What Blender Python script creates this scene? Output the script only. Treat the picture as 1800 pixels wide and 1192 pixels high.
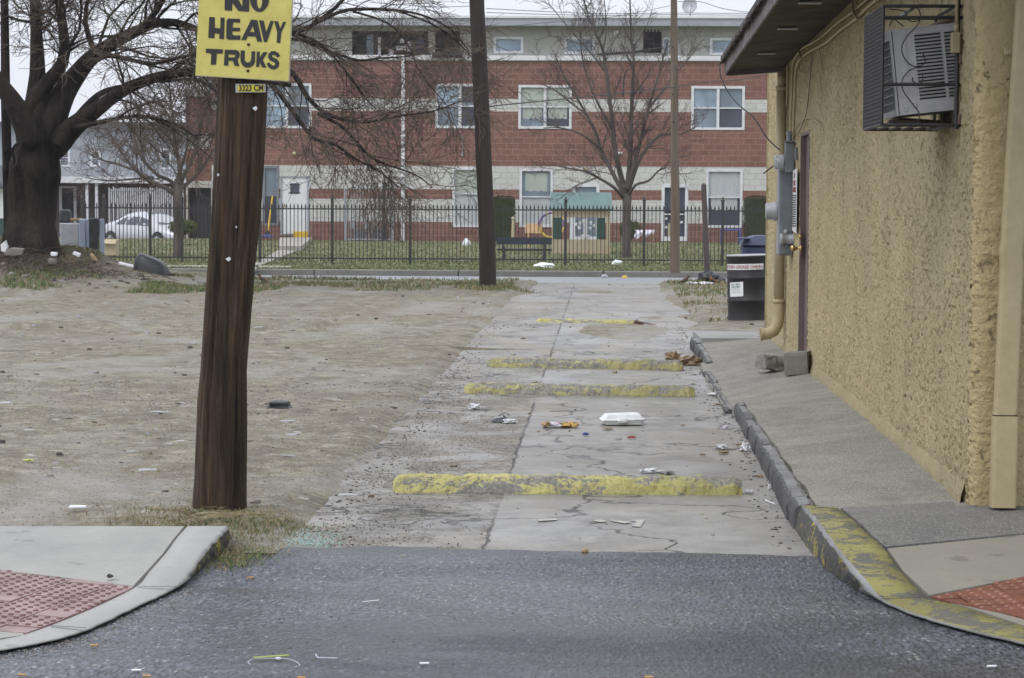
import bpy, math, random
from mathutils import Vector, Matrix, noise
PI = math.pi
scene = bpy.context.scene
COL = scene.collection
for o in list(bpy.data.objects):
    bpy.data.objects.remove(o)

# ------------------------------------------------------------------ camera
FPX, CX, CY = 4000.0, 900.0, 596.0          # focal length and centre, in photograph pixels
EYE = Vector((0, 0, 1.6))
cam_rot = (Matrix.Rotation(math.atan(160 / FPX), 3, 'Z') @
           Matrix.Rotation(PI / 2 - math.atan(246 / FPX), 3, 'X') @
           Matrix.Rotation(0.005, 3, 'Z'))
cd = bpy.data.cameras.new('camera')
cd.sensor_width = 36; cd.lens = FPX / 1800 * 36
cd.clip_start = 0.1; cd.clip_end = 2000
cd.dof.use_dof = True; cd.dof.focus_distance = 13.5; cd.dof.aperture_fstop = 22
camera = bpy.data.objects.new('camera', cd); COL.objects.link(camera)
camera.location = EYE; camera.rotation_euler = cam_rot.to_euler()
scene.camera = camera

# ------------------------------------------------------------------ light: overcast sky
SUN_EL, SUN_AZ = math.radians(52), math.radians(-130)     # high soft sun, behind the camera to the left
world = bpy.data.worlds.new('World'); scene.world = world; world.use_nodes = True
wn, wl = world.node_tree.nodes, world.node_tree.links
bg = wn['Background']
sky = wn.new('ShaderNodeTexSky'); sky.sky_type = 'NISHITA'; sky.sun_disc = False
sky.sun_elevation = SUN_EL; sky.sun_rotation = SUN_AZ
sky.air_density = 1.0; sky.dust_density = 4.0; sky.ozone_density = 1.0
hs = wn.new('ShaderNodeHueSaturation'); hs.inputs['Saturation'].default_value = 0.35
wl.new(sky.outputs[0], hs.inputs['Color'])
mx = wn.new('ShaderNodeMix'); mx.data_type = 'RGBA'; mx.inputs[0].default_value = 0.8
mx.inputs[7].default_value = (7.6, 7.9, 8.7, 1)
# overcast cloud cover is brighter overhead than at the horizon
tcw = wn.new('ShaderNodeTexCoord'); sx = wn.new('ShaderNodeSeparateXYZ'); wl.new(tcw.outputs['Generated'], sx.inputs[0])
mr = wn.new('ShaderNodeMapRange'); mr.inputs[1].default_value = 0; mr.inputs[2].default_value = 1; mr.inputs[3].default_value = .98; mr.inputs[4].default_value = 1.75; wl.new(sx.outputs[2], mr.inputs[0])
gr = wn.new('ShaderNodeMix'); gr.data_type = 'RGBA'; gr.blend_type = 'MULTIPLY'; gr.inputs[0].default_value = 1; wl.new(mr.outputs[0], gr.inputs[7])
wl.new(hs.outputs[0], mx.inputs[6]); wl.new(mx.outputs[2], gr.inputs[6]); wl.new(gr.outputs[2], bg.inputs[0])
bg.inputs[1].default_value = 0.1
sd = bpy.data.lights.new('sun', 'SUN'); sd.energy = 0.6; sd.angle = math.radians(25); sd.color = (1, .97, .92)
sun = bpy.data.objects.new('sun', sd); COL.objects.link(sun)
sun.rotation_euler = (PI / 2 - SUN_EL, 0, math.radians(-35)); sun.location = (0, 0, 30)
scene.view_settings.view_transform = 'Standard'; scene.view_settings.look = 'None'
scene.view_settings.exposure = 0.38; scene.view_settings.gamma = 1

# ------------------------------------------------------------------ rays through photograph pixels
def ray(px, py): return cam_rot @ Vector(((px - CX) / FPX, -(py - CY) / FPX, -1))
def G(px, py, z=0.0):
    d = ray(px, py); return EYE + d * ((z - EYE.z) / d.z)
def YP(px, py, y):
    d = ray(px, py); return EYE + d * (y / d.y)
def XP(px, py, x):
    d = ray(px, py); return EYE + d * (x / d.x)
def lerp(a, b, t): return a + (b - a) * t
def sstep(a, b, x):
    t = max(0.0, min(1.0, (x - a) / (b - a))); return t * t * (3 - 2 * t)
def nz(x, y, z=0.0): return noise.noise(Vector((x, y, z)))
def fb(x, y, z=0.0, o=4): return noise.fractal(Vector((x, y, z)), 1.0, 2.0, o)

# ------------------------------------------------------------------ mesh builder
class MB:
    def __init__(s): s.v = []; s.f = []; s.m = []; s.mi = 0
    def face(s, pts):
        n = len(s.v); s.v += [tuple(p) for p in pts]; s.f.append(tuple(range(n, n + len(pts)))); s.m.append(s.mi)
    def box(s, c, d, rot=None, taper=1.0, bev=0.0):
        c = Vector(c); hx, hy, hz = d[0] / 2, d[1] / 2, d[2] / 2
        n = len(s.v)
        b = min(bev, hx * .9, hy * .9, hz * .9)
        R = rot.to_3x3() if rot is not None else None
        def add(p):
            q = Vector(p)
            k = lerp(1, taper, (q.z + hz) / (2 * hz)); q.x *= k; q.y *= k
            if R: q = R @ q
            s.v.append(tuple(c + q))
        if b <= 0:
            for p in ((-hx,-hy,-hz),(hx,-hy,-hz),(hx,hy,-hz),(-hx,hy,-hz),(-hx,-hy,hz),(hx,-hy,hz),(hx,hy,hz),(-hx,hy,hz)): add(p)
            fs = ((0,3,2,1),(4,5,6,7),(0,1,5,4),(1,2,6,5),(2,3,7,6),(3,0,4,7))
            for f in fs: s.f.append(tuple(n + i for i in f)); s.m.append(s.mi)
        else:
            # chamfered box: 24 vertices
            idx = {}
            for sx in (-1,1):
                for sy in (-1,1):
                    for sz in (-1,1):
                        for ax in range(3):
                            p = [sx*(hx-b), sy*(hy-b), sz*(hz-b)]
                            p[ax] = (sx*hx, sy*hy, sz*hz)[ax]
                            idx[(sx,sy,sz,ax)] = len(s.v); add(p)
            def F(*k): s.f.append(tuple(idx[i] for i in k)); s.m.append(s.mi)
            for a in (-1,1):
                q = ((-1,-1),(1,-1),(1,1),(-1,1))
                F(*[(a,u,v,0) for u,v in q]); F(*[(u,a,v,1) for u,v in q]); F(*[(u,v,a,2) for u,v in q])
                for c2 in (-1,1):
                    F((-1,a,c2,1),(1,a,c2,1),(1,a,c2,2),(-1,a,c2,2))
                    F((a,-1,c2,0),(a,1,c2,0),(a,1,c2,2),(a,-1,c2,2))
                    F((a,c2,-1,0),(a,c2,1,0),(a,c2,1,1),(a,c2,-1,1))
                    for d2 in (-1,1): F((a,c2,d2,0),(a,c2,d2,1),(a,c2,d2,2))
    def b2(s, p, q):
        s.box([(p[i] + q[i]) / 2 for i in range(3)], [abs(q[i] - p[i]) for i in range(3)])
    def tube(s, pts, r, sides=8, cap=True):
        pts = [Vector(p) for p in pts]; k = len(pts)
        rs = r if isinstance(r, (list, tuple)) else [r] * k
        n0 = len(s.v); ref = None
        for i, p in enumerate(pts):
            t = (pts[min(i + 1, k - 1)] - pts[max(i - 1, 0)])
            if t.length < 1e-9: t = Vector((0, 0, 1))
            t.normalize()
            if ref is None:
                ref = Vector((1, 0, 0)) if abs(t.x) < .8 else Vector((0, 1, 0))
            a = (ref - t * ref.dot(t))
            if a.length < 1e-4: a = t.orthogonal()
            a.normalize(); ref = a; b = t.cross(a)
            for j in range(sides):
                an = 2 * PI * j / sides
                s.v.append(tuple(p + (a * math.cos(an) + b * math.sin(an)) * rs[i]))
        for i in range(k - 1):
            for j in range(sides):
                j2 = (j + 1) % sides
                s.f.append((n0 + i*sides + j, n0 + i*sides + j2, n0 + (i+1)*sides + j2, n0 + (i+1)*sides + j)); s.m.append(s.mi)
        if cap:
            s.f.append(tuple(n0 + j for j in range(sides))[::-1]); s.m.append(s.mi)
            s.f.append(tuple(n0 + (k-1)*sides + j for j in range(sides))); s.m.append(s.mi)
    def lathe(s, prof, c=(0,0,0), sides=24, rot=None, sx=1, sy=1):
        c = Vector(c); n0 = len(s.v)
        for r, z in prof:
            for j in range(sides):
                an = 2 * PI * j / sides; q = Vector((r * math.cos(an) * sx, r * math.sin(an) * sy, z))
                if rot is not None: q = rot.to_3x3() @ q
                s.v.append(tuple(c + q))
        for i in range(len(prof) - 1):
            for j in range(sides):
                j2 = (j + 1) % sides
                s.f.append((n0 + i*sides + j, n0 + i*sides + j2, n0 + (i+1)*sides + j2, n0 + (i+1)*sides + j)); s.m.append(s.mi)
        s.f.append(tuple(n0 + j for j in range(sides))[::-1]); s.m.append(s.mi)
        s.f.append(tuple(n0 + (len(prof)-1)*sides + j for j in range(sides))); s.m.append(s.mi)
    def prism(s, poly, off):
        off = Vector(off); a = [Vector(p) for p in poly]; b = [p + off for p in a]
        s.face(a); s.face(b[::-1])
        for i in range(len(a)):
            j = (i + 1) % len(a); s.face([a[j], a[i], b[i], b[j]])
    def grid(s, rows, smooth=True):
        n0 = len(s.v); w = len(rows[0])
        for r in rows: s.v += [tuple(p) for p in r]
        for i in range(len(rows) - 1):
            for j in range(w - 1):
                a = n0 + i*w + j
                s.f.append((a, a+1, a+1+w, a+w)); s.m.append(s.mi)
    def blob(s, c, d, seed=0, amp=.25, nu=12, nv=8, flat=True, fr=1.5, rot=None):
        rows = []
        for i in range(nv + 1):
            th = PI * i / nv; row = []
            for j in range(nu + 1):
                ph = 2 * PI * (j % nu) / nu
                u = Vector((math.sin(th) * math.cos(ph), math.sin(th) * math.sin(ph), math.cos(th)))
                k = 1 + amp * nz(u.x * fr + seed * 7.3, u.y * fr + seed * 3.1, u.z * fr) * 2
                p = Vector((u.x * d[0] * k, u.y * d[1] * k, u.z * d[2] * k))
                if flat and p.z < -d[2] * .6: p.z = -d[2] * .6
                if rot: p = rot.to_3x3() @ p
                row.append(p + Vector(c))
            rows.append(row)
        s.grid(rows)
    def build(s, name, mats, parent=None, smooth=False, origin=None, **tags):
        if not isinstance(mats, (list, tuple)): mats = [mats]
        po = Vector((0, 0, 0))
        if parent is not None:
            q = parent
            while q is not None: po += q.location; q = q.parent
        if parent is None and origin is None and s.v:
            xs = [v[0] for v in s.v]; ys = [v[1] for v in s.v]; zs = [v[2] for v in s.v]
            origin = ((min(xs)+max(xs))/2, (min(ys)+max(ys))/2, min(zs))
        org = Vector(origin) if (parent is None and origin is not None) else Vector((0, 0, 0))
        off = po + org
        me = bpy.data.meshes.new(name)
        me.from_pydata([(v[0]-off.x, v[1]-off.y, v[2]-off.z) for v in s.v], [], s.f)
        for m in mats: me.materials.append(m)
        if len(mats) > 1: me.polygons.foreach_set('material_index', s.m)
        if smooth: me.polygons.foreach_set('use_smooth', [True] * len(s.f))
        me.update()
        o = bpy.data.objects.new(name, me); COL.objects.link(o)
        if parent is not None: o.parent = parent
        else: o.location = org
        tag(o, **tags)
        return o

def tag(o, label=None, cat=None, group=None, kind=None):
    if label: o['label'] = label
    if cat: o['category'] = cat
    if group: o['group'] = group
    if kind: o['kind'] = kind
    return o
def thing(name, loc, label, cat, group=None):
    o = bpy.data.objects.new(name, None); COL.objects.link(o); o.location = loc; o.empty_display_size = .1
    return tag(o, label, cat, group)
def struct(name, mb, m, smooth=False): return mb.build(name, m, smooth=smooth, origin=(0,0,0), kind='structure')

def text_mesh(mb, txt, size, origin, right, up, depth=.001, bold=0.0, align='LEFT', stretch=1.0):
    """adds lettering (built-in font, converted to mesh) to mb; origin/right/up are world vectors"""
    cu = bpy.data.curves.new('t', 'FONT'); cu.body = txt; cu.size = size; cu.extrude = depth; cu.offset = bold
    cu.align_x = align; cu.resolution_u = 3
    ob = bpy.data.objects.new('t', cu); COL.objects.link(ob)
    dg = bpy.context.evaluated_depsgraph_get(); me = ob.evaluated_get(dg).to_mesh()
    right = Vector(right).normalized(); up = Vector(up).normalized(); n = right.cross(up)
    n0 = len(mb.v)
    for v in me.vertices: mb.v.append(tuple(Vector(origin) + right * v.co.x * stretch + up * v.co.y + n * v.co.z))
    for p in me.polygons: mb.f.append(tuple(n0 + i for i in p.vertices)); mb.m.append(mb.mi)
    bpy.data.objects.remove(ob); bpy.data.curves.remove(cu)

# ------------------------------------------------------------------ materials
class NT:
    def __init__(s, name):
        s.mat = bpy.data.materials.new(name); s.mat.use_nodes = True
        s.n = s.mat.node_tree.nodes; s.l = s.mat.node_tree.links; s.b = s.n['Principled BSDF']
        s.tc = s.n.new('ShaderNodeTexCoord')
    def coord(s, stretch=(1,1,1), rot=(0,0,0)):
        mp = s.n.new('ShaderNodeMapping'); mp.inputs['Scale'].default_value = stretch; mp.inputs['Rotation'].default_value = rot
        s.l.new(s.tc.outputs['Object'], mp.inputs[0]); return mp.outputs[0]
    def noise(s, scale, detail=4, rough=.55, vec=None, dist=0.0):
        t = s.n.new('ShaderNodeTexNoise'); t.inputs['Scale'].default_value = scale; t.inputs['Detail'].default_value = detail
        t.inputs['Roughness'].default_value = rough; t.inputs['Distortion'].default_value = dist
        s.l.new(vec if vec is not None else s.tc.outputs['Object'], t.inputs['Vector']); return t.outputs[0]
    def voro(s, scale, feat='F1', vec=None, out=0, rnd=1.0):
        t = s.n.new('ShaderNodeTexVoronoi'); t.feature = feat; t.inputs['Scale'].default_value = scale
        t.inputs['Randomness'].default_value = rnd
        s.l.new(vec if vec is not None else s.tc.outputs['Object'], t.inputs['Vector']); return t.outputs[out]
    def ramp(s, fac, stops, interp='LINEAR'):
        r = s.n.new('ShaderNodeValToRGB'); cr = r.color_ramp; cr.interpolation = interp
        while len(cr.elements) > 1: cr.elements.remove(cr.elements[-1])
        for i, (p, c) in enumerate(stops):
            e = cr.elements[0] if i == 0 else cr.elements.new(p)
            e.position = p; e.color = (c[0], c[1], c[2], 1) if isinstance(c, (tuple, list)) else (c, c, c, 1)
        s.l.new(fac, r.inputs[0]); return r.outputs[0]
    def mix(s, fac, a, b, mode='MIX'):
        m = s.n.new('ShaderNodeMix'); m.data_type = 'RGBA'; m.blend_type = mode
        for i, x in ((0, fac), (6, a), (7, b)):
            if isinstance(x, (int, float)): m.inputs[i].default_value = x if i == 0 else (x, x, x, 1)
            elif isinstance(x, (tuple, list)): m.inputs[i].default_value = (x[0], x[1], x[2], 1)
            else: s.l.new(x, m.inputs[i])
        return m.outputs[2]
    def math(s, op, a, b=0.0):
        m = s.n.new('ShaderNodeMath'); m.operation = op
        for i, x in ((0, a), (1, b)):
            if isinstance(x, (int, float)): m.inputs[i].default_value = x
            else: s.l.new(x, m.inputs[i])
        return m.outputs[0]
    def xyz(s):
        m = s.n.new('ShaderNodeSeparateXYZ'); s.l.new(s.tc.outputs['Object'], m.inputs[0]); return m.outputs
    def bump(s, h, strength=.5, dist=.01, prev=None):
        b = s.n.new('ShaderNodeBump'); b.inputs['Strength'].default_value = strength; b.inputs['Distance'].default_value = dist
        s.l.new(h, b.inputs['Height'])
        if prev is not None: s.l.new(prev, b.inputs['Normal'])
        return b.outputs[0]
    def done(s, col=None, rough=None, normal=None, metallic=0, spec=None):
        if col is not None:
            if isinstance(col, (tuple, list)): s.b.inputs['Base Color'].default_value = (col[0], col[1], col[2], 1)
            else: s.l.new(col, s.b.inputs['Base Color'])
        if rough is not None:
            if isinstance(rough, (int, float)): s.b.inputs['Roughness'].default_value = rough
            else: s.l.new(rough, s.b.inputs['Roughness'])
        if normal is not None: s.l.new(normal, s.b.inputs['Normal'])
        s.b.inputs['Metallic'].default_value = metallic
        if spec is not None: s.b.inputs['Specular IOR Level'].default_value = spec
        return s.mat

def simple(name, c1, c2=None, scale=3.0, rough=.7, bs=.3, bscale=None, bd=.005, metallic=0, stretch=(1,1,1), spec=None, lo=.35, hi=.65):
    t = NT(name); c2 = c2 or tuple(x * .72 for x in c1)
    v = t.coord(stretch)
    n1 = t.noise(scale, 6, .65, v)
    col = t.mix(t.ramp(n1, [(lo, 0.0), (hi, 1.0)]), c1, c2)
    n2 = t.noise(bscale or scale * 8, 4, .6, v)
    col = t.mix(t.ramp(n2, [(.3, 0.0), (.7, .35)]), col, tuple(x * .7 for x in c1))
    r = t.ramp(n1, [(.2, max(0, rough - .12)), (.8, min(1, rough + .12))])
    return t.done(col, r, t.bump(n2, bs, bd), metallic, spec)

M = {}
M['black_metal'] = simple('black_metal', (.03,.03,.033), (.05,.045,.043), 6, .6, .2)
M['white_frame'] = simple('white_frame', (.72,.74,.76), (.6,.61,.63), 4, .5, .1)
M['white_paint'] = simple('white_paint', (.76,.77,.78), (.64,.65,.66), 2.5, .55, .1)
M['grey_metal'] = simple('grey_metal', (.24,.26,.29), (.17,.185,.21), 5, .42, .15, metallic=.3)
M['grey_metal_light'] = simple('grey_metal_light', (.42,.43,.45), (.3,.31,.33), 5, .45, .15, metallic=.2)
M['maroon'] = simple('maroon', (.17,.125,.12), (.12,.085,.082), 4, .5, .2)
M['brass'] = simple('brass', (.6,.45,.16), (.4,.28,.1), 9, .3, .1, metallic=.9)
M['cardboard'] = simple('cardboard', (.4,.28,.15), (.28,.19,.1), 3, .9, .3)
M['foam'] = simple('foam', (.78,.79,.8), (.66,.67,.68), 20, .6, .3, 60, .002)
M['paper_white'] = simple('paper_white', (.72,.73,.75), (.55,.56,.58), 15, .8, .4, 50, .004)
M['paper_brown'] = simple('paper_brown', (.30,.215,.13), (.19,.135,.08), 12, .8, .5, 40, .006)
M['black_plastic'] = simple('black_plastic', (.02,.021,.026), (.045,.047,.055), 5, .42, .3, 14, .02)
M['blue_plastic'] = simple('blue_plastic', (.028,.038,.09), (.045,.055,.11), 4, .5, .2)
M['green_dark'] = simple('green_dark', (.02,.06,.05), (.035,.08,.065), 5, .6, .1)
M['beige_plastic'] = simple('beige_plastic', (.47,.4,.27), (.4,.33,.22), 2, .6, .15)
M['teal_roof'] = simple('teal_roof', (.13,.21,.2), (.1,.165,.16), 3, .6, .2)
M['purple_blue'] = simple('purple_blue', (.09,.1,.33), (.06,.07,.22), 5, .5, .1)
M['yellow_plastic'] = simple('yellow_plastic', (.75,.5,.03), (.6,.38,.03), 5, .5, .1)
M['red_plastic'] = simple('red_plastic', (.35,.04,.04), (.25,.03,.03), 5, .5, .1)
M['orange_print'] = simple('orange_print', (.65,.32,.12), (.7,.6,.4), 6, .6, .1, 12)
M['cloth'] = simple('cloth', (.66,.64,.7), (.5,.48,.56), 8, .9, .5, 30, .01)
M['rubber'] = simple('rubber', (.018,.018,.02), (.03,.03,.032), 8, .75, .2)
M['dark_void'] = simple('dark_void', (.02,.02,.024), (.035,.035,.04), 3, .7, .1)
M['rust'] = simple('rust', (.12,.05,.025), (.3,.26,.24), 9, .75, .5)
M['blind'] = simple('blind', (.42,.46,.42), (.36,.4,.36), 2, .8, .1)
M['curtain'] = simple('curtain', (.5,.52,.53), (.38,.4,.42), 6, .85, .3, stretch=(6,1,.5))
M['bird'] = simple('bird', (.06,.045,.04), (.1,.06,.04), 30, .8, .2)
def glass(name, c, rough=.12):
    t = NT(name); n = t.noise(1.3, 3, .5)
    return t.done(t.mix(t.ramp(n, [(.3,0.0),(.7,1.0)]), c, tuple(x*1.7 for x in c)), rough, None, 0, .5)
M['glass_dark'] = glass('glass_dark', (.045,.05,.07))
M['glass_mid'] = glass('glass_mid', (.13,.16,.19), .2)
M['glass_blue'] = glass('glass_blue', (.2,.26,.32), .25)

def m_wood(name, c1, c2, c3, fib=1.0):
    t = NT(name)
    v = t.coord((1, 1, .035)); v2 = t.coord((1,1,.12))
    n1 = t.noise(30 * fib, 7, .8, v); n2 = t.noise(9, 4, .6, v2); n3 = t.noise(120 * fib, 3, .6, v)
    col = t.mix(t.ramp(n1, [(.36, 0.0), (.62, 1.0)]), c1, c2)
    col = t.mix(t.ramp(n2, [(.5, 0.0), (.75, .75)]), col, c3)
    crack = t.ramp(n1, [(.30, 1.0), (.37, 0.0)])
    col = t.mix(crack, col, tuple(x * .25 for x in c1))
    h = t.mix(.5, n1, n3)
    return t.done(col, .62, t.bump(t.mix(crack, h, 0.0), 1.0, .04), spec=.3)
M['wood_near'] = m_wood('creosote_wood', (.024,.016,.010), (.115,.078,.046), (.012,.009,.006))
M['wood_far'] = m_wood('dark_pole_wood', (.028,.02,.018), (.05,.036,.032), (.018,.013,.012), .7)
M['wood_grey'] = m_wood('weathered_wood', (.14,.11,.08), (.22,.18,.135), (.09,.07,.05), .7)
M['bark_dark'] = simple('dark_bark', (.012,.010,.009), (.05,.041,.034), 5, .95, 1.0, 22, .06, stretch=(1,1,.25), spec=.15)
M['twig_dark'] = simple('dark_twig', (.10,.08,.064), (.14,.115,.09), 3, .9, .2, spec=.15)
M['bark_grey'] = simple('grey_bark', (.12,.105,.095), (.08,.07,.062), 5, .9, .8, 20, .03, stretch=(1,1,.25), spec=.2)
M['twig_grey'] = simple('grey_twig', (.115,.085,.08), (.08,.06,.055), 3, .9, .2, spec=.2)
# ================================================================== GROUND MATERIALS
def m_dirt():
    t = NT('bare_dirt')
    big = t.noise(.22, 4, .6); mid = t.noise(2.6, 8, .78); fine = t.noise(7.5, 7, .75); vf = t.noise(75, 4, .7)
    col = t.mix(t.ramp(mid, [(.40, 0.0), (.60, 1.0)]), (.27, .248, .185), (.155, .139, .104))
    col = t.mix(t.ramp(big, [(.50, 0.0), (.64, .35)]), col, (.22, .165, .125))
    col = t.mix(t.ramp(fine, [(.47, 0.0), (.62, .75)]), col, (.14, .12, .09))
    col = t.mix(t.ramp(t.noise(5.5, 6, .8), [(.53, 0.0), (.64, .8)]), col, (.37, .345, .28))
    col = t.mix(t.ramp(t.noise(.6, 6, .7, t.coord((1, .5, 1)), .5), [(.5, 0.0), (.62, .65)]), col, (.31, .30, .275))
    vc = t.voro(9, out=1); sep = t.ramp(vc, [(.86, 0.0), (.9, 1.0)], 'CONSTANT')
    peb = t.math('MULTIPLY', t.ramp(t.voro(9), [(.25, 1.0), (.3, 0.0)]), sep)
    col = t.mix(peb, col, (.42, .40, .38))
    col = t.mix(t.ramp(vf, [(.35, .55), (.5, 0.0)]), col, (.07, .056, .045))
    # grass film along the far verge and round the pole foot
    xyz = t.xyz(); gy = t.ramp(t.math('ADD', t.math('MULTIPLY', xyz[1], .02), t.math('MULTIPLY', t.noise(.7, 4), .14)), [(.83, 0.0), (.9, .8)])
    col = t.mix(t.math('MULTIPLY', gy, t.ramp(t.noise(2.5, 5, .7), [(.42, 0.0), (.6, 1.0)])), col, (.105, .12, .05))
    mk = t.math('MULTIPLY', t.ramp(t.math('ADD', t.math('MULTIPLY', xyz[0], -.05), t.math('MULTIPLY', t.noise(.8, 5, .7), .2)), [(.50, 0.0), (.56, 1.0)]), t.ramp(t.math('ADD', t.math('MULTIPLY', xyz[1], .02), t.math('MULTIPLY', t.noise(.9, 5, .7), .08)), [(.775, 0.0), (.80, .85)]))
    col = t.mix(mk, col, t.ramp(fine, [(.4, (.05, .036, .026)), (.6, (.13, .10, .07))]))
    h = t.mix(.35, t.mix(.5, mid, fine), vf)
    nrm = t.bump(h, .8, .022)
    return t.done(col, t.ramp(mid, [(.3, .72), (.7, .95)]), nrm, spec=.25)
M['dirt'] = m_dirt()

def m_alley():
    t = NT('alley_concrete')
    xyz = t.xyz()
    big = t.noise(.5, 4, .6); mid = t.noise(3.2, 6, .7); fine = t.noise(48, 5, .85, t.coord((1, .4, 1))); streak = t.noise(1.1, 7, .75, t.coord((1, .35, 1)))
    col = t.mix(t.ramp(mid, [(.35, 0.0), (.65, 1.0)]), (.325, .315, .295), (.225, .217, .20))
    # exposed worn aggregate on the left strip near the pole
    left = t.ramp(t.math('ADD', xyz[0], t.math('MULTIPLY', mid, .5)), [(-.35 + .5, 1.0), (-.15 + .5, 0.0)])
    leftx = t.math('MULTIPLY', t.math('LESS_THAN', xyz[0], -.53), t.ramp(t.noise(1.5, 7, .8, dist=.6), [(.45, 0.0), (.55, 1.0)]))
    leftx = t.math('MULTIPLY', leftx, t.ramp(t.math('ADD', t.math('MULTIPLY', xyz[1], 1 / 50), t.math('MULTIPLY', t.noise(.6, 4), .12)), [(.42, 1.0), (.5, .45)]))
    ag = t.ramp(fine, [(.42, (.05, .045, .04)), (.52, (.21, .19, .155)), (.66, (.40, .37, .31))])
    col = t.mix(leftx, col, ag)
    # dirt washed on to it
    dm = t.ramp(streak, [(.50, 0.0), (.60, 1.0)])
    yb = t.math('MULTIPLY', xyz[1], 1 / 50)
    where = t.ramp(yb, [(.18, .6), (.3, .5), (.42, .5), (.50, .95), (.62, .9), (.68, .7), (.9, .8)])
    col = t.mix(t.math('MULTIPLY', dm, where), col, (.26, .23, .18))
    # damp dark stains
    st = t.ramp(t.noise(1.7, 5, .7, t.coord((.8, .5, 1)), .8), [(.48, 0.0), (.62, .65)])
    col = t.mix(st, col, (.135, .13, .12))
    br = t.ramp(t.noise(.35, 5, .7, t.coord((1, .6, 1)), .4), [(.44, 0.0), (.62, .5)]); col = t.mix(br, col, (.20, .18, .145))
    # joints and cracks
    wob = t.math('MULTIPLY', t.math('SUBTRACT', t.noise(5, 5, .7), .5), .09)
    jx = t.math('MULTIPLY', t.math('LESS_THAN', t.math('ABSOLUTE', t.math('ADD', t.math('ADD', xyz[0], .535), wob)), .009), t.ramp(t.noise(.45, 3, .6), [(.42, .25), (.5, 1.0)]))
    wv = t.n.new('ShaderNodeVectorMath'); wv.operation = 'ADD'
    nn = t.n.new('ShaderNodeTexNoise'); nn.inputs['Scale'].default_value = 2.2; nn.inputs['Detail'].default_value = 5
    t.l.new(t.tc.outputs['Object'], nn.inputs['Vector'])
    sc = t.n.new('ShaderNodeVectorMath'); sc.operation = 'SCALE'; sc.inputs[3].default_value = .55
    t.l.new(nn.outputs[1], sc.inputs[0]); t.l.new(t.coord((.62, .34, 1)), wv.inputs[0]); t.l.new(sc.outputs[0], wv.inputs[1])
    ce = t.ramp(t.voro(1.15, 'DISTANCE_TO_EDGE', wv.outputs[0]), [(.006, 1.0), (.014, 0.0)])
    cm = t.math('MULTIPLY', ce, t.ramp(t.noise(.8, 3), [(.38, 0.0), (.46, 1.0)]))
    crack = t.math('MAXIMUM', jx, cm)
    for y0 in (19.2, 26.6, 32.6, 36.5):
        jy = t.math('LESS_THAN', t.math('ABSOLUTE', t.math('ADD', t.math('SUBTRACT', xyz[1], y0), t.math('MULTIPLY', wob, 2))), .03)
        crack = t.math('MAXIMUM', crack, t.math('MULTIPLY', jy, .8))
    col = t.mix(crack, col, (.05, .047, .04))
    col = t.mix(t.ramp(fine, [(.34, .6), (.44, 0.0)]), col, (.12, .115, .105))
    rg = t.ramp(t.noise(.9, 5, .65), [(.42, .33), (.62, .62)])
    rg = t.mix(leftx, rg, .75)
    h = t.mix(.5, mid, fine); h = t.mix(t.math('MULTIPLY', leftx, .7), t.mix(.55, h, .5), fine)
    h = t.mix(crack, h, 0.0)
    return t.done(col, rg, t.bump(h, .55, .02), spec=.45)
M['alley'] = m_alley()

def m_asphalt():
    t = NT('wet_asphalt')
    big = t.noise(.8, 5, .65, t.coord((.5, 1.2, 1))); gv = t.coord((1, .4, 1)); fine = t.noise(62, 5, .85, gv); v = t.voro(60, vec=gv)
    vc = t.voro(60, vec=gv, out=1)
    col = t.mix(t.ramp(fine, [(.42, 0.0), (.58, 1.0)]), (.009, .010, .013), (.13, .137, .163))
    st = t.math('MULTIPLY', t.ramp(vc, [(.80, 0.0), (.84, 1.0)]), t.ramp(v, [(.3, 1.0), (.5, 0.0)]))
    col = t.mix(st, col, (.26, .255, .25))
    col = t.mix(t.ramp(t.noise(2.2, 5, .7), [(.56, 0.0), (.7, .45)]), col, (.095, .088, .075))
    col = t.mix(t.ramp(t.noise(.55, 6, .7, t.coord((.6, 1.3, 1)), .7), [(.42, .65), (.56, 0.0)]), col, (.018, .018, .021))
    yv = t.xyz(); seam = t.ramp(t.math('ADD', t.math('MULTIPLY', yv[1], .05), t.math('MULTIPLY', t.noise(1.6, 5, .7), .03)), [(.511, 0.0), (.52, .55), (.53, .75)])
    col = t.mix(t.math('MULTIPLY', seam, t.math('GREATER_THAN', yv[1], 9.6)), col, (.016, .016, .018))
    gm = t.ramp(t.math('ADD', yv[1], t.math('MULTIPLY', t.noise(3, 5, .7), 1.2)), [(8.35 / 12, 1.0), (8.65 / 12, 0.0)])
    rg = t.ramp(big, [(.40, .20), (.60, .50)])
    return t.done(col, rg, t.bump(t.mix(.5, fine, v), .7, .010), spec=.5)
M['asphalt'] = m_asphalt()
M['street'] = simple('street_asphalt', (.30, .305, .32), (.24, .245, .255), 1.2, .4, .2, 30, .004)

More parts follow.
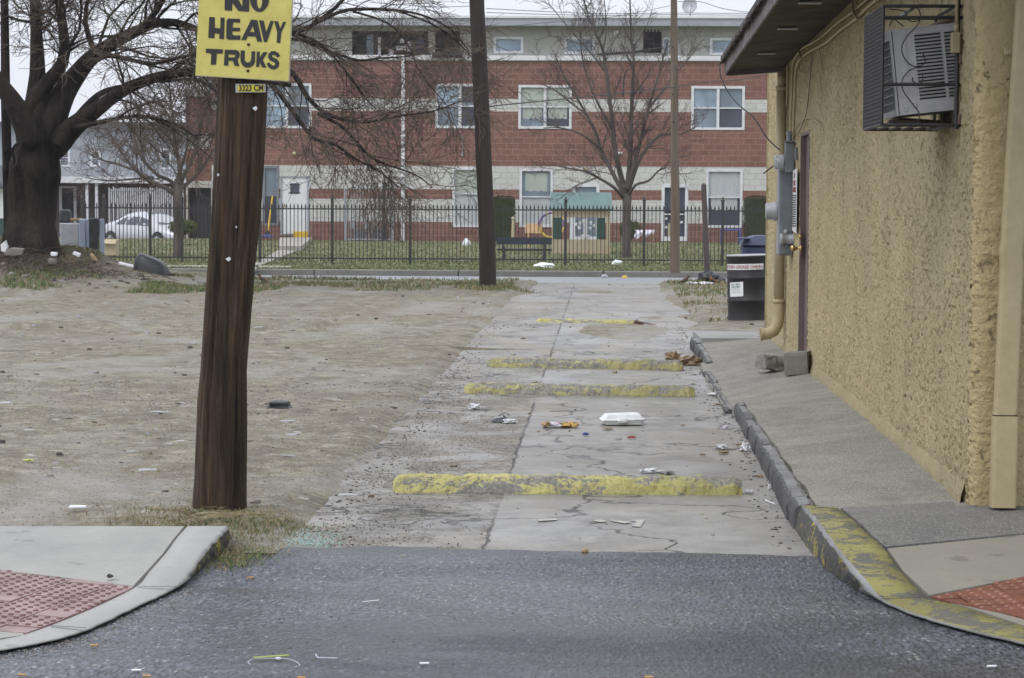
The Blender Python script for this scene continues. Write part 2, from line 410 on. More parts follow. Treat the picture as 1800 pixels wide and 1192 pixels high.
def m_aggregate(name, base, dark, sp=.3):
    t = NT(name)
    gv = t.coord((1, .45, 1)); fine = t.noise(62, 5, .85, gv); mid = t.noise(2.0, 6, .7); vc = t.voro(85, vec=gv, out=1); v = t.voro(85, vec=gv)
    col = t.mix(t.ramp(mid, [(.38, 0.0), (.66, .8)]), base, dark)
    col = t.mix(t.ramp(fine, [(.36, .7), (.5, 0.0)]), col, tuple(x * .38 for x in base))
    col = t.mix(t.math('MULTIPLY', t.ramp(vc, [(.6, 0.0), (.7, 1.0)]), t.ramp(v, [(.25, .8), (.5, 0.0)])), col, tuple(min(.6, x * 1.45) for x in base))
    blot = t.ramp(t.noise(1.3, 6, .75, t.coord((1, .45, 1))), [(.53, 0.0), (.7, .75)])
    col = t.mix(blot, col, tuple(x * .42 for x in base))
    return t.done(col, t.ramp(mid, [(.3, .55), (.7, .85)]), t.bump(t.mix(.5, fine, v), .8, .006), spec=sp)
M['aggregate'] = m_aggregate('exposed_aggregate', (.29, .275, .235), (.185, .178, .16))
M['dark_slab'] = m_aggregate('stained_slab', (.20, .195, .18), (.13, .13, .125))

def m_conc(name, c1, c2, bump=.25, rough=.7):
    t = NT(name)
    mid = t.noise(1.8, 6, .65); fine = t.noise(60, 4, .7); spots = t.noise(7, 2, .5)
    col = t.mix(t.ramp(mid, [(.35, 0.0), (.65, 1.0)]), c1, c2)
    col = t.mix(t.ramp(spots, [(.66, 0.0), (.7, .55)]), col, tuple(x * .5 for x in c1))
    col = t.mix(t.ramp(fine, [(.3, .35), (.45, 0.0)]), col, tuple(x * .5 for x in c1))
    return t.done(col, t.ramp(mid, [(.3, rough - .15), (.7, rough + .1)]), t.bump(t.mix(.6, mid, fine), bump, .008), spec=.4)
M['pave_left'] = m_conc('pavement_concrete', (.33, .325, .295), (.27, .265, .25))
M['pave_beige'] = m_conc('pavement_concrete_beige', (.27, .25, .205), (.22, .205, .17))
M['kerb_light'] = m_conc('kerb_concrete', (.36, .355, .335), (.3, .295, .28))
M['kerb_broken'] = m_conc('kerb_dark_stone', (.085, .085, .088), (.22, .22, .23), .9)
M['kerb_side'] = m_conc('kerb_tyre_rubbed', (.085, .085, .088), (.17, .165, .15), .5)
M['block'] = m_conc('cinder_block_grey', (.22, .21, .185), (.17, .16, .14), .9, .85)
M['path'] = m_conc('path_concrete', (.38, .36, .32), (.3, .285, .255))

def m_yellow(name, thr, base=(.27, .26, .235), yel=(.54, .49, .15), st=(.55, 1.6, 1.6)):
    t = NT(name)
    a = t.noise(5.5, 8, .78, t.coord(st), .6); b = t.noise(55, 4, .7); c = t.noise(2.2, 4, .6)
    k = t.math('ADD', a, t.math('MULTIPLY', t.math('SUBTRACT', b, .5), .25))
    mask = t.ramp(k, [(thr - .025, 0.0), (thr + .025, 1.0)])
    yc = t.mix(t.ramp(c, [(.35, 0.0), (.65, 1.0)]), yel, tuple(x * .62 for x in yel))
    yc = t.mix(t.ramp(b, [(.36, .5), (.5, 0.0)]), yc, (.2, .18, .07))
    bc = t.mix(t.ramp(b, [(.35, 0.0), (.6, 1.0)]), tuple(x * .6 for x in base), base)
    return t.done(t.mix(mask, bc, yc), .7, t.bump(t.mix(.4, a, b), .7, .015), spec=.3)
M['yellow_a'] = m_yellow('worn_yellow_paint', .485, yel=(.55, .51, .20))
M['yellow_b'] = m_yellow('faded_yellow_paint', .51, yel=(.47, .44, .19))
M['yellow_kerb'] = m_yellow('kerb_yellow_paint', .485, (.15, .145, .12), (.31, .285, .10), (1, 1, 1))
M['yellow_side'] = m_yellow('kerb_face_yellow', .58, (.09, .088, .085), (.4, .34, .06))

def m_lawn():
    t = NT('lawn')
    a = t.noise(.35, 5, .65); b = t.noise(3.5, 6, .7); c = t.noise(30, 4, .7)
    col = t.mix(t.ramp(b, [(.4, 0.0), (.6, 1.0)]), (.19, .20, .105), (.27, .25, .16))
    col = t.mix(t.ramp(a, [(.45, 0.0), (.62, .8)]), col, (.13, .16, .07))
    col = t.mix(t.ramp(c, [(.35, .5), (.55, 0.0)]), col, (.07, .075, .035))
    return t.done(col, .9, t.bump(t.mix(.5, b, c), .8, .06), spec=.2)
M['lawn'] = m_lawn()

# ================================================================== GROUND GEOMETRY
XL = -1.36
def alley_left(Y): return XL + .25 * sstep(36, 44, Y) + .02 * nz(Y * .8, 3.3)
def alley_right(Y):
    return 1.0 if Y < 26 else 1.0 - .18 * sstep(33, 36, Y) + .05 * nz(Y * .8, 8.1)
def mound(X, Y): return .82 * math.exp(-((X + 11.6) / 3.1) ** 2 - ((Y - 41.0) / 3.6) ** 2)
def dirt_z(X, Y):
    l, r = alley_left(Y), alley_right(Y)
    rough = .015 * fb(X * 1.0, Y * 1.0, 0, 4) + .005 * fb(X * 7, Y * 7, 4, 4)
    if Y < 24.85 and X > 0.4: return -.06
    if X < (l + r) / 2: k = sstep(l + .05, l - .30, X)
    else: k = sstep(r - .12, r + .6, X)
    base = lerp(-.028, .045, k)
    if k < 1:
        s = .052 * math.exp(-((X - .25) / .8) ** 2 - ((Y - 27.8) / 2.3) ** 2) + .03 * math.exp(-((X - .7) / .6) ** 2 - ((Y - 31.0) / 1.0) ** 2)
        s += .035 * math.exp(-((X - .0) / .7) ** 2 - ((Y - 39.5) / 1.2) ** 2)
        base += s * (1 - k)
    z = base + rough * (0.5 + k)
    z += mound(X, Y) * (1 + .25 * fb(X * .8, Y * .8, 2, 4))
    z += .05 * math.exp(-((X + 2.1) / 1.3) ** 2 - ((Y - 39.0) / 1.2) ** 2)          # heaped foot of the dark pole
    z += .02 * math.exp(-((X + 2.1) / .6) ** 2 - ((Y - 10.9) / .5) ** 2)            # grassy foot of the near pole
    # a broken strip of old paving standing proud of the lot
    e = fb(X * 1.5, 5, 0, 3) * .4
    if -9 < X < -3.4: z += .05 * sstep(26.6 + e, 27.0 + e, Y) * sstep(29.5, 27.6, Y) * sstep(.0, .25, nz(X * .6, 4) + .25)
    z -= .04 * sstep(43.0, 44.8, Y)
    if X > -1.95: z -= .12 * sstep(10.38 + .06 * nz(X * 5, 1), 10.12, Y)
    return z
mb = MB(); rows = []
NYR, NXC = 330, 250
for i in range(NYR + 1):
    Y = 9.9 * (44.9 / 9.9) ** (i / NYR)
    x0, x1 = -.3 * Y - 1.8, (.09 * Y + 1.5 if Y > 24 else 1.4)
    rows.append([(lerp(x0, x1, j / NXC), Y, dirt_z(lerp(x0, x1, j / NXC), Y)) for j in range(NXC + 1)])
mb.grid(rows); struct('dirt_lot', mb, M['dirt'], True)

mb = MB(); mb.face([(-400, -60, -.09), (400, -60, -.09), (400, 700, -.09), (-400, 700, -.09)])
struct('ground', mb, M['dirt'])
# alley paving: one thin slab, gently uneven
mb = MB(); rows = []
for i in range(140):
    Y = 10.18 + (43.6 - 10.18) * i / 139
    l, r = alley_left(Y) - .25, alley_right(Y) + .25
    rows.append([(lerp(l, r, j / 24), Y - (.06 + .06 * (j / 24)) * (i == 0) + .03 * nz(j * .7, 2) * (i == 0), .004 + .002 * nz(lerp(l, r, j / 24) * 1.3, Y * 1.3)) for j in range(25)])
mb.grid(rows); mb2 = mb
struct('alley', mb, M['alley'], True)
mb = MB(); rows = []
for i in range(12):
    Y = -6 + (9.9 + 6) * i / 11
    rows.append([(lerp(-40, 40, j / 2000), Y, -.004) for j in range(2001)] if i == 11 else [(lerp(-40, 40, j / 2000), Y, -.004) for j in range(2001)])
def aw(x): return 10.22 - .045 * (x + .2) + .075 * fb(x * 1.8, 3, 0, 6)
rows.append([(x, aw(x) - .05, .011 if -1.45 < x < 1.2 else -.004) for x in [lerp(-40, 40, j / 2000) for j in range(2001)]])
rows.append([(x, aw(x), .0125 if -1.45 < x < 1.2 else -.004) for x in [lerp(-40, 40, j / 2000) for j in range(2001)]])
rows.append([(x, aw(x) + .004, -.01) for x in [lerp(-40, 40, j / 2000) for j in range(2001)]])
mb.grid(rows); struct('road', mb, M['asphalt'])
mb = MB(); mb.face([(-70, 43.0, -.02), (70, 43.0, -.02), (70, 47.05, .0), (-70, 47.05, .0)]); struct('street', mb, M['street'])
# far kerb with joints
mb = MB(); x = -60
while x < 60: mb.box((x + 1.5, 47.12, .03), (2.985, .16, .19), bev=.02); x += 3.0
struct('far_kerb', mb, M['kerb_side'] if False else m_conc('far_kerb_concrete', (.2, .195, .18), (.15, .145, .13)))
mb = MB(); rows = []
for i in range(90):
    Y = 47.18 + (125 - 47.18) * (i / 89) ** 1.5
    rows.append([(lerp(-75, 75, j / 60), Y, .115 + .02 * nz(j * .6, Y * .4) - (.62 * sstep(82, 85, Y) if lerp(-75, 75, j / 60) < -14 else 0)) for j in range(61)])
mb.grid(rows); struct('lawn', mb, M['lawn'], True)
# concrete walk up to the white door, and the strip along the fence on the left
def flat(name, pts, m, z, th=.03):
    mb = MB(); a = [Vector((p[0], p[1], z - th)) for p in pts]
    if (a[1] - a[0]).cross(a[2] - a[1]).z < 0: a = a[::-1]
    mb.prism(a[::-1], (0, 0, th)); return struct(name, mb, m)
zl = .14
flat('garden_path', [G(448, 474, zl), G(457, 467, zl), G(534, 436, zl), G(498, 436, zl), G(440, 467, zl)], M['path'], .15, .05)
flat('garden_path_upper', [G(490, 437, .2), G(530, 437, .2), G(548, 421, .2), G(492, 421, .2)], M['path'], .27, .16)
flat('kerbside_path', [(-30, 47.6), (-6.6, 47.6), (-6.6, 48.5), (-30, 48.5)], M['path'], .15, .05)
flat('parking_pad', [(-34, 85.2), (-14.8, 85.2), (-14.8, 118), (-34, 118)], M['street'], -.44, .05)

# grass blades
def blades(mb, pts, h, w, rng, lean=.5):
    for p in pts:
        a = rng.random() * PI; hh = h * rng.uniform(.5, 1.2); d = Vector((math.cos(a), math.sin(a), 0)) * w * .5
        b = rng.random() * 2 * PI; l = Vector((math.cos(b), math.sin(b), 0)) * hh * rng.uniform(0, lean)
        p = Vector(p); m = p + l * .4 + Vector((0, 0, hh * .6)); t = p + l + Vector((0, 0, hh * (1 - .25 * lean)))
        mb.mi = 0 if rng.random() < .5 else 1
        mb.face([p - d, p + d, m + d * .6, m - d * .6]); mb.face([m - d * .6, m + d * .6, t])
M['grass_green'] = simple('green_grass', (.12, .165, .06), (.16, .19, .085), 2, .8, 0, spec=.2)
M['grass_dry'] = simple('dry_grass', (.30, .245, .145), (.22, .18, .10), 2, .85, 0, spec=.2)
rng = random.Random(4)
mb = MB(); pts = []
for _ in range(42000):
    Y = 47.25 + 33 * rng.random() ** 1.7; X = rng.uniform(-.27 * Y, .1 * Y)
    pts.append((X, Y, .11))
blades(mb, pts, .07, .035, rng, .9)
mb.build('lawn_grass', [M['grass_green'], simple('dull_grass', (.30, .275, .17), (.2, .2, .11), 2, .85, 0, spec=.2)], origin=(0,0,0), kind='stuff')
# pole foot tufts
mb = MB(); pts = []
for _ in range(3400):
    c = rng.choice([(G(385, 905, .05), .35, .16), (G(450, 935, .03), .28, .16), (G(430, 960, .02), .2, .14), (G(350, 900, .08), .4, .12), (G(300, 912, .08), .35, .07), (G(405, 985, .0), .12, .16), (G(490, 925, .02), .25, .1)])
    X = c[0].x + rng.gauss(0, c[1] * .55); Y = c[0].y + rng.gauss(0, c[2])
    if X < -1.72 and Y < 10.35: continue
    pts.append((X, Y, max(0, dirt_z(X, max(Y, 9.9))) - .01))
blades(mb, pts, .045, .0055, rng, 1.8)
for f in range(len(mb.m)):
    if mb.m[f] == 0 and (mb.v[mb.f[f][0]][0] < -2.0 and rng.random() < .7): mb.m[f] = 1
for _ in range(45):
    X = rng.gauss(-1.93, .12); Y = rng.gauss(10.75, .12); z = .03; a = rng.gauss(.3, .9)
    p = [(X + math.sin(a) * .26 * t * t + .0, Y - .1 * t, z + .15 * (t - .45 * t * t)) for t in (0, .35, .7, 1)]
    mb.mi = 1; mb.tube(p, [.0028, .0022, .0015, .0008], 3, False)
mb.build('grass_tufts', [M['grass_green'], M['grass_dry']], origin=(-2, 10.6, 0), kind='stuff')
# mound and verge grass
mb = MB(); pts = []
for _ in range(22000):
    X = rng.uniform(-13, -5.5); Y = rng.uniform(36.0, 42)
    if fb(X * .9, Y * .5, 9, 3) < -.02 + .16 * abs(Y - 38.0): continue
    pts.append((X, Y, dirt_z(X, Y) - .01))
for _ in range(9000):
    X = rng.uniform(-7, -1.6); Y = rng.uniform(38, 44)
    if fb(X * .7, Y * 1.1, 4, 3) < .1: continue
    pts.append((X, Y, dirt_z(X, Y) - .01))
for _ in range(7000):
    X = rng.uniform(1.2, 4.6); Y = rng.uniform(29.5, 44.5)
    if fb(X * .8, Y * .6, 14, 3) < .05 - .02 * (Y - 36): continue
    pts.append((X, Y, dirt_z(X, Y) - .01))
for _ in range(700):
    X = rng.gauss(-1.9, .3); Y = rng.gauss(38.6, .35); pts.append((X, Y, dirt_z(X, Y) - .01))
blades(mb, pts, .10, .018, rng, 1.1)
for f in range(len(mb.m)):
    v = mb.v[mb.f[f][0]]
    if v[0] < -6.5 and v[1] < 39.5 and rng.random() < .6: mb.m[f] = 0
mb.build('verge_grass', [M['grass_green'], M['grass_dry']], origin=(0, 40, 0), kind='stuff')
# gravel and rubble lying on the lot
M['stone_a'] = simple('stone_grey', (.3, .29, .28), (.2, .19, .18), 20, .85, .3)
M['stone_b'] = simple('stone_brown', (.17, .12, .09), (.1, .08, .065), 20, .9, .3)
M['stone_c'] = simple('stone_slate', (.42, .42, .44), (.3, .3, .33), 20, .7, .3)
M['stone_d'] = simple('stone_dark', (.05, .047, .045), (.08, .07, .06), 20, .9, .3)
def stone(mb, p, s, rng, flatness=.5):
    n0 = len(mb.v); k = 6
    a0 = rng.random() * PI
    for lv, (r, z) in enumerate(((1, 0), (.8, flatness))):
        for j in range(k):
            a = a0 + 2 * PI * j / k; q = s * r * rng.uniform(.6, 1.15)
            mb.v.append((p[0] + math.cos(a) * q, p[1] + math.sin(a) * q * .8, p[2] + s * z * rng.uniform(.7, 1.1) - .003))
    for j in range(k):
        j2 = (j + 1) % k; mb.f.append((n0 + j, n0 + j2, n0 + k + j2, n0 + k + j)); mb.m.append(mb.mi)
    mb.f.append(tuple(n0 + k + j for j in range(k))); mb.m.append(mb.mi)
mb = MB()
for _ in range(9000):
    Y = 10.0 * (44 / 10.0) ** (rng.random() ** .8); X = rng.uniform(-.28 * Y - .5, 1.4 if Y < 26 else .1 * Y)
    ins = alley_left(Y) < X < alley_right(Y)
    if ins and rng.random() < .85: continue
    if Y < 10.35 and X < -1.7: continue
    if Y < 25 and X > 1.0: continue
    s = .0035 * (1 - rng.random()) ** -.45 * (1 + Y / 30); s = min(s, .035)
    mb.mi = rng.choice((0, 1, 0, 2, 4, 4, 4, 3))
    stone(mb, (X, Y, .006 if ins else dirt_z(X, Y)), s, rng, rng.choice((.25, .4, .7)))
for _ in range(300):      # flat pale shards pressed into the lot
    Y = rng.uniform(11, 34); X = rng.uniform(-.28 * Y, -1.9)
    if fb(X * .25, Y * .15, 3, 2) < -.05: continue
    mb.mi = rng.choice((0, 2, 2, 4, 4)); stone(mb, (X, Y, dirt_z(X, Y)), min(.07, .02 * (1 - rng.random()) ** -.5), rng, .10)
for _ in range(900):      # rubble heap round the big tree
    X = rng.gauss(-10.6, 1.5); Y = rng.gauss(38.6, .8)
    mb.mi = rng.choice((1, 1, 3, 3, 0, 1)); stone(mb, (X, Y, dirt_z(X, Y)), rng.uniform(.015, .07), rng, .6)
for _ in range(900):      # grit along the near gutter and road
    Y = rng.uniform(7.4, 10.1); X = rng.uniform(-2.4, 2.0) if rng.random() < .5 else rng.uniform(-2.4, -.9)
    if X < -1.7 and Y > 8.4: continue
    if X > 1.0 and Y > 8.9: continue
    mb.mi = rng.choice((0, 1, 3, 3, 2)); stone(mb, (X, Y, -.003), rng.uniform(.002, .007), rng, .6)
for _ in range(1200):     # crumbs along both edges of the alley
    Y = 10.4 * (30 / 10.4) ** rng.random(); X = (alley_left(Y) if rng.random() < .35 else .97) + rng.gauss(0, .09)
    if X > .99: continue
    mb.mi = rng.choice((0, 1, 1, 3, 3)); stone(mb, (X, Y, .006), rng.uniform(.004, .013), rng, .6)
for _ in range(15000):    # fine grit on the near part of the lot
    Y = 10.1 + 9 * rng.random() ** 1.3; X = rng.uniform(-.26 * Y - .3, -1.3)
    if Y < 10.4 and X < -1.7: continue
    mb.mi = rng.choice((0, 1, 4, 2, 4, 3)); stone(mb, (X, Y, dirt_z(X, Y)), rng.uniform(.0025, .0065) * (Y / 12), rng, .7)
for _ in range(2500):     # grit strewn over the worn left strip of the alley
    Y = 10.3 + 12 * rng.random() ** 1.3; X = alley_left(Y) + abs(rng.gauss(0, .33))
    if X > -.5: continue
    mb.mi = rng.choice((1, 3, 4, 3)); stone(mb, (X, Y, .008), rng.uniform(.002, .0055), rng, .7)
for _ in range(1100):     # gutter grit below the left kerb
    t_ = rng.random(); k = 0 if t_ < .4 else 1; a, b = (G(-60, 1156), G(150, 1114)) if k == 0 else (G(150, 1114), G(330, 1026))
    p = a.lerp(b, rng.random()) + Vector((abs(rng.gauss(0, .07)), -abs(rng.gauss(0, .07)), 0)); mb.mi = rng.choice((0, 1, 4, 3, 2)); stone(mb, (p.x, p.y, -.003), rng.uniform(.0018, .006), rng, .7)
mb.build('gravel', [M['stone_a'], M['stone_b'], M['stone_c'], M['stone_d'], simple('stone_tan', (.33, .29, .22), (.24, .21, .16), 20, .9, .3)], origin=(0,0,0), kind='stuff')
mb = MB(); pts = []
for _ in range(9000):
    Y = 10.3 * (34 / 10.3) ** rng.random(); X = rng.uniform(-.28 * Y, -1.55)
    if fb(X * .9, Y * .6, 21, 3) < .05: continue
    pts.append((X, Y, dirt_z(X, Y) - .004))
blades(mb, pts, .016, .006, rng, 2.6)
mb.build('dead_grass_flecks', [M['grass_dry'], M['grass_dry']], origin=(0, 20, 0), kind='stuff')
mb = MB()
for _ in range(750):      # brushwood and vine stems heaped round the tree foot
    X = rng.gauss(-10.2, .9); Y = rng.gauss(38.9, .45); z = dirt_z(X, Y); a = rng.random() * PI * 2; L_ = rng.uniform(.15, .6)
    d = Vector((math.cos(a) * L_, math.sin(a) * L_ * .5, rng.uniform(-.05, .18)))
    p = Vector((X, Y, z + .01)); mb.tube([p, p + d * .5 + Vector((0, 0, rng.uniform(.0, .08))), p + d], [.006, .005, .003], 3, False)
mb.build('brushwood', M['twig_dark'], kind='stuff')
# green crumbs of broken safety glass by the pole
t = NT('green_glass'); M['green_glass'] = t.done((.28, .42, .38), .15, None, 0, .8)
mb = MB()
for _ in range(700):
    q = G(rng.gauss(548, 32), rng.gauss(950, 10), .01)
    stone(mb, (q.x, q.y, .01), rng.uniform(.002, .0045), rng, .9)
mb.build('broken_glass', M['green_glass'], kind='stuff')

# ---------------------------------------------------------------- kerbs and pavements at the mouth of the alley
M['kerb_worn'] = m_conc('kerb_worn_edge', (.27, .27, .27), (.15, .148, .14), .6)
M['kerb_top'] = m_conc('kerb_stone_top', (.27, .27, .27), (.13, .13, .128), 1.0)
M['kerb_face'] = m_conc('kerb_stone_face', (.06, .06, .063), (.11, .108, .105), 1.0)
def cat(pts, n):
    out = []; k = len(pts)
    for i in range(k - 1):
        p0, p1, p2, p3 = pts[max(i-1,0)], pts[i], pts[i+1], pts[min(i+2,k-1)]
        for q in range(n):
            t = q / n
            out.append(p1*(1) if q == 0 else (.5 * ((2*p1) + (-p0+p2)*t + (2*p0-5*p1+4*p2-p3)*t*t + (-p0+3*p1-3*p2+p3)*t**3)))
    out.append(pts[-1]); return out
def kerb(name, st, mats, inz=.008):
    out = cat([G(a[0], a[1], z) for a, b, c, z in st], 14); bot = cat([G(b[0], b[1], -.01) for a, b, c, z in st], 14)
    inn = cat([G(c[0], c[1], z + inz) for a, b, c, z in st], 14)
    mb = MB(); rows = []
    for o, b, n in zip(out, bot, inn):
        j = Vector((fb(o.x * 14, o.y * 14, 0, 4), fb(o.x * 14, o.y * 14, 5, 4), 0)) * .006
        ins = (n - o); ins.z = 0
        if ins.length > 1e-6: ins.normalize()
        h = max(o.z, .004); r = min(.016 + .012 * nz(o.x * 6, o.y * 6, 2), h * .5)
        rows.append([b + j, b.lerp(o, .5) + j - ins * .004, o + Vector((0,0,-r)) + j, o + ins * r * .35 + Vector((0,0,-r*.3)) + j, o + ins * r + j, o.lerp(n, .6), n, n + Vector((0,0,-.12)) + ins * .01])
    w = 8; n0 = 0
    for r in rows: mb.v += [tuple(p) for p in r]
    for i in range(len(rows) - 1):
        for k in range(w - 1):
            a = i * w + k; mb.f.append((a, a + w, a + w + 1, a + 1)); mb.m.append((1 if rows[i][2].z > .035 else 2) if k < 2 else (2 if k < 4 else 0))
    struct(name, mb, mats, True); return out, inn
R_ST = [((1408,887),(1396,936),(1472,893),.14), ((1430,912),(1413,962),(1500,915),.14), ((1452,942),(1437,990),(1527,941),.13),
        ((1478,975),(1463,1010),(1553,963),.105), ((1507,1010),(1494,1030),(1582,1004),.07), ((1543,1049),(1538,1053),(1628,1047),.02),
        ((1605,1078),(1601,1083),(1700,1069),.015), ((1700,1106),(1697,1111),(1805,1103),.015), ((1810,1132),(1808,1137),(1960,1140),.015),
        ((2000,1172),(1998,1177),(2160,1175),.015), ((2400,1225),(2398,1230),(2600,1222),.015)]
kerb('painted_kerb', R_ST, [M['yellow_kerb'], M['yellow_side'], M['kerb_worn']])
L_ST = [((402,924),(407,957),(330,925),.10), ((379,947),(392,975),(311,946),.09), ((358,970),(372,990),(292,972),.07), ((335,1005),(340,1013),(263,1005),.045),
        ((308,1031),(311,1034),(240,1031),.02), ((243,1063),(245,1066),(173,1065),.015), ((150,1106),(152,1110),(88,1100),.015),
        ((60,1130),(60,1134),(20,1121),.015), ((-60,1148),(-60,1152),(-90,1136),.015), ((-400,1185),(-400,1189),(-430,1170),.015)]
kerb('kerb', L_ST, [M['kerb_light'], M['yellow_side'], M['kerb_light']])

mb = MB()
for (p, q) in (((1541,1051,.021),(1630,1048,.03)), ((1406,888,.142),(1474,894,.15)), ((241,1032,.029),(309,1035,.021)), ((88,1101,.024),(152,1108,.016))):
    a, b = G(*p), G(*q); d = (b - a).normalized(); n = Vector((-d.y, d.x, 0)) * .005; k = 6
    mb.grid([[a.lerp(b, i / k) + n + Vector((0,0,.003 + .001 * i)), a.lerp(b, i / k) - n + Vector((0,0,.003 + .001 * i))] for i in range(k + 1)])
struct('kerb_joints', mb, simple('joint_dirt', (.04,.037,.032), (.07,.065,.055), 30, .95, .3))
def sheet(name, rws, m, cols=16, skirt=True):
    mb = MB(); rows = []
    for i in range(len(rws) - 1):
        for s in range(4 if i < len(rws) - 2 else 5):
            t = s / 4; (a, b), (c, d) = rws[i], rws[i + 1]
            L = G(*a).lerp(G(*c), t); R = G(*b).lerp(G(*d), t)
            rows.append([L.lerp(R, j / cols) for j in range(cols + 1)])
    mb.grid([[p for p in r] for r in rows])
    # turned-down edges give the slab its thickness
    ring = rows[0] + [r[-1] for r in rows[1:]] + rows[-1][::-1][1:] + [r[0] for r in rows[::-1][1:-1]]
    for i in range(len(ring)):
        p, q = ring[i], ring[(i + 1) % len(ring)]
        mb.face([p, q, q + Vector((0,0,-.12)), p + Vector((0,0,-.12))])
    return struct(name, mb, m)
sheet('pavement_dark_slab', [((1478,892,.149),(2400,843,.19)), ((1506,914,.149),(2400,855,.18)), ((1533,940,.14),(2400,867,.165)), ((1557,961,.115),(2400,878,.15))], M['dark_slab'])
sheet('pavement_corner_slab', [((1560,964,.115),(2400,880,.15)), ((1588,1004,.075),(2400,889,.14)), ((1634,1046,.032),(2400,897,.13))], M['pave_beige'])
sheet('pavement_gutter_strip', [((1638,1052,.02),(1642,1054,.02)), ((1704,1068,.022),(1706,1064,.022)), ((1807,1102,.022),(1812,1092,.022)), ((1965,1138,.022),(1990,1120,.02)), ((2400,1200,.022),(2420,1170,.02))], M['pave_beige'], 3)
sheet('pavement', [((-400,925,.10),(324,925,.10)), ((-400,935,.09),(305,947,.09)), ((-400,943,.08),(286,973,.07)), ((-400,950,.06),(257,1005,.045)), ((-400,953,.05),(234,1030,.024))], M['pave_left'])
sheet('pavement_ramp_foot', [((-400,1080,.012),(-395,1150,.012)), ((0,1110,.012),(0,1122,.012)), ((40,1113,.012),(42,1116,.012))], M['pave_left'], 3)

def m_paver(name, c):
    t = NT(name); n = t.noise(6, 5, .6); f = t.noise(90, 3, .6)
    col = t.mix(t.ramp(n, [(.35, 0.0), (.65, 1.0)]), c, tuple(x * .65 for x in c)); col = t.mix(t.ramp(f, [(.35, .4), (.5, 0.0)]), col, tuple(x * .5 for x in c))
    return t.done(col, t.ramp(n, [(.3, .3), (.7, .6)]), t.bump(f, .4, .003), spec=.5)
M['paver_pink'] = m_paver('tactile_paver_pink', (.33, .215, .205)); M['paver_red'] = m_paver('tactile_paver_red', (.24, .085, .055))
M['paver_joint'] = simple('paver_joint', (.14, .13, .115), (.09, .085, .075), 20, .9, .4)
def inside(p, poly):
    c = False; k = len(poly)
    for i in range(k):
        a, b = poly[i], poly[(i + 1) % k]
        if (a.y > p.y) != (b.y > p.y) and p.x < (b.x - a.x) * (p.y - a.y) / (b.y - a.y) + a.x: c = not c
    return c
def clip(poly, cl):
    """Sutherland-Hodgman against a convex polygon"""
    area = sum(cl[i].x * cl[(i+1) % len(cl)].y - cl[(i+1) % len(cl)].x * cl[i].y for i in range(len(cl)))
    cl = cl if area > 0 else cl[::-1]
    for i in range(len(cl)):
        a, b = cl[i], cl[(i + 1) % len(cl)]; out = []
        def sd(p): return (b.x - a.x) * (p.y - a.y) - (b.y - a.y) * (p.x - a.x)
        for j in range(len(poly)):
            p, q = poly[j], poly[(j + 1) % len(poly)]; dp, dq = sd(p), sd(q)
            if dp >= 0: out.append(p)
            if (dp > 0) != (dq > 0) and abs(dp - dq) > 1e-12: out.append(p + (q - p) * (dp / (dp - dq)))
        poly = out
        if len(poly) < 3: return []
    return poly
def tactile(name, pxpoly, bdir, mat_i, seed):
    pts = [G(*p) for p in pxpoly]
    # fit a plane through three well spread points
    a, b, c = pts[0], pts[1], pts[2]; n = (b - a).cross(c - a)
    pz = lambda x, y: a.z - (n.x * (x - a.x) + n.y * (y - a.y)) / n.z
    rg = random.Random(seed); mb = MB()
    poly = [Vector((p.x, p.y, 0)) for p in pts]
    mb.mi = 1; mb.face([Vector((p.x, p.y, pz(p.x, p.y) - .006)) for p in (poly if sum(poly[i].x * poly[(i+1) % len(poly)].y - poly[(i+1) % len(poly)].x * poly[i].y for i in range(len(poly))) > 0 else poly[::-1])])
    B = Vector((math.cos(bdir), math.sin(bdir), 0)); A = Vector((B.y, -B.x, 0)); o = poly[0]
    for i in range(-22, 22):
        for j in range(-30, 30):
            off = .05 if i % 2 else 0
            cn = o + A * (.203 * i) + B * (.102 * j + off)
            if (cn - sum(poly, Vector()) / len(poly)).length > 2.6: continue
            q = [cn - A * .0985 - B * .048, cn + A * .0985 - B * .048, cn + A * .0985 + B * .048, cn - A * .0985 + B * .048]
            q = clip(q, poly)
            if not q: continue
            lift = rg.uniform(0, .004); mb.mi = 0
            if len(q) >= 3: mb.prism([Vector((p.x, p.y, pz(p.x, p.y) + lift)) for p in q][::-1], (0, 0, -.03))
            if rg.random() < .16: continue
            for u in (-.075, -.025, .025, .075):
                for v in (-.025, .025):
                    d = cn + A * u + B * v
                    if not inside(d, poly): continue
                    z = pz(d.x, d.y) + lift
                    n0 = len(mb.v)
                    for r, hz in ((.0125, -.001), (.010, .0042), (.0055, .0055)):
                        for k in range(8): mb.v.append((d.x + math.cos(k * PI / 4) * r, d.y + math.sin(k * PI / 4) * r, z + hz))
                    for l in range(2):
                        for k in range(8):
                            k2 = (k + 1) % 8; mb.f.append((n0 + l*8 + k, n0 + l*8 + k2, n0 + (l+1)*8 + k2, n0 + (l+1)*8 + k)); mb.m.append(2)
                    mb.f.append(tuple(n0 + 16 + k for k in range(8))); mb.m.append(2)
    struct(name, mb, mat_i)
M['dome_red'] = m_paver('tactile_dome', (.16, .07, .06))
tactile('tactile_paving', [(235,1032,.02),(-380,957,.045),(0,1109,.012),(46,1112,.012),(86,1098,.013),(170,1064,.015)], math.radians(76), [M['paver_pink'], M['paver_joint'], M['dome_red']], 1)
tactile('tactile_paving_right', [(1638,1050,.028),(1990,974,.09),(1812,1090,.02)], math.radians(100), [M['paver_red'], M['paver_joint'], m_paver('tactile_dome_right', (.3, .13, .09))], 2)

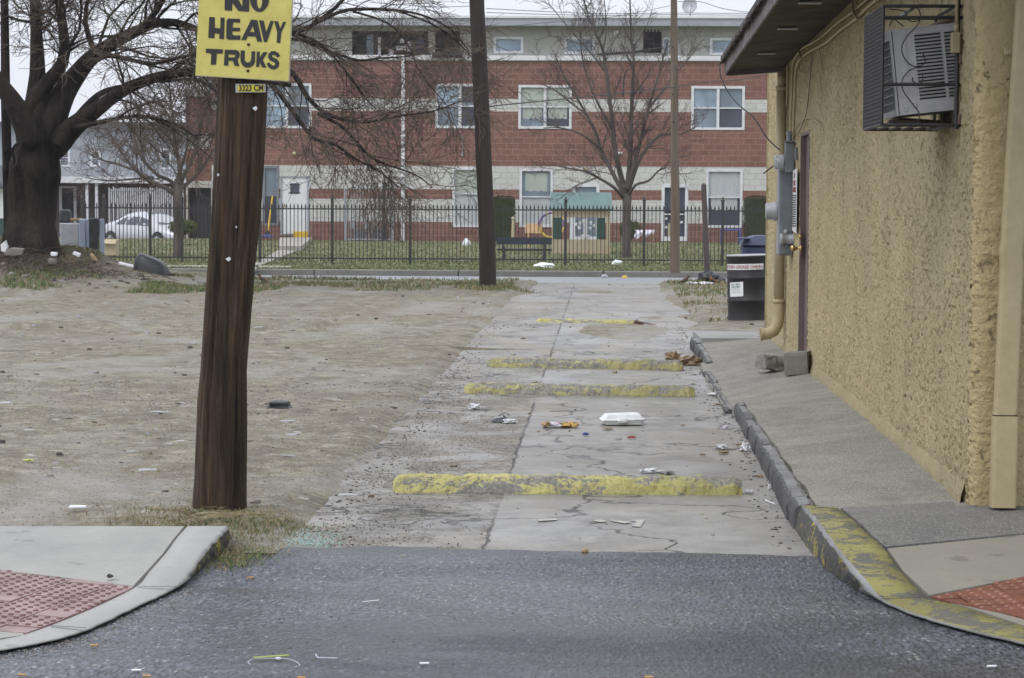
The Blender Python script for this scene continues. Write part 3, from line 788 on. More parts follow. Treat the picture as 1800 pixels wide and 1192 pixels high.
# sloping apron beside the shop wall
def apron_z(X, Y, xl):
    edge = .115 if Y < 16.3 else lerp(.115, .03, sstep(16.3, 17.6, Y))
    if Y > 20.5: edge = lerp(.03, .125, sstep(20.5, 22.5, Y))
    return lerp(edge, lerp(.160, .18, sstep(10.8, 12.5, Y)), (X - xl) / (1.75 - xl)) + .004 * nz(X * 3, Y * 3)
mb = MB(); rows = []
for i in range(160):
    Y = 10.80 + (24.75 - 10.80) * i / 159
    xl = 1.05 - .02 * nz(Y * 2, 7) if Y < 16.9 else (.985 + .03 * nz(Y * 2.3, 1) if Y < 21.5 else 1.02)
    xl -= .06 * sstep(16.9, 17.3, Y) * (Y < 21.5)
    r = [(xl - .01, Y, -.03)] + [(lerp(xl, 1.80, j / 14), Y, apron_z(lerp(xl, 1.80, j / 14), Y, xl)) for j in range(15)]
    rows.append(r)
rows.append([(p[0], 24.76, -.05) for p in rows[-1]])
rows.insert(0, [(p[0], 10.795, -.05) for p in rows[0]])
mb.grid([r[::-1] for r in rows]); struct('apron', mb, M['aggregate'], False)
flat('apron_end_slab', [(1.02, 23.6), (1.72, 23.6), (1.72, 24.85), (.98, 24.85)], m_conc('end_slab_concrete', (.3, .3, .29), (.25, .25, .245)), .172, .2)
def stones_row(name, y0, y1, seed, mat_i, f):
    rg = random.Random(seed); mb = MB(); y = y0
    while y < y1 - .08:
        L = min(rg.uniform(.22, .5), y1 - y); n = max(4, int(L / .022)); rows = []
        hj = rg.uniform(-.012, .008); xj = rg.uniform(-.008, .008)
        for i in range(n + 1):
            Y = y + L * i / n; h, xo, xi = f(Y); h += hj
            dip = .02 if i in (0, n) else 0
            k = lambda s: .011 * fb(Y * 22, s * 3.1, seed, 4)
            rows.append([(xo + xj + k(1) , Y, -.03), (xo + xj + .0 + k(2), Y, h * .55), (xo + .008 + xj + k(3), Y, h - .012 - dip + k(3)), (xo + .020 + k(4) + xj, Y, h - dip * .5 + k(5)),
                         (xi - .02 + xj, Y, h + k(6) - dip * .5), (xi + k(7), Y, h - .012 - dip), (xi + .004, Y, -.03)])
        f0 = len(mb.m); mb.grid([r[::-1] for r in rows])
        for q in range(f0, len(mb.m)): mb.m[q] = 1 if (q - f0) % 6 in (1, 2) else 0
        mb.mi = 0; mb.face(rows[0]); mb.face(rows[-1][::-1])
        y += L + .008
    struct(name, mb, mat_i)
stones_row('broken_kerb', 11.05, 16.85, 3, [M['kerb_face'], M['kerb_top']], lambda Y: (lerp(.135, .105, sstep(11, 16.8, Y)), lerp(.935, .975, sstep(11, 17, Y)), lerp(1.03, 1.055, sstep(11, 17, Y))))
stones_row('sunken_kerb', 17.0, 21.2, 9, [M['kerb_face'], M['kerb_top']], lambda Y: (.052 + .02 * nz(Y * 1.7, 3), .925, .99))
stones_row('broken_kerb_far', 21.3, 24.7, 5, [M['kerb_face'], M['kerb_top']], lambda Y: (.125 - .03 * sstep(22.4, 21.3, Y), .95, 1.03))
# ================================================================== STUCCO SHOP ON THE RIGHT
WX = 1.74; WY0, WY1 = 10.8, 24.3; WTOP = 3.25; WBASE = .12
def m_stucco(name, c, scale=1.0, rough=.85):
    t = NT(name)
    a = t.noise(28 * scale, 5, .65); b = t.noise(90 * scale, 4, .65); big = t.noise(1.1, 4, .6); pits = t.noise(22 * scale, 6, .75, dist=1.2)
    col = t.mix(t.ramp(big, [(.35, 0.0), (.65, 1.0)]), c, tuple(x * .86 for x in c))
    pit = t.ramp(pits, [(.33, 1.0), (.40, 0.0)])
    # old weathering streaks and grime low on the wall
    xyz = t.xyz(); g = t.ramp(t.math('ADD', xyz[2], t.math('MULTIPLY', t.noise(4, 5, .7), .5)), [(.25, .65), (.62, 0.0)])
    col = t.mix(g, col, tuple(x * .55 for x in c))
    v = t.noise(5, 5, .7, t.coord((1, 1, .12))); col = t.mix(t.ramp(v, [(.56, 0.0), (.75, .35)]), col, tuple(x * .6 for x in c))
    # soot and drip marks under the air conditioner
    dy = t.math('DIVIDE', t.math('SUBTRACT', xyz[1], 11.35), .55)
    gz = t.ramp(t.math('ADD', t.math('MULTIPLY', xyz[2], .33), t.math('MULTIPLY', t.noise(6, 5, .7, t.coord((1, 1, .2))), .12)), [(.40, 0.0), (.62, 1.0), (.72, 1.0), (.76, .5)])
    ex = t.math('MULTIPLY', t.math('MAXIMUM', t.math('SUBTRACT', 1.0, t.math('MULTIPLY', dy, dy)), 0.0), gz) if name == 'ochre_stucco' else None
    if ex is not None: col = t.mix(t.math('MULTIPLY', ex, t.ramp(t.noise(9, 5, .7, t.coord((1, 1, .25))), [(.35, .15), (.65, .75)])), col, (.12, .095, .06))
    h = t.mix(.4, a, b); h = t.mix(pit, h, 0.0)
    return t.done(col, rough, t.bump(h, 1.0, .035), spec=.25)
M['stucco'] = m_stucco('ochre_stucco', (.52, .442, .268)); M['stucco_front'] = m_stucco('ochre_stucco_front', (.5, .41, .225), .45)
M['ochre_paint'] = simple('ochre_paint', (.44, .375, .22), (.38, .315, .175), 2.5, .5, .15)

shop = thing('shop_building', (3.5, 17, 0), 'ochre yellow stucco shop with a metal soffit eave along the alley', 'building')
def wall_d(y, z):
    # trowelled knock-down texture: real relief of the plaster
    p = Vector((y * 15, z * 22, 2.0)); n = noise.fractal(p, 1.0, 2.1, 3)
    r = 1 - abs(noise.noise(Vector((y * 8.5, z * 7.0, 5)))) * 2
    q = noise.noise(Vector((y * 30, z * 34, 9)))
    c = noise.noise(Vector((y * 17 + 1.2 * q, z * 27, 31)))
    m = sstep(-.05, .15, noise.noise(Vector((y * 2.2, z * 2.0, 77))) + .12)
    return .003 * n + .003 * sstep(.02, .07, n) + .001 * r - m * .020 * max(0, 1 - abs(c) / .075) - .016 * sstep(.30, .42, q)
DY0, DY1, DZ = 19.45, 20.25, 2.17        # door opening
mb = MB(); NYW = 1500; NZW = 250; rows = []
for i in range(NYW + 1):
    y = WY0 + .055 + (WY1 - WY0 - .055) * (i / NYW) ** 1.25
    rows.append([(WX - wall_d(y, z), y, z) for z in [WBASE + (WTOP - WBASE) * j / NZW for j in range(NZW + 1)]])
n0 = 0; w = NZW + 1
for r in rows: mb.v += r
for i in range(NYW):
    for j in range(NZW):
        yc = (rows[i][j][1] + rows[i+1][j][1]) / 2; zc = (rows[i][j][2] + rows[i][j+1][2]) / 2
        if DY0 < yc < DY1 and zc < DZ: continue
        a = i * w + j; mb.f.append((a, a + 1, a + 1 + w, a + w)); mb.m.append(0)
# jambs of the door opening, far end, back and the base flare
mb.b2((WX + .001, DY1, WBASE), (WX + .12, DY1 + .05, DZ)); mb.b2((WX + .001, DY0 - .05, WBASE), (WX + .12, DY0, DZ)); mb.b2((WX + .001, DY0, DZ), (WX + .12, DY1, DZ + .05))
mb.face([(WX - .02, WY1, 0), (WX - .02, WY1, WTOP), (8.5, WY1, WTOP), (8.5, WY1, 0)])
mb.face([(8.5, WY0, 0), (8.5, WY1, 0), (8.5, WY1, WTOP), (8.5, WY0, WTOP)])
mb.build('alley_wall', M['stucco'], shop)
# plaster flare where wall meets apron
mb = MB(); rows = []
for i in range(200):
    y = WY0 + .1 + (WY1 - WY0 - .1) * i / 199
    if DY0 - .02 < y < DY1 + .02: k = .01
    else: k = .028 + .022 * fb(y * 3, 1, 0, 4)
    rows.append([(WX + .01, y, .10), (WX - k, y, .135), (WX - k * .8, y, .19 + .02 * nz(y * 4, 3)), (WX - .004, y, .25 + .03 * nz(y * 5, 8)), (WX + .02, y, .27)])
mb.grid([r[::-1] for r in rows]); mb.build('wall_foot', M['stucco'], shop)
# rounded corner and front wall
def corner(s):       # s runs 0..1 round a quarter circle from the alley face to the front face
    a = PI / 2 * s; r = .055; return WX + r - r * math.cos(a), WY0 + r - r * math.sin(a)
mb = MB(); rows = []
us = [('c', k / 8) for k in range(9)] + [('f', WX + .055 + .012 * (k + 1)) for k in range(200)] + [('f', 6.0), ('f', 8.5)]
for kind, u in us:
    row = []
    for j in range(230):
        z = .10 + (WTOP - .1) * j / 229
        if kind == 'c': x, y = corner(u); nx, ny = -math.cos(PI/2*u), -math.sin(PI/2*u); q = u * .09
        else: x, y, nx, ny = u, WY0, 0, -1; q = u - WX
        d = .0035 * sstep(-.04, .05, noise.noise(Vector((q * 11 + 3, z * 24, 1.5)) + Vector((0, .9 * nz(q * 9, z * 7), 0)))) + .002 * fb(q * 30, z * 30, 2, 3)
        if kind == 'c': d = d * u * .8 + wall_d(WY0 + .055 - u * .085, z) * (1 - u)
        row.append((x + nx * d, y + ny * d, z))
    rows.append(row)
mb.grid([r[::-1] for r in rows]); mb.build('front_wall', M['stucco_front'], shop)

# roof: sheet metal soffit falling slightly towards the far end, shingled above
def eave_z(Y): return 2.845 + .0200 * (22 - Y)
M['soffit'] = None
def m_soffit():
    t = NT('soffit_metal'); xyz = t.xyz()
    rib = t.math('SINE', t.math('MULTIPLY', xyz[1], 2 * PI / .05))
    n = t.noise(2.5, 6, .7); n2 = t.noise(14, 4, .6, t.coord((.3, 1, 1)))
    col = t.mix(t.ramp(n, [(.35, 0.0), (.65, 1.0)]), (.105, .085, .06), (.045, .037, .028))
    col = t.mix(t.ramp(n2, [(.52, 0.0), (.7, .7)]), col, (.05, .04, .03))
    return t.done(col, .75, t.bump(rib, 1.0, .008), spec=.2)
M['soffit'] = m_soffit()
M['fascia'] = simple('fascia_painted', (.20, .175, .175), (.08, .07, .068), 5, .6, .3, stretch=(1,1,3))
M['shingle'] = simple('shingle_edge', (.06, .05, .048), (.1, .085, .08), 8, .9, .6)
RY1 = 22.15; OX = 1.155
roof = MB()
A = lambda x, Y, dz=0: (x, Y, eave_z(Y) + dz)
for y0, y1 in ((9.0, RY1),):
    # top deck rising away from the alley
    pts = [(OX - .04, y0, eave_z(y0) + .105), (OX - .04, y1, eave_z(y1) + .105), (8.6, y1, eave_z(y1) + 2.2), (8.6, y0, eave_z(y0) + 2.2)]
    roof.prism([Vector(p) for p in pts], (0, 0, .03))
rf = roof.build('roof', M['shingle'], shop)
mb = MB()
soff = [[(lerp(OX + .02, WX + .012, j / 6), Y, eave_z(Y) + .05 * (j / 6) + .006 * nz(Y * .8, j)) for j in range(7)] for Y in [9.0 + (RY1 - 9.0) * i / 40 for i in range(41)]]
mb.grid(soff); mb.build('soffit', M['soffit'], rf)
mb = MB(); mb.prism([Vector((OX, 9.0, eave_z(9) - .03)), Vector((OX, RY1, eave_z(RY1) - .03)), Vector((OX, RY1, eave_z(RY1) + .10)), Vector((OX, 9.0, eave_z(9) + .10))], (.018, 0, 0))
# barge board across the far end of the eave
mb.prism([Vector((OX + .02, RY1 - .002, eave_z(RY1) - .045)), Vector((OX + .02, RY1 - .002, eave_z(RY1) + .095)), Vector((8.5, RY1 - .002, eave_z(RY1) + 2.17)), Vector((8.5, RY1 - .002, WTOP)), Vector((WX + .06, RY1 - .002, eave_z(RY1) - .0))], (0, .03, 0))
mb.build('fascia', M['fascia'], rf)
mb = MB(); rng = random.Random(2); y = 9.0
while y < RY1 + .02:
    L = rng.uniform(.12, .3); e = rng.uniform(-.015, .02)
    mb.prism([Vector((OX - .05 - e, y, eave_z(y) + .065 - e)), Vector((OX + .2, y, eave_z(y) + .175)), Vector((OX + .2, y, eave_z(y) + .19)), Vector((OX - .05 - e, y, eave_z(y) + .085 - e))], (0, L - .004, 0)); y += L
mb.build('shingles', M['shingle'], rf)
# soffit vents in pale metal
for Y, x in ((20.2, 1.42), (17.9, 1.42), (16.0, 1.42)):
    mb = MB(); mb.box((x, Y, eave_z(Y) + .006), (.16, .09, .012), bev=.003); mb.build('soffit_vent', M['grey_metal_light'], rf)

# door
dr = MB(); dr.b2((WX + .042, DY0, .16), (WX + .08, DY1, DZ)); door = dr.build('door', M['maroon'], shop)
fr = MB(); fr.b2((WX - .006, DY1 - .004, .16), (WX + .041, DY1 + .035, DZ + .03)); fr.b2((WX - .006, DY0 - .035, .16), (WX + .041, DY0 + .004, DZ + .03)); fr.b2((WX - .004, DY0 + .005, DZ - .002), (WX + .041, DY1 - .005, DZ + .028))
fr.build('door_frame', M['maroon'], door)
kn = MB(); q = XP(1410, 432, WX - .0)
kn.lathe([(.028, 0), (.028, .008), (.012, .012), (.012, .05), (.028, .062), (.03, .08), (.02, .092), (.004, .096)], (WX + .0, DY1 - .12, 1.18), 16, Matrix.Rotation(-PI / 2, 4, 'Y'))
kn.build('door_knob', M['brass'], door, True)
kn = MB(); kn.lathe([(.022, 0), (.022, .02), (.014, .024)], (WX + .0, DY1 - .12, 1.28), 14, Matrix.Rotation(-PI / 2, 4, 'Y')); kn.build('deadbolt', M['brass'], door, True)
pl = MB(); pl.box((WX - .003, DY1 - .05, 1.235), (.01, .05, .24), bev=.002); pl.build('lock_plate', M['rust'], door)

# downspouts
def spout(name_pts, w, d, lab=None):
    mb = MB(); k = len(name_pts)
    for i in range(k - 1):
        p, q = Vector(name_pts[i]), Vector(name_pts[i + 1]); rows = []
        for a in (p, q):
            r = .012
            ring = []
            for sx, sy in ((-1,-1),(1,-1),(1,1),(-1,1)):
                c = Vector((a.x + sx * (w/2 - r), a.y + sy * (d/2 - r), a.z))
                base = math.atan2(sy, sx)
                for t in (-PI/4, -PI/12, PI/12, PI/4): ring.append(c + Vector((math.cos(base + t), math.sin(base + t), 0)) * r * 1.3)
            rows.append(ring + [ring[0]])
        mb.grid([r for r in rows])
    return mb
mb = spout([(1.992, 10.70, 3.2), (1.955, 10.70, 2.55), (1.925, 10.70, 1.9), (1.905, 10.70, 1.42), (1.898, 10.70, 1.36), (1.903, 10.70, 1.30), (1.885, 10.70, .62), (1.882, 10.70, .605)], .098, .07)
mb.mi = 0
for z in (2.3, 1.36): mb.box((1.90 + .04 * (z > 2), 10.755, z), (.16, .01, .03), bev=.002)
dn = mb.build('downspout', M['ochre_paint'], shop)
mb = spout([(1.884, 10.695, .60), (1.880, 10.695, .17)], .110, .08); mb.build('downspout_foot', M['ochre_paint'], dn)
# far round downspout with elbow
p0 = XP(1371, 122, 1.665); fx, fy = 1.675, 21.75
mb = MB()
mb.tube([(fx, fy, 2.82), (fx, fy, 2.66)], .042, 20); mb.tube([(fx, fy, 2.66), (fx, fy, .50)], .049, 20)
mb.tube([(fx, fy, .62), (fx, fy, .50), (fx - .012, fy, .42), (fx - .05, fy, .355), (fx - .10, fy, .33), (fx - .17, fy, .325)], [.054, .054, .055, .056, .056, .056], 20, False)
mb.tube([(fx - .15, fy, .326), (fx - .175, fy, .325)], .062, 20, False)
for z in (.64, 2.66): mb.tube([(fx, fy, z - .02), (fx, fy, z + .02)], .057, 20)
mb.build('downspout', M['ochre_paint'], shop, True)

# painted conduits along the eave and down to the meters
def wallpts(px, X=WX - .02): return [XP(a, b, X) for a, b in px]
for pts, r in (([(1600,-62), (1523,0), (1500,20), (1470,42), (1440,68), (1412,84), (1400,98), (1394,112), (1392,160), (1390,215), (1388,262)], .011),
               ([(1612,-52), (1530,8), (1508,30), (1478,52), (1450,76), (1420,92), (1404,108), (1399,125), (1397,170), (1395,210), (1394,262)], .012),
               ([(1385,112), (1384,160), (1381,205), (1376,255)], .010), ([(1379,116), (1380,150), (1378,200), (1373,262)], .009), ([(1374,118), (1377,140), (1380,165), (1375,185), (1373,230), (1371,262)], .005)):
    mb = MB(); P = wallpts(pts); mb.tube(cat(P, 4), r, 8); mb.build('conduit', M['ochre_paint'], shop, True)
for pts in ([(1498,-6), (1500,20), (1508,35)], [(1402,84), (1406,95), (1408,102)]):
    mb = MB(); mb.tube(cat(wallpts(pts, WX - .035), 4), .010, 8); mb.build('conduit_clip', M['ochre_paint'], shop, True)
for pts, r, m in (([(1404,110), (1406,122), (1412,129), (1418,124), (1423,112), (1427,100)], .004, 'ochre_paint'), ([(1440,85), (1444,115), (1441,135), (1444,155)], .004, 'ochre_paint'),
                  ([(1428,92), (1423,150), (1418,195), (1408,225), (1398,240), (1388,245)], .0035, 'black_metal'), ([(1438,90), (1434,130), (1426,152), (1421,190), (1426,210), (1440,216), (1443,232)], .003, 'ochre_paint'),
                  ([(1378,150), (1371,155), (1367,165), (1369,172), (1377,175)], .0045, 'black_metal'), ([(1390,235), (1400,220), (1412,210), (1424,207), (1438,214), (1443,222)], .0045, 'ochre_paint')):
    mb = MB(); mb.tube(cat(wallpts(pts, WX - .022), 5), r, 6); mb.build('loose_wire', M[m], shop, True)

# meters
mt = thing('meter_cabinet', (1.66, 21.2, 1.1), 'tall grey electrical meter cabinet fixed to the ochre wall left of the notice', 'meter box')
gx = MB(); gx.box((1.672, 21.1, 1.51), (.135, .22, .83), bev=.006); gx.box((1.672, 20.985, 1.51), (.12, .012, .8), bev=.004); gx.mi = 0
gx.build('cabinet', M['grey_metal'], mt)
gx = MB(); gx.box((1.603, 21.1, 1.51), (.006, .2, .80), bev=.001); gx.build('cabinet_door', M['grey_metal_light'], mt)
gx = MB(); gx.lathe([(.085, 0), (.088, .01), (.088, .04), (.078, .045), (.078, .10), (.07, .112), (.004, .114)], (1.603, 21.1, 1.50), 24, Matrix.Rotation(-PI / 2, 4, 'Y')); gx.build('meter', M['grey_metal_light'], mt, True)
gx = MB(); gx.lathe([(.05, 0), (.05, .02), (.044, .022), (.044, .10), (.052, .104), (.052, .13), (.04, .135)], (1.745, 20.92, 1.247), 20, Matrix.Rotation(-PI / 2, 4, 'Y')); gx.lathe([(.018, 0), (.02, .03), (.012, .05)], (1.665, 20.92, 1.285), 12); gx.build('pipe_stub', M['grey_metal_light'], mt, True)
gx = MB(); gx.lathe([(.03, 0), (.032, .002), (.03, .004)], (1.69, 20.979, 1.19), 20, Matrix.Rotation(PI / 2, 4, 'X')); gx.build('knockout', M['grey_metal'], mt, True)
mt = thing('glass_meter', (1.69, 20.9, 1.8), 'small electric meter with a clear glass dome above the tall grey cabinet', 'electric meter')
gx = MB(); gx.box((1.69, 20.92, 1.99), (.085, .12, .27), bev=.006); gx.box((1.69, 20.9, 2.135), (.10, .14, .012), bev=.003); gx.lathe([(.03, 0), (.03, .05), (.036, .052), (.036, .08), (.02, .09)], (1.69, 20.92, 2.14), 14); gx.build('meter_box', M['grey_metal'], mt)
gx = MB(); gx.box((1.725, 20.6, 2.02), (.03, .05, .11), bev=.004); gx.build('junction_box', M['grey_metal'], mt)
tg = NT('meter_glass'); tg.b.inputs['Transmission Weight'].default_value = .75; M['meter_glass'] = tg.done((.8, .84, .85), .05, None, 0, .6)
gx = MB(); gx.lathe([(.075, 0), (.075, .02), (.066, .022), (.066, .08), (.055, .095), (.003, .098)], (1.648, 20.93, 1.945), 24, Matrix.Rotation(-PI / 2, 4, 'Y')); gx.build('glass_dome', M['meter_glass'], mt, True)
gx = MB(); gx.lathe([(.05, 0), (.05, .03), (.045, .06), (.003, .062)], (1.647, 20.93, 1.945), 20, Matrix.Rotation(-PI / 2, 4, 'Y')); gx.build('meter_dial', M['grey_metal_light'], mt, True)
# black service cable sagging from the eave corner to the meter
mb = MB(); mb.tube(cat([YP(1265, 118, 22.0), YP(1268, 138, 21.95), YP(1282, 165, 21.8), YP(1300, 186, 21.5), YP(1325, 207, 21.2), YP(1343, 235, 21.0), YP(1355, 250, 20.95), YP(1371, 264, 20.9)], 5), .0065, 7)
mb.build('service_cable', M['black_plastic'], smooth=True, label='black cable sagging from the eave corner down to the electric meter', cat='cable')
mb = MB(); mb.tube([YP(1342, 305, 21.0), YP(1359, 292, 20.95)], .007, 6); mb.build('cut_cable', M['black_plastic'], label='short cut end of black cable poking out beside the glass meter', cat='cable')

# notice
ns = thing('notice_sign', (WX - .02, 20.6, 1.33), 'tall white notice in red and black print beside the maroon door', 'sign')
yA, yB = 20.86, 20.34
mb = MB(); mb.prism([Vector((WX - .022, yA, 1.325)), Vector((WX - .03, yB, 1.31)), Vector((WX - .03, yB, 1.885)), Vector((WX - .022, yA, 1.87))], (.004, 0, 0)); mb.build('board', M['white_paint'], ns)
M['ink_red'] = simple('ink_red', (.3, .03, .035), (.25, .03, .03), 5, .6, 0); M['ink_black'] = simple('ink_black', (.02, .02, .023), (.03, .03, .03), 5, .6, 0); M['ink_green'] = simple('ink_green', (.02, .12, .06), (.03, .14, .07), 5, .6, 0)
mb = MB(); rt = Vector((-.0154, -1, 0)).normalized()
for s, z in (('FOR', 1.80), ('SERVICE', 1.735), ('CUSTOMERS', 1.675)): text_mesh(mb, s, .065, Vector((WX - .030, (yA + yB) / 2, z)), rt, (0, 0, 1), .0006, .001, 'CENTER', 1.0)
mb.build('red_lettering', M['ink_red'], ns)
mb = MB(); rng = random.Random(7)
for k in range(14):
    z = 1.64 - k * .021; y = yA - .05
    while y > yB + .06:
        L = rng.uniform(.02, .055); mb.b2((WX - .032, y - L, z), (WX - .029, y, z + .010)); y -= L + .014
mb.build('small_print', M['ink_black'], ns)

# ------------------------------------------------------------------ window air conditioner and its security cage
cg = thing('window_cage', (1.55, 11.6, 1.97), 'black iron security cage bolted to the ochre wall round the air conditioner', 'security cage')
ox, ya, yb, zt, zb = 1.357, 11.26, 12.0, 2.55, 1.972
mb = MB(); r = .0085
def bar(mb, a, b, r=.0085): mb.tube([a, b], r, 4)
for y in (ya, yb):
    for z in (zt, zb, 2.17, 2.495 if y == ya else 2.4): bar(mb, (ox, y, z), (WX + .01, y, z))
    bar(mb, (ox, y, zb), (ox, y, zt))
for z in (zt, zb): bar(mb, (ox, ya, z), (ox, yb, z)); bar(mb, (WX - .03, ya, z), (WX - .03, yb, z))
for k in range(1, 6): bar(mb, (lerp(ox, WX, k / 6), ya, zb), (lerp(ox, WX, k / 6), yb, zb), .005)
bar(mb, (WX - .02, ya, zb - .02), (WX - .02, ya, zt + .03), .012); bar(mb, (WX - .02, yb, zb), (WX - .02, yb, zt))
mb.build('frame', M['black_metal'], cg)
mb = MB()
for i in range(38): y = ya + (yb - ya) * i / 37; mb.tube([(ox, y, zb), (ox, y, zt)], .0030, 4, False)
for i in range(30): z = zb + (zt - zb) * i / 29; mb.tube([(ox - .003, ya, z), (ox - .003, yb, z)], .0030, 4, False)
mb.build('mesh_panel', M['black_metal'], cg)
for z, h in ((2.34, .14), (2.0, .05)): mb = MB(); mb.box((WX - .0, 11.235, z), (.03, .05, h), bev=.003); mb.build('bracket', M['rust'], cg)

ac = thing('air_conditioner', (1.6, 11.65, 2.0), 'dirty white window air conditioner sagging outwards inside the black cage', 'air conditioner')
Rt = Matrix.Rotation(math.radians(-6.2), 4, 'Y')
# local frame of the unit: x towards the street (into the wall), z up, origin at the outer near bottom corner
o0 = YP(1582, 203, 11.36)
def L(x, y, z): return o0 + Rt.to_3x3() @ Vector((x, y, z))
W_, D_, H_ = .36, .60, .425
M['ac_shell'] = simple('ac_shell', (.5, .505, .52), (.36, .36, .37), 4, .5, .1)
M['ac_dark'] = simple('ac_dark', (.035, .035, .037), (.02, .02, .02), 6, .6, .2)
def lbox(mb, a, b):
    c = L(*[(a[i] + b[i]) / 2 for i in range(3)]); mb.box(c, [abs(b[i] - a[i]) for i in range(3)], Rt)
mb = MB()
lbox(mb, (0, 0, H_ - .012), (W_, D_, H_)); lbox(mb, (0, 0, 0), (W_, D_, .012)); lbox(mb, (0, D_ - .01, .012), (W_, D_, H_ - .012))
# near side: frame round two columns of louvre slots
lbox(mb, (0, 0, .012), (.105, .012, H_ - .012)); lbox(mb, (.105, 0, .012), (W_, .012, .062)); lbox(mb, (.105, 0, H_ - .035), (W_, .012, H_ - .012))
lbox(mb, (.235, -.001, .062), (.251, .012, H_ - .035))
ns_ = 19
for k in range(ns_ + 1):
    z = .062 + (H_ - .097) * k / ns_
    for x0, x1 in ((.105, .235), (.251, W_)):
        c = L((x0 + x1) / 2, .007, z); mb.box(c, (x1 - x0, .012, .0058), Rt @ Matrix.Rotation(.5, 4, 'X'))
for x, z in ((.03, .03), (.075, .045)): mb.lathe([(.016, 0), (.016, .004), (.01, .006), (.01, .002)], L(x, 0, z + .0), 14, Rt @ Matrix.Rotation(PI / 2, 4, 'X'))
mb.box(L(.052, -.002, .3), (.022, .004, .22), Rt, bev=.0015)
mb.build('casing', M['ac_shell'], ac)
mb = MB(); lbox(mb, (.10, .03, .014), (W_ - .01, D_ - .012, H_ - .014)); mb.build('inner_body', M['ac_dark'], ac)
# back face with coil and wire guard
mb = MB(); lbox(mb, (-.004, .03, .03), (.0, D_ - .03, H_ - .05)); mb.build('coil', M['ac_dark'], ac)
mb = MB()
lbox(mb, (-.014, 0, 0), (-.0045, .03, H_)); lbox(mb, (-.014, D_ - .03, 0), (-.0045, D_, H_)); lbox(mb, (-.014, .03, H_ - .05), (-.0045, D_ - .03, H_)); lbox(mb, (-.014, .03, 0), (-.0045, D_ - .03, .03))
for k in range(1, 9): mb.tube([L(-.012, .03, .03 + (H_ - .08) * k / 9), L(-.012, D_ - .03, .03 + (H_ - .08) * k / 9)], .0022, 4, False)
for k in range(1, 40): mb.tube([L(-.008, .03 + (D_ - .06) * k / 40, .03), L(-.008, .03 + (D_ - .06) * k / 40, H_ - .05)], .0011, 3, False)
mb.build('back_grille', M['ac_shell'], ac)
for pts, r in (([(1600,16), (1612,14), (1618,28), (1612,45), (1596,62), (1586,80), (1587,97), (1598,112), (1612,117), (1626,110), (1622,92)], .0032),
               ([(1612,118), (1596,126), (1586,142), (1588,160), (1602,180), (1616,200), (1612,215)], .0032), ([(1604,136), (1605,143), (1614,147), (1622,142), (1621,128)], .003),
               ([(1563,46), (1570,34), (1580,40), (1588,46)], .003), ([(1562,16), (1590,20), (1596,34), (1604,38), (1616,36)], .003)):
    mb = MB(); mb.tube(cat([YP(a, b, 11.32) for a, b in pts], 5), r, 6); mb.build('cable', M['black_plastic'], ac, True)
mb = MB(); mb.tube([YP(1578, 33, 11.33), YP(1606, 14, 11.33)], .008, 8); mb.build('plug', M['grey_metal'], ac, True)
mb = MB(); mb.prism([Vector((1.47, 11.5, 2.0)), Vector((1.73, 11.5, 1.975)), Vector((1.73, 11.5, 2.0)), Vector((1.47, 11.5, 2.018))], (0, .4, 0)); mb.tube([(1.52, 11.45, 2.0), (1.52, 11.45, 1.99)], .05, 14)
mb.build('support_board', M['wood_near'], ac)
mb = MB()
for k in range(14): a = lerp(11.4, 11.9, k / 13); mb.tube([(1.60, a, 2.46), (1.735, a, 2.51)], .012, 6)
mb.build('packing_foam', M['rust'], ac)
# painted switch box with riser
mb = MB(); mb.tube([(1.708, 11.22, 2.44), (1.708, 11.22, 3.05)], .0085, 8); mb.tube([(1.708, 11.22, 2.42), (1.708, 11.22, 2.46)], .012, 8)
sw = mb.build('conduit_riser', M['ochre_paint'], shop, True)
mb = MB(); mb.box((1.704, 11.22, 2.37), (.042, .05, .10), bev=.004); mb.build('switch_box', M['ochre_paint'], sw)

# ------------------------------------------------------------------ drum, bin, blocks
dt = Matrix.Rotation(math.radians(-1.8), 4, 'Y')
dr = thing('grease_drum', (1.91, 29.6, 0), 'black steel kitchen grease drum with white labels, its rusty lid catching light', 'drum')
dc = Vector((1.91, 29.6, .01))
prof = [(.283, 0), (.292, .006), (.292, .02), (.286, .03), (.286, .285), (.294, .295), (.294, .31), (.286, .32), (.286, .575), (.294, .585), (.294, .60), (.286, .61), (.286, .85), (.293, .86), (.294, .885), (.286, .887), (.282, .872), (.0, .870)]
mb = MB(); mb.lathe(prof[:-2], dc, 40, dt); mb.build('barrel', simple('drum_black', (.008,.008,.009), (.015,.014,.014), 4, .5, .2, 12, .01), dr, True)
mb = MB(); mb.lathe([(.281, .873), (.15, .874), (.0, .875)], dc, 40, dt); mb.lathe([(.03, .875), (.03, .89), (.0, .892)], dc + Vector((.12, -.1, 0)), 12, dt); mb.lathe([(.02, .875), (.02, .885), (.0, .887)], dc + Vector((-.13, -.02, 0)), 12, dt)
mb.build('lid', M['rust'], dr)
mb = MB(); mb.lathe([(.2945, .872), (.2965, .880), (.2945, .889), (.288, .890)], dc, 40, dt); mb.build('rim', M['grey_metal_light'], dr, True)
def on_drum(a, z, r=.2885): return dc + dt.to_3x3() @ Vector((math.cos(a) * r, math.sin(a) * r, z))
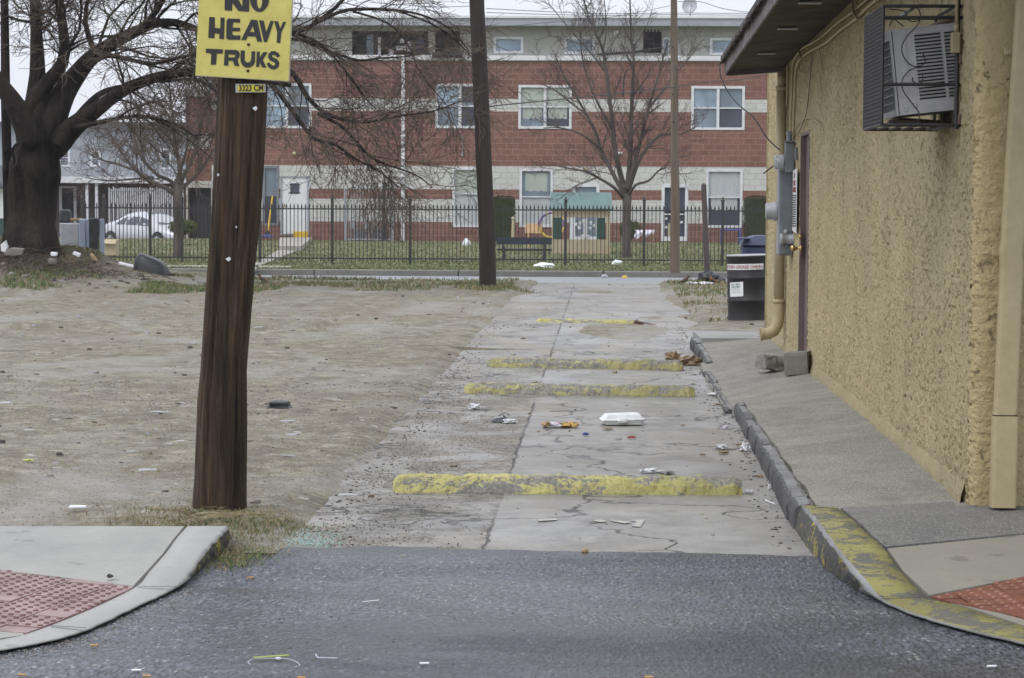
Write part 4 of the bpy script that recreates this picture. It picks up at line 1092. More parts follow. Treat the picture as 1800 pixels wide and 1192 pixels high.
def label(a0, a1, z0, z1, name, mats, txts, skew=0):
    mb = MB(); rows = []
    for i in range(13):
        t = i / 12; rows.append([on_drum(lerp(a0, a1, t), lerp(z0, z1, k) + skew * t) for k in (0, 1)])
    mb.grid([r[::-1] for r in rows]); lb = mb.build(name, mats[0], dr)
    for (s, z, size, al, mi, st) in txts:
        tm = MB(); text_mesh(tm, s, size, (0, 0, 0), (1, 0, 0), (0, 1, 0), .0003, size * .02, 'CENTER', st)
        tm.v = [tuple(on_drum((a0 + a1) / 2 + v[0] / .29 + al, z + v[1] + skew * .5 + skew * v[0] / (.29 * (a1 - a0)), .2893 + v[2])) for v in tm.v]
        tm.build('lettering', mats[mi], lb)
label(math.radians(188), math.radians(306), .70, .775, 'warning_label', [M['white_paint'], M['ink_red']], [('KITCHEN GREASE ONLY', .717, .058, -.12, 1, .9), ('NO TRASH', .735, .018, .86, 1, 1), ('NO WATER', .712, .018, .86, 1, 1)])
label(math.radians(206), math.radians(250), .35, .535, 'certificate_label', [M['white_paint'], M['ink_green'], M['ink_black']],
      [('ISO 14001', .495, .034, 0, 1, .95), ('CERTIFIED', .462, .034, 0, 1, .95)] + [('~ ~~~ ~~', .44 - k * .022, .03, 0, 2, 1.1) for k in range(3)], .012)
bn = thing('recycling_bin', (2.36, 33.5, .05), 'dark blue wheeled recycling bin with closed lid behind the grease drum', 'bin')
mb = MB(); mb.box((2.36, 33.5, .50), (.60, .62, .88), taper=1.14, bev=.03); mb.build('body', M['blue_plastic'], bn)
mb = MB()
mb.prism([Vector((2.0, 33.12, .95)), Vector((2.72, 33.12, .95)), Vector((2.67, 33.16, 1.03)), Vector((2.57, 33.2, 1.085)), Vector((2.20, 33.2, 1.085)), Vector((2.06, 33.16, 1.03))], (0, .74, 0))
mb.box((2.04, 33.3, 1.045), (.16, .5, .02), bev=.006); mb.build('lid', M['blue_plastic'], bn)
for sx in (-1, 1):
    mb = MB(); mb.lathe([(.1, 0), (.12, .01), (.12, .05), (.1, .06)], (2.36 + sx * .28 - .03, 33.78, .13), 18, Matrix.Rotation(PI / 2, 4, 'Y')); mb.build('wheel', M['rubber'], bn, True)

zA = .155
mb = MB(); c = G(1405, 660, zA)
Rb = Matrix.Rotation(math.radians(-14), 4, 'Z') @ Matrix.Rotation(math.radians(-5), 4, 'Y')
def cbox(mb, c0, d, R, rough, seed):      # subdivided chipped box
    n = 7
    for ax in range(3):
        for sg in (-1, 1):
            rows = []
            for i in range(n + 1):
                row = []
                for j in range(n + 1):
                    u = [0, 0, 0]; u[ax] = sg; u[(ax+1) % 3] = 2 * i / n - 1; u[(ax+2) % 3] = 2 * j / n - 1
                    p = Vector((u[0] * d[0] / 2, u[1] * d[1] / 2, u[2] * d[2] / 2))
                    e = sum(1 for q in u if abs(q) > .99)
                    k = 1 - (.02 if e == 2 else .045 if e == 3 else 0)
                    p = p * k + Vector((nz(p.x*22, p.y*22, p.z*22 + seed), nz(p.x*22+9, p.y*22, p.z*22 + seed), nz(p.x*22, p.y*22+9, p.z*22 + seed))) * rough
                    row.append(c0 + R.to_3x3() @ p)
                rows.append(row if sg > 0 else row[::-1])
            mb.grid(rows)
cb = thing('cinder_block', (c.x, c.y + .1, zA), 'squared grey cinder block leaning against the ochre wall, nearest the door', 'concrete block')
mb = MB(); cbox(mb, Vector((c.x, c.y + .13, zA + .095)), (.20, .26, .185), Rb, .006, 1); mb.build('block', M['block'], cb)
mb = MB(); q = Vector((c.x, c.y + .13, zA + .095)) + Rb.to_3x3() @ Vector((-.101, -.02, 0)); mb.box(q, (.006, .05, .07), Rb, bev=.002); mb.build('core_hole', M['dark_void'], cb)
mb = MB(); c = G(1358, 655, zA - .02); cbox(mb, Vector((c.x + .0, c.y + .18, zA + .05)), (.20, .24, .115), Matrix.Rotation(.35, 4, 'Z') @ Matrix.Rotation(.12, 4, 'Y'), .02, 5)
mb.build('broken_block', M['block'], label='rough broken chunk of concrete block lying left of the squared one', cat='concrete block')
# ================================================================== NEAR POLE AND ITS SIGNS
PY = 11.17
def pole_mesh(stations, Y, seed, bumpy=.006, sides=28, split=None):
    mb = MB(); rows = []
    for (lx, rx, py) in stations:
        a, b = YP(lx, py, Y), YP(rx, py, Y); rows.append(((a + b) / 2, (b - a).length / 2))
    pts = []; 
    for i in range(len(rows) - 1):
        for k in range(14):
            t = k / 14; pts.append((rows[i][0].lerp(rows[i+1][0], t), lerp(rows[i][1], rows[i+1][1], t)))
    pts.append(rows[-1]); g = []
    for c, r in pts:
        row = []
        for j in range(sides + 1):
            a = 2 * PI * (j % sides) / sides
            d = -1.1 * bumpy * sstep(.22, .42, nz(a * 5.5, c.z * .33 + seed * 2, 4)) + bumpy * fb(math.cos(a) * 2.2, math.sin(a) * 2.2, c.z * .7 + seed, 4) + bumpy * .9 * nz(math.cos(a) * 9, math.sin(a) * 9, c.z * .4 + seed)
            k = (r + d) * (1 - .0)
            row.append((c.x + math.cos(a) * k, c.y + math.sin(a) * k, c.z))
        g.append(row)
    mb.grid(g); mb.face([p for p in g[-1][:-1]] if g[-1][0][2] > g[0][0][2] else [p for p in g[0][:-1]])
    return mb
npole = thing('utility_pole', tuple(G(387, 905, 0)), 'leaning brown creosoted utility pole carrying the yellow truck sign, nearest of the poles', 'utility pole')
mb = pole_mesh([(340, 432, 935), (339, 431, 880), (343, 433, 800), (347, 434, 705), (353, 434, 650), (359, 442, 555), (366, 449, 465), (372, 458, 385), (377, 463, 300), (381, 467, 220), (385, 471, 150), (391, 478, 20), (396, 482, -120), (404, 489, -330)], PY, 3, .011, 90)
mb.build('shaft', M['wood_near'], npole, True)
# scars, splinters and staples
for (px, py, w, h) in ((401, 455, .014, .014), (415, 399, .004, .007), (383, 307, .006, .008), (448, 190, .012, .014)):
    mb = MB(); q = YP(px, py, PY - .128); mb.prism([q + Vector((-w, 0, 0)), q + Vector((w * .4, 0, h * .7)), q + Vector((w, 0, -h * .2)), q + Vector((w * .1, 0, -h))], (0, .012, 0)); mb.build('torn_paper', M['paper_white'], npole)

SY = PY - .155
def SP(px, py, dy=0.0): return YP(px, py, SY + dy)
sg = thing('warning_sign', tuple(SP(425, 138)), 'yellow NO HEAVY TRUKS sign screwed to the leaning brown pole', 'sign')
t = NT('sign_yellow'); n = t.noise(9, 6, .7); n2 = t.noise(2.2, 4, .6, t.coord((1, 1, .4)))
c = t.mix(t.ramp(n, [(.35, 0.0), (.7, 1.0)]), (.63, .57, .17), (.50, .44, .12)); c = t.mix(t.ramp(n2, [(.5, 0.0), (.7, .6)]), c, (.66, .62, .28))
M['sign_yellow'] = t.done(c, .5, t.bump(n, .15, .002), spec=.3)
mb = MB(); cs = [SP(354, -95), SP(343.5, 132), SP(507, 142), SP(516.5, -88)]
mb.prism(cs, (0, .012, 0)); mb.build('plate', M['sign_yellow'], sg)
mb = MB()
e = [SP(507, 142, -.001), SP(516.5, -88, -.001)]; mb.prism([e[0], e[0] + Vector((.005, 0, 0)), e[1] + Vector((.005, 0, 0)), e[1]], (0, .013, 0))
e = [SP(343.5, 132, -.001), SP(507, 142, -.001)]; mb.prism([e[0] + Vector((0, 0, -.004)), e[1] + Vector((0, 0, -.004)), e[1], e[0]], (0, .013, 0))
mb.build('edge', simple('sign_edge', (.42, .42, .33), (.2, .17, .05), 20, .5, .2), sg)
# hand-cut letters: polygons in the sign plane (crop pixels / 7.01 + 330)
K = 7.01
def SL(u, v, d=-.0025): return YP(330 + u / K, v / K, SY + d)
letters = {
 'N': [[(455,-160),(455,125),(545,133),(549,35),(625,135),(755,145),(762,-150),(675,-150),(672,85),(548,-155)]],
 'H': [[(265,208),(333,213),(333,342),(401,350),(404,215),(455,218),(446,482),(388,476),(390,416),(330,410),(328,470),(252,466)]],
 'E': [[(500,228),(645,232),(644,280),(570,274),(556,290),(554,340),(645,343),(643,386),(551,383),(550,420),(566,436),(648,437),(647,490),(495,488),(474,465),(478,252)]],
 'A1': [[(782,240),(815,244),(800,318),(768,390),(790,393),(790,449),(740,447),(716,495),(658,490)]],
 'A2': [[(815,244),(858,250),(917,516),(856,510),(838,450),(790,449),(790,393),(822,397),(800,318)]],
 'V': [[(878,248),(935,254),(966,392),(1020,256),(1060,260),(975,519),(938,515)]],
 'Y': [[(1066,260),(1112,263),(1140,352),(1175,268),(1212,270),(1152,402),(1140,530),(1096,527),(1102,398)]],
 'T': [[(226,598),(434,608),(430,662),(358,658),(348,797),(284,796),(290,668),(275,655),(222,650)]],
 'R1': [[(457,612),(590,614),(620,625),(636,645),(642,680),(500,668),(500,808),(445,805)]],
 'R2': [[(642,680),(634,708),(612,728),(500,714),(500,706),(570,708),(588,690),(580,672)]],
 'R3': [[(612,728),(635,812),(578,810),(555,748),(500,746),(500,714)]],
 'K': [[(850,634),(888,638),(886,708),(930,642),(984,644),(925,735),(970,834),(912,828),(888,760),(880,824),(842,822)]],
}
def stroke(mb, pts, w):
    pts = [Vector((a, b)) for a, b in pts]; L_, R_ = [], []
    for i, p in enumerate(pts):
        t = (pts[min(i+1, len(pts)-1)] - pts[max(i-1, 0)]).normalized(); n = Vector((-t.y, t.x)); ww = (w[i] if isinstance(w, list) else w) / 2
        L_.append(p + n * ww); R_.append(p - n * ww)
    for i in range(len(pts) - 1):
        q = [L_[i], L_[i+1], R_[i+1], R_[i]]; mb.prism([SL(*p) for p in q], (0, .002, 0))
def arc(cx, cy, rx, ry, a0, a1, n=14): return [(cx + rx * math.cos(math.radians(lerp(a0, a1, i / n))), cy + ry * math.sin(math.radians(lerp(a0, a1, i / n)))) for i in range(n + 1)]
words = {'letter_n': 'N', 'letter_h': 'H', 'letter_e': 'E', 'letter_v': 'V', 'letter_y': 'Y', 'letter_t': 'T', 'letter_k': 'K'}
for nm, kk in words.items():
    mb = MB()
    for poly in letters[kk]: mb.prism([SL(*p) for p in poly], (0, .002, 0))
    mb.build(nm, M['ink_black'], sg)
mb = MB()
for kk in ('A1', 'A2'):
    for poly in letters[kk]: mb.prism([SL(p[0], p[1], -.0025 - 0) for p in poly], (0, .002, 0))
mb.build('letter_a', M['ink_black'], sg)
mb = MB()
for kk in ('R1', 'R2', 'R3'):
    for poly in letters[kk]: mb.prism([SL(p[0], p[1], -.0025 - .0002 * int(kk[1])) for p in poly], (0, .002, 0))
mb.build('letter_r', M['ink_black'], sg)
mb = MB(); stroke(mb, [(678, 622), (675, 700)] + arc(740, 735, 64, 66, 175, 5) + [(806, 700), (808, 632)], [52, 52] + [lerp(52, 62, math.sin(PI * i / 14)) for i in range(15)] + [46, 46]); mb.build('letter_u', M['ink_black'], sg)
mb = MB(); stroke(mb, arc(884, -10, 75, 135, 178, -2, 24), [84] + [lerp(84, 44, math.sin(PI * i / 24) ** 2) for i in range(1, 24)] + [84]); stroke(mb, arc(884, -10, 75, 135, -182, -2, 18)[0:19], 70); mb.build('letter_o', M['ink_black'], sg)
mb = MB(); stroke(mb, [(1120, 700), (1100, 668), (1070, 652), (1040, 654), (1018, 672), (1014, 700), (1030, 724), (1060, 738), (1088, 752), (1104, 778), (1098, 810), (1070, 832), (1035, 828), (1005, 806), (988, 776)], [44, 46, 48, 48, 50, 52, 52, 52, 52, 50, 50, 50, 48, 44, 36]); mb.build('letter_s', M['ink_black'], sg)
for (u, v) in ((750, 548), (742, 872)):
    mb = MB(); q = SL(u, v, -.002); mb.lathe([(.0075, 0), (.0075, .002), (.005, .004), (.001, .005)], q, 12, Matrix.Rotation(PI / 2, 4, 'X')); mb.build('screw', simple('rusty_screw', (.05, .03, .02), (.1, .05, .03), 30, .7, .2), sg, True)
tg = thing('pole_number_tag', tuple(SP(442, 160)), 'small yellow 3323CM number strip nailed to the pole below the big sign', 'number tag')
mb = MB(); mb.prism([YP(414, 147.5, PY - .137), YP(414, 163, PY - .137), YP(467, 162.5, PY - .130), YP(466.5, 147.5, PY - .130)], (0, .003, 0)); mb.build('backing', M['grey_metal_light'], tg)
mb = MB(); mb.prism([YP(418, 149, PY - .1385), YP(418, 161.5, PY - .1385), YP(464.5, 161, PY - .1325), YP(464, 149, PY - .1325)], (0, .0015, 0)); mb.build('strip', simple('tag_yellow', (.68, .6, .05), (.6, .52, .05), 20, .5, .1), tg)
mb = MB(); a = YP(419.5, 159.7, PY - .140); r_ = (YP(464, 159.4, PY - .134) - a); text_mesh(mb, '3323 CM', .040, a, r_, (0, 0, 1), .0004, .0012, 'LEFT', .80); mb.build('digits', M['ink_black'], tg)

# ================================================================== CONCRETE BARRIERS ACROSS THE ALLEY
def bumper(lx, ly, rx, ry, h, w, seed, mat_i, label_, zoff=0.0):
    a, b = G(lx, ly, zoff), G(rx, ry, zoff); d = b - a; L_ = d.length; d.normalize(); nrm = Vector((-d.y, d.x, 0)); n = 160; rows = []
    for i in range(n + 1):
        t = i / n; e = min(t, 1 - t) * L_; ends = sstep(0, .07, e + .012)
        hh = h * (.72 + .28 * ends) + .008 * fb(t * 14, 1, seed, 4); p = a + d * (t * L_)
        ww = w * (.7 + .3 * ends)
        f = lambda s: nrm * (.011 * fb(t * 26, s * 2, seed, 4)) + Vector((0, 0, .010 * fb(t * 30, s * 3 + 9, seed, 4)))
        prof = [(0, -.03), (.004, hh * .12), (.018, hh * .55), (.04, hh * .88), (.055, hh * .98), (ww * .5, hh), (ww * .72, hh * .98), (ww - .02, hh * .8), (ww, -.03)]
        off = (w - ww) / 2
        rows.append([p + nrm * (off + u) + Vector((0, 0, v)) + (f(u * 40) if v > 0 else Vector()) for u, v in prof])
    mb = MB(); mb.grid(rows); mb.face(rows[0][::-1]); mb.face(rows[-1])
    mb.build('concrete_barrier', mat_i, smooth=False, label=label_, cat='wheel stop', group='concrete barriers laid across the alley')
bumper(690, 868, 1306, 873, .098, .17, 1, M['yellow_a'], 'long concrete barrier with the brightest yellow paint, nearest across the alley')
bumper(815, 693, 1221, 699, .090, .16, 2, M['yellow_b'], 'faded yellow concrete barrier with a broken right end, second across the alley')
bumper(854, 646, 1199, 652, .092, .16, 3, M['yellow_b'], 'mostly bare grey concrete barrier beside the brown paper bag, third across the alley')
bumper(942, 567, 1118, 570, .050, .15, 4, M['yellow_a'], 'half buried low yellow barrier, farthest across the alley')
mb = MB(); q = G(1112, 571, .0); mb.prism([q, q + Vector((.16, 0, 0)), q + Vector((.05, 0, .07))], (0, .03, 0)); mb.tube([q + Vector((.02, 0, .05)), q + Vector((.2, -.02, .02)), q + Vector((.3, -.03, .0))], .012, 6); mb.build('rebar_stub', M['rust'], label='rusty bent bar sticking up at the right end of the farthest barrier', cat='rebar')
# remains of painted lettering
mb = MB(); zz = .0085
t = NT('old_road_paint'); n = t.noise(22, 5, .75); M['road_paint'] = t.done(t.mix(t.ramp(n, [(.4, 0.0), (.55, 1.0)]), (.34, .34, .34), (.46, .45, .39)), .8)
for poly in ([(945,913),(978,911),(979,914),(946,916)], [(1042,914),(1058,913),(1066,916),(1060,918),(1044,916)], [(1072,914),(1092,915),(1110,918),(1098,920),(1080,917)], [(1108,914),(1134,913),(1126,926),(1110,925),(1113,920),(1120,918)]):
    pts = [G(a, b, zz) for a, b in poly]
    mb.face(pts[::-1])
struct('road_marking', mb, M['road_paint'])

# ================================================================== LITTER
rng = random.Random(11)
def crumple(mb, c, d, seed, amp=.4, fr=2.6, nu=18, nv=10): mb.blob(c, d, seed, amp, nu, nv, True, fr)
def litter(name, px, py, d, m, label_, catg, seed=1, amp=.45, z=.01, fr=2.6, group=None):
    c = G(px, py, z); mb = MB(); crumple(mb, (c.x, c.y, z + d[2] * .6), d, seed, amp, fr); mb.build(name, m, label=label_, cat=catg, group=group)
# foam box
fb_ = thing('takeout_box', tuple(G(1094, 748, .01)), 'closed white foam takeout box lying on the alley concrete', 'takeout box')
c = G(1094, 747, .01); Rf = Matrix.Rotation(.12, 4, 'Z'); mb = MB()
def frust(mb, c, prof, R, hx, hy, n=4):
    rows = []
    for s, z in prof:
        ring = []
        for sx, sy in ((-1,-1),(1,-1),(1,1),(-1,1)):
            for a in (-.28, 0, .28):
                b = math.atan2(sy, sx) + a; r = .022
                ring.append(Vector(c) + R.to_3x3() @ Vector((sx * (hx * s - r) + r * math.cos(b) * 1.2, sy * (hy * s - r) + r * math.sin(b) * 1.2, z)))
        rows.append(ring + [ring[0]])
    mb.grid(rows); mb.face(rows[-1][:-1]); mb.face(rows[0][:-1][::-1])
frust(mb, (c.x, c.y + .08, .012), [(.86, 0), (.93, .022), (1.0, .026), (1.0, .030)], Rf, .150, .10); mb.build('tray', M['foam'], fb_)
mb = MB(); frust(mb, (c.x, c.y + .08, .012), [(1.02, .031), (1.02, .036), (.94, .040), (.80, .068), (.74, .071)], Rf @ Matrix.Rotation(-.03, 4, 'Y'), .150, .10); mb.build('lid', M['foam'], fb_)
mb = MB(); frust(mb, (c.x - .0, c.y - .025, .012), [(.8, .016), (1, .03), (.8, .045)], Rf, .035, .024); mb.build('tab', M['foam'], fb_)
# snack packet
sp = thing('snack_packet', tuple(G(983, 752, .01)), 'crumpled gold and white snack packet left of the foam takeout box', 'snack packet')
c = G(998, 750, .01); mb = MB(); crumple(mb, (c.x, c.y, .022), (.07, .05, .022), 3, .3, 2); mb.build('gold_wrapper', simple('gold_foil', (.45, .3, .07), (.3, .18, .04), 14, .35, .4, metallic=.4), sp)
mb = MB(); crumple(mb, (c.x - .085, c.y + .01, .022), (.055, .05, .018), 4, .3, 2); mb.build('white_panel', simple('wrapper_white', (.6, .6, .64), (.45, .2, .25), 10, .4, .3, lo=.5, hi=.6), sp)
mb = MB(); crumple(mb, (c.x - .15, c.y, .025), (.03, .05, .02), 5, .3, 2); mb.build('end_seal', M['cardboard'], sp)
# black packet
bp = thing('black_packet', tuple(G(886, 745, .01)), 'torn black printed packet with a crumpled white lining', 'packet')
c = G(884, 742, .01); mb = MB(); rows = []
for i in range(9):
    rows.append([Vector((c.x - .085 + .02 * i + .012 * j * .3, c.y + .02 * j - .006 * i, .012 + .05 * math.exp(-((i - 2.5) / 2.2) ** 2) * (j / 5) + .010 * nz(i * .7, j * .8))) for j in range(6)])
mb.grid(rows); mb.grid([[p - Vector((0, 0, .003)) for p in r][::-1] for r in rows]); mb.build('sheet', M['black_plastic'], bp)
mb = MB(); text_mesh(mb, 'II FLUTE', .018, rows[1][1] + Vector((0, -.004, .012)), (1, -.05, .2), (0, .5, .8), .0004, .0004); mb.build('lettering', M['white_paint'], bp)
mb = MB(); crumple(mb, (c.x + .05, c.y - .02, .018), (.05, .03, .016), 8, .5, 3); mb.build('lining', M['paper_white'], bp)
litter('tissue', 833, 719, (.045, .03, .024), M['paper_white'], 'small crumpled white tissue, leftmost litter between the barriers', 'tissue', 2, .6)
litter('paper_bag', 1215, 641, (.12, .07, .05), M['paper_brown'], 'crushed brown paper bag at the right end of the third barrier', 'paper bag', 6, .5, fr=3)
litter('paper_bag_flap', 1183, 634, (.08, .05, .05), M['paper_brown'], 'brown paper scrap lying behind the right end of the third barrier', 'paper scrap', 9, .5, fr=3)
litter('foam_plate', 1253, 694, (.045, .045, .010), M['foam'], 'white foam scrap against the low kerb right of the second barrier', 'foam scrap', 3, .2)
litter('tissue', 1310, 792, (.032, .028, .028), M['paper_white'], 'crumpled white tissue against the dark kerb stones', 'tissue', 12, .6)
litter('plastic_bag', 1268, 788, (.035, .03, .014), M['paper_white'], 'thin white plastic scrap beside the dry leaves near the kerb', 'plastic scrap', 13, .6)
litter('wrapper', 1275, 753, (.030, .015, .012), M['cloth'], 'small pale wrapper by the first dark kerb stone', 'wrapper', 14, .5)
litter('plastic_bag', 1143, 830, (.055, .03, .012), M['paper_white'], 'flat clear plastic bag just behind the nearest barrier', 'plastic bag', 15, .6)
litter('dried_mud', 1172, 834, (.05, .03, .012), M['stone_a'], 'pale lump of dried mud beside the flat plastic bag', 'mud', 16, .5)
litter('tissue', 1317, 866, (.022, .018, .010), M['paper_white'], 'small white tissue off the right end of the nearest barrier', 'tissue', 17, .5)
litter('napkin', 1352, 860, (.008, .012, .016), M['paper_white'], 'tiny white napkin scrap tucked against the kerb foot', 'napkin', 18, .5)
litter('pebble', 1028, 971, (.016, .014, .011), M['cardboard'], 'single tan pebble where the alley meets the road', 'pebble', 19, .2)
litter('wrapper', 1110, 770, (.028, .014, .007), M['red_plastic'], 'dark red wrapper scrap in front of the foam takeout box', 'wrapper', 20, .5)
litter('leaf', 1068, 755, (.035, .02, .005), M['paper_brown'], 'dry brown leaf lying just left of the foam takeout box', 'leaf', 21, .5)
litter('leaf', 1030, 765, (.02, .012, .010), M['purple_blue'], 'small purple scrap on the concrete below the snack packet', 'scrap', 22, .5)
for k, (px, py, s) in enumerate(((1272, 797, .03), (1235, 800, .018), (1262, 712, .022), (1218, 676, .02), (1300, 783, .02), (1200, 748, .015), (1335, 838, .02))):
    litter('dry_leaf', px, py, (s, s * .6, s * .3), M['paper_brown'], ['curled brown leaf beside the thin white plastic scrap by the kerb', 'small curled leaf left of the white plastic scrap', 'curled leaf at the start of the dark kerb stones', 'curled leaf by the low kerb behind the second barrier', 'curled leaf touching the dark kerb above the white tissue', 'tiny leaf on the concrete right of the foam takeout box', 'curled leaf at the kerb foot behind the nearest barrier'][k], 'leaf', 30 + k, .6, group='dry leaves along the kerb')
mb = MB(); mb.tube([G(1345, 879, .012), G(1362, 886, .014)], .0035, 8); mb.build('drinking_straw', M['white_paint'], label='short white drinking straw lying by the dark kerb', cat='straw')
mb = MB(); mb.tube([G(446, 1156, .006), G(507, 1152, .006)], .003, 8); mb.build('drinking_straw', simple('straw_green', (.42, .5, .12), (.38, .46, .1), 9, .4, 0), label='pale green drinking straw lying on the wet road', cat='straw')
mb = MB(); mb.tube([G(555, 1150, .005), G(558, 1156, .005), G(594, 1157, .005)], .0022, 7); mb.build('drinking_straw', M['cloth'], label='bent clear drinking straw right of the green one on the road', cat='straw')
mb = MB(); mb.tube([G(637, 1058, .005), G(666, 1055, .005)], .0022, 6); mb.build('drinking_straw', M['white_paint'], label='thin white stick lying alone in the middle of the road', cat='stick')
mb = MB(); mb.tube(cat([G(440, 1168, .004), G(436, 1163, .004), G(447, 1158, .004), G(470, 1157, .004), G(505, 1158, .004), G(522, 1164, .004), G(527, 1170, .004), G(518, 1172, .004)], 4), .0012, 5); mb.build('loop_of_string', M['cloth'], label='thin pale loop of string curled below the green straw', cat='string')
litter('chewed_gum', 489, 1159, (.011, .008, .005), M['paper_white'], 'white gum lump lying against the green straw', 'gum', 40, .2, 0.0)
mb = MB(); tb = thing('food_tray', tuple(G(490, 716, .05)), 'small black ridged plastic food tray lying on the bare dirt', 'food tray')
c = G(490, 718, .05); frust(mb, (c.x, c.y + .04, .05), [(1.0, 0), (1.0, .006), (.86, .012), (.80, .045), (.72, .05)], Matrix.Rotation(-.1, 4, 'Z'), .085, .06); mb.build('tray', M['black_plastic'], tb)
mb = MB()
for k in range(9): mb.box((c.x - .06 + .015 * k, c.y + .0 - .012, .078), (.005, .018, .032), Matrix.Rotation(.5, 4, 'X'))
mb.build('ribs', M['black_plastic'], tb)
for (px, py, L_, lab) in ((120, 894, .10, 'flat white foam strip on the dirt left of the near pole'),):
    mb = MB(); c = G(137, 894, .08); mb.box((c.x, c.y, .088), (.085, .03, .014), Matrix.Rotation(.1, 4, 'Z'), bev=.004); mb.build('foam_strip', M['foam'], label=lab, cat='foam scrap')
litter('crisp_packet', 50, 810, (.028, .02, .006), simple('lime', (.5, .55, .12), (.4, .45, .1), 8, .5, .1), 'bright lime wrapper scrap at the left edge of the dirt lot', 'wrapper', 50, .4, .06)
litter('wrapper', 700, 712, (.02, .012, .006), M['stone_c'], 'grey wrapper scrap on the left strip of the alley', 'wrapper', 51, .4)
mb = MB(); mb.box(G(612, 869, .02) , (.10, .012, .006), Matrix.Rotation(.05, 4, 'Z')); mb.build('flat_stick', M['foam'], label='white flat stick lying left of the nearest barrier', cat='stick')
M['filter'] = simple('cigarette_filter', (.55, .33, .12), (.45, .27, .1), 20, .8, 0)
for k, (px, py, a) in enumerate(((39, 1186, .02), (258, 1188, 0), (165, 1134, .4), (440, 1015, .6), (438, 853, 1.2), (530, 1191, -.1), (1140, 1190, .1))):
    c = G(px, py, .004 if py > 900 else .05); mb = MB(); d = Vector((math.cos(a), math.sin(a), 0)) * .014; mb.tube([c - d, c + d], .0038, 7)
    mb.build('cigarette_end', M['filter'], label=['tan cigarette end on the road at the very bottom left corner', 'tan cigarette end on the road below the left pavement, right of the corner one', 'tan cigarette end in the grit close to the left kerb', 'tan cigarette end among grit at the alley mouth by the grass', 'tan cigarette end on the dirt right of the near pole foot', 'tan cigarette end at the bottom edge below the green straw', 'tan cigarette end at the bottom edge of the road right of centre'][k], cat='cigarette end', group='cigarette ends on the road')
for k, (px, py, lab) in enumerate(((746, 1166, 'white cigarette stub alone on the road below the alley centre'), (1743, 1171, 'white cigarette stub on the road near the right corner'), (240, 1178, 'flattened clear plastic scrap in the left gutter'))):
    c = G(px, py, .004); mb = MB(); d = Vector((.016, .002, 0)); mb.tube([c - d, c + d], .0042, 7); mb.build('cigarette_stub', M['foam'], label=lab, cat='scrap')
mb = MB(); c = G(193, 1016, .04); crumple(mb, (c.x, c.y, .047), (.012, .01, .009), 60, .4); mb.build('black_stone', M['stone_d'], label='small black stone on the pale pavement above the red pavers', cat='stone')
# ================================================================== BRICK APARTMENT BUILDING
BY = 80.0
def B(px, py, y=BY): return YP(px, py, y)
def bz(py, px=900): return B(px, py).z
def bx(px, py=250): return B(px, py).x
def m_block(name, c1, c2, mort, rough=.9):
    t = NT(name); s = t.n.new('ShaderNodeTexBrick'); cb_ = t.n.new('ShaderNodeCombineXYZ'); x = t.xyz()
    t.l.new(t.math('ADD', x[0], x[1]), cb_.inputs[0]); t.l.new(x[2], cb_.inputs[1]); t.l.new(cb_.outputs[0], s.inputs['Vector'])
    s.inputs['Scale'].default_value = 1; s.inputs['Brick Width'].default_value = .405; s.inputs['Row Height'].default_value = .203
    s.inputs['Mortar Size'].default_value = .014; s.inputs['Mortar Smooth'].default_value = .3; s.inputs['Bias'].default_value = 0
    s.inputs['Color1'].default_value = (*c1, 1); s.inputs['Color2'].default_value = (*c2, 1); s.inputs['Mortar'].default_value = (*mort, 1)
    n = t.noise(11, 5, .7); big = t.noise(.5, 4, .6)
    col = t.mix(t.ramp(n, [(.4, 0.0), (.7, .5)]), s.outputs[0], tuple(v * .5 for v in c1))
    col = t.mix(t.ramp(big, [(.45, 0.0), (.7, .35)]), col, tuple(v * .65 for v in c1))
    return t.done(col, rough, t.bump(t.mix(.5, n, s.outputs[1]), .5, .02), spec=.2)
M['brick_red'] = m_block('split_face_red_block', (.26, .135, .108), (.205, .105, .085), (.32, .22, .19))  # red greyed so that some distance haze sits in the colour itself
M['brick_white'] = m_block('split_face_white_block', (.62, .62, .585), (.56, .56, .53), (.44, .44, .42))
M['stucco_grey'] = simple('grey_render', (.42, .42, .385), (.36, .36, .34), .8, .9, .1)
M['band_white'] = simple('white_band', (.76, .77, .79), (.66, .67, .69), 2, .7, .1)
M['fascia_grey'] = simple('grey_metal_fascia', (.36, .375, .41), (.31, .325, .36), 1.0, .6, .05)
M['siding'] = simple('pale_siding', (.38, .41, .44), (.3, .33, .36), .6, .8, .1)

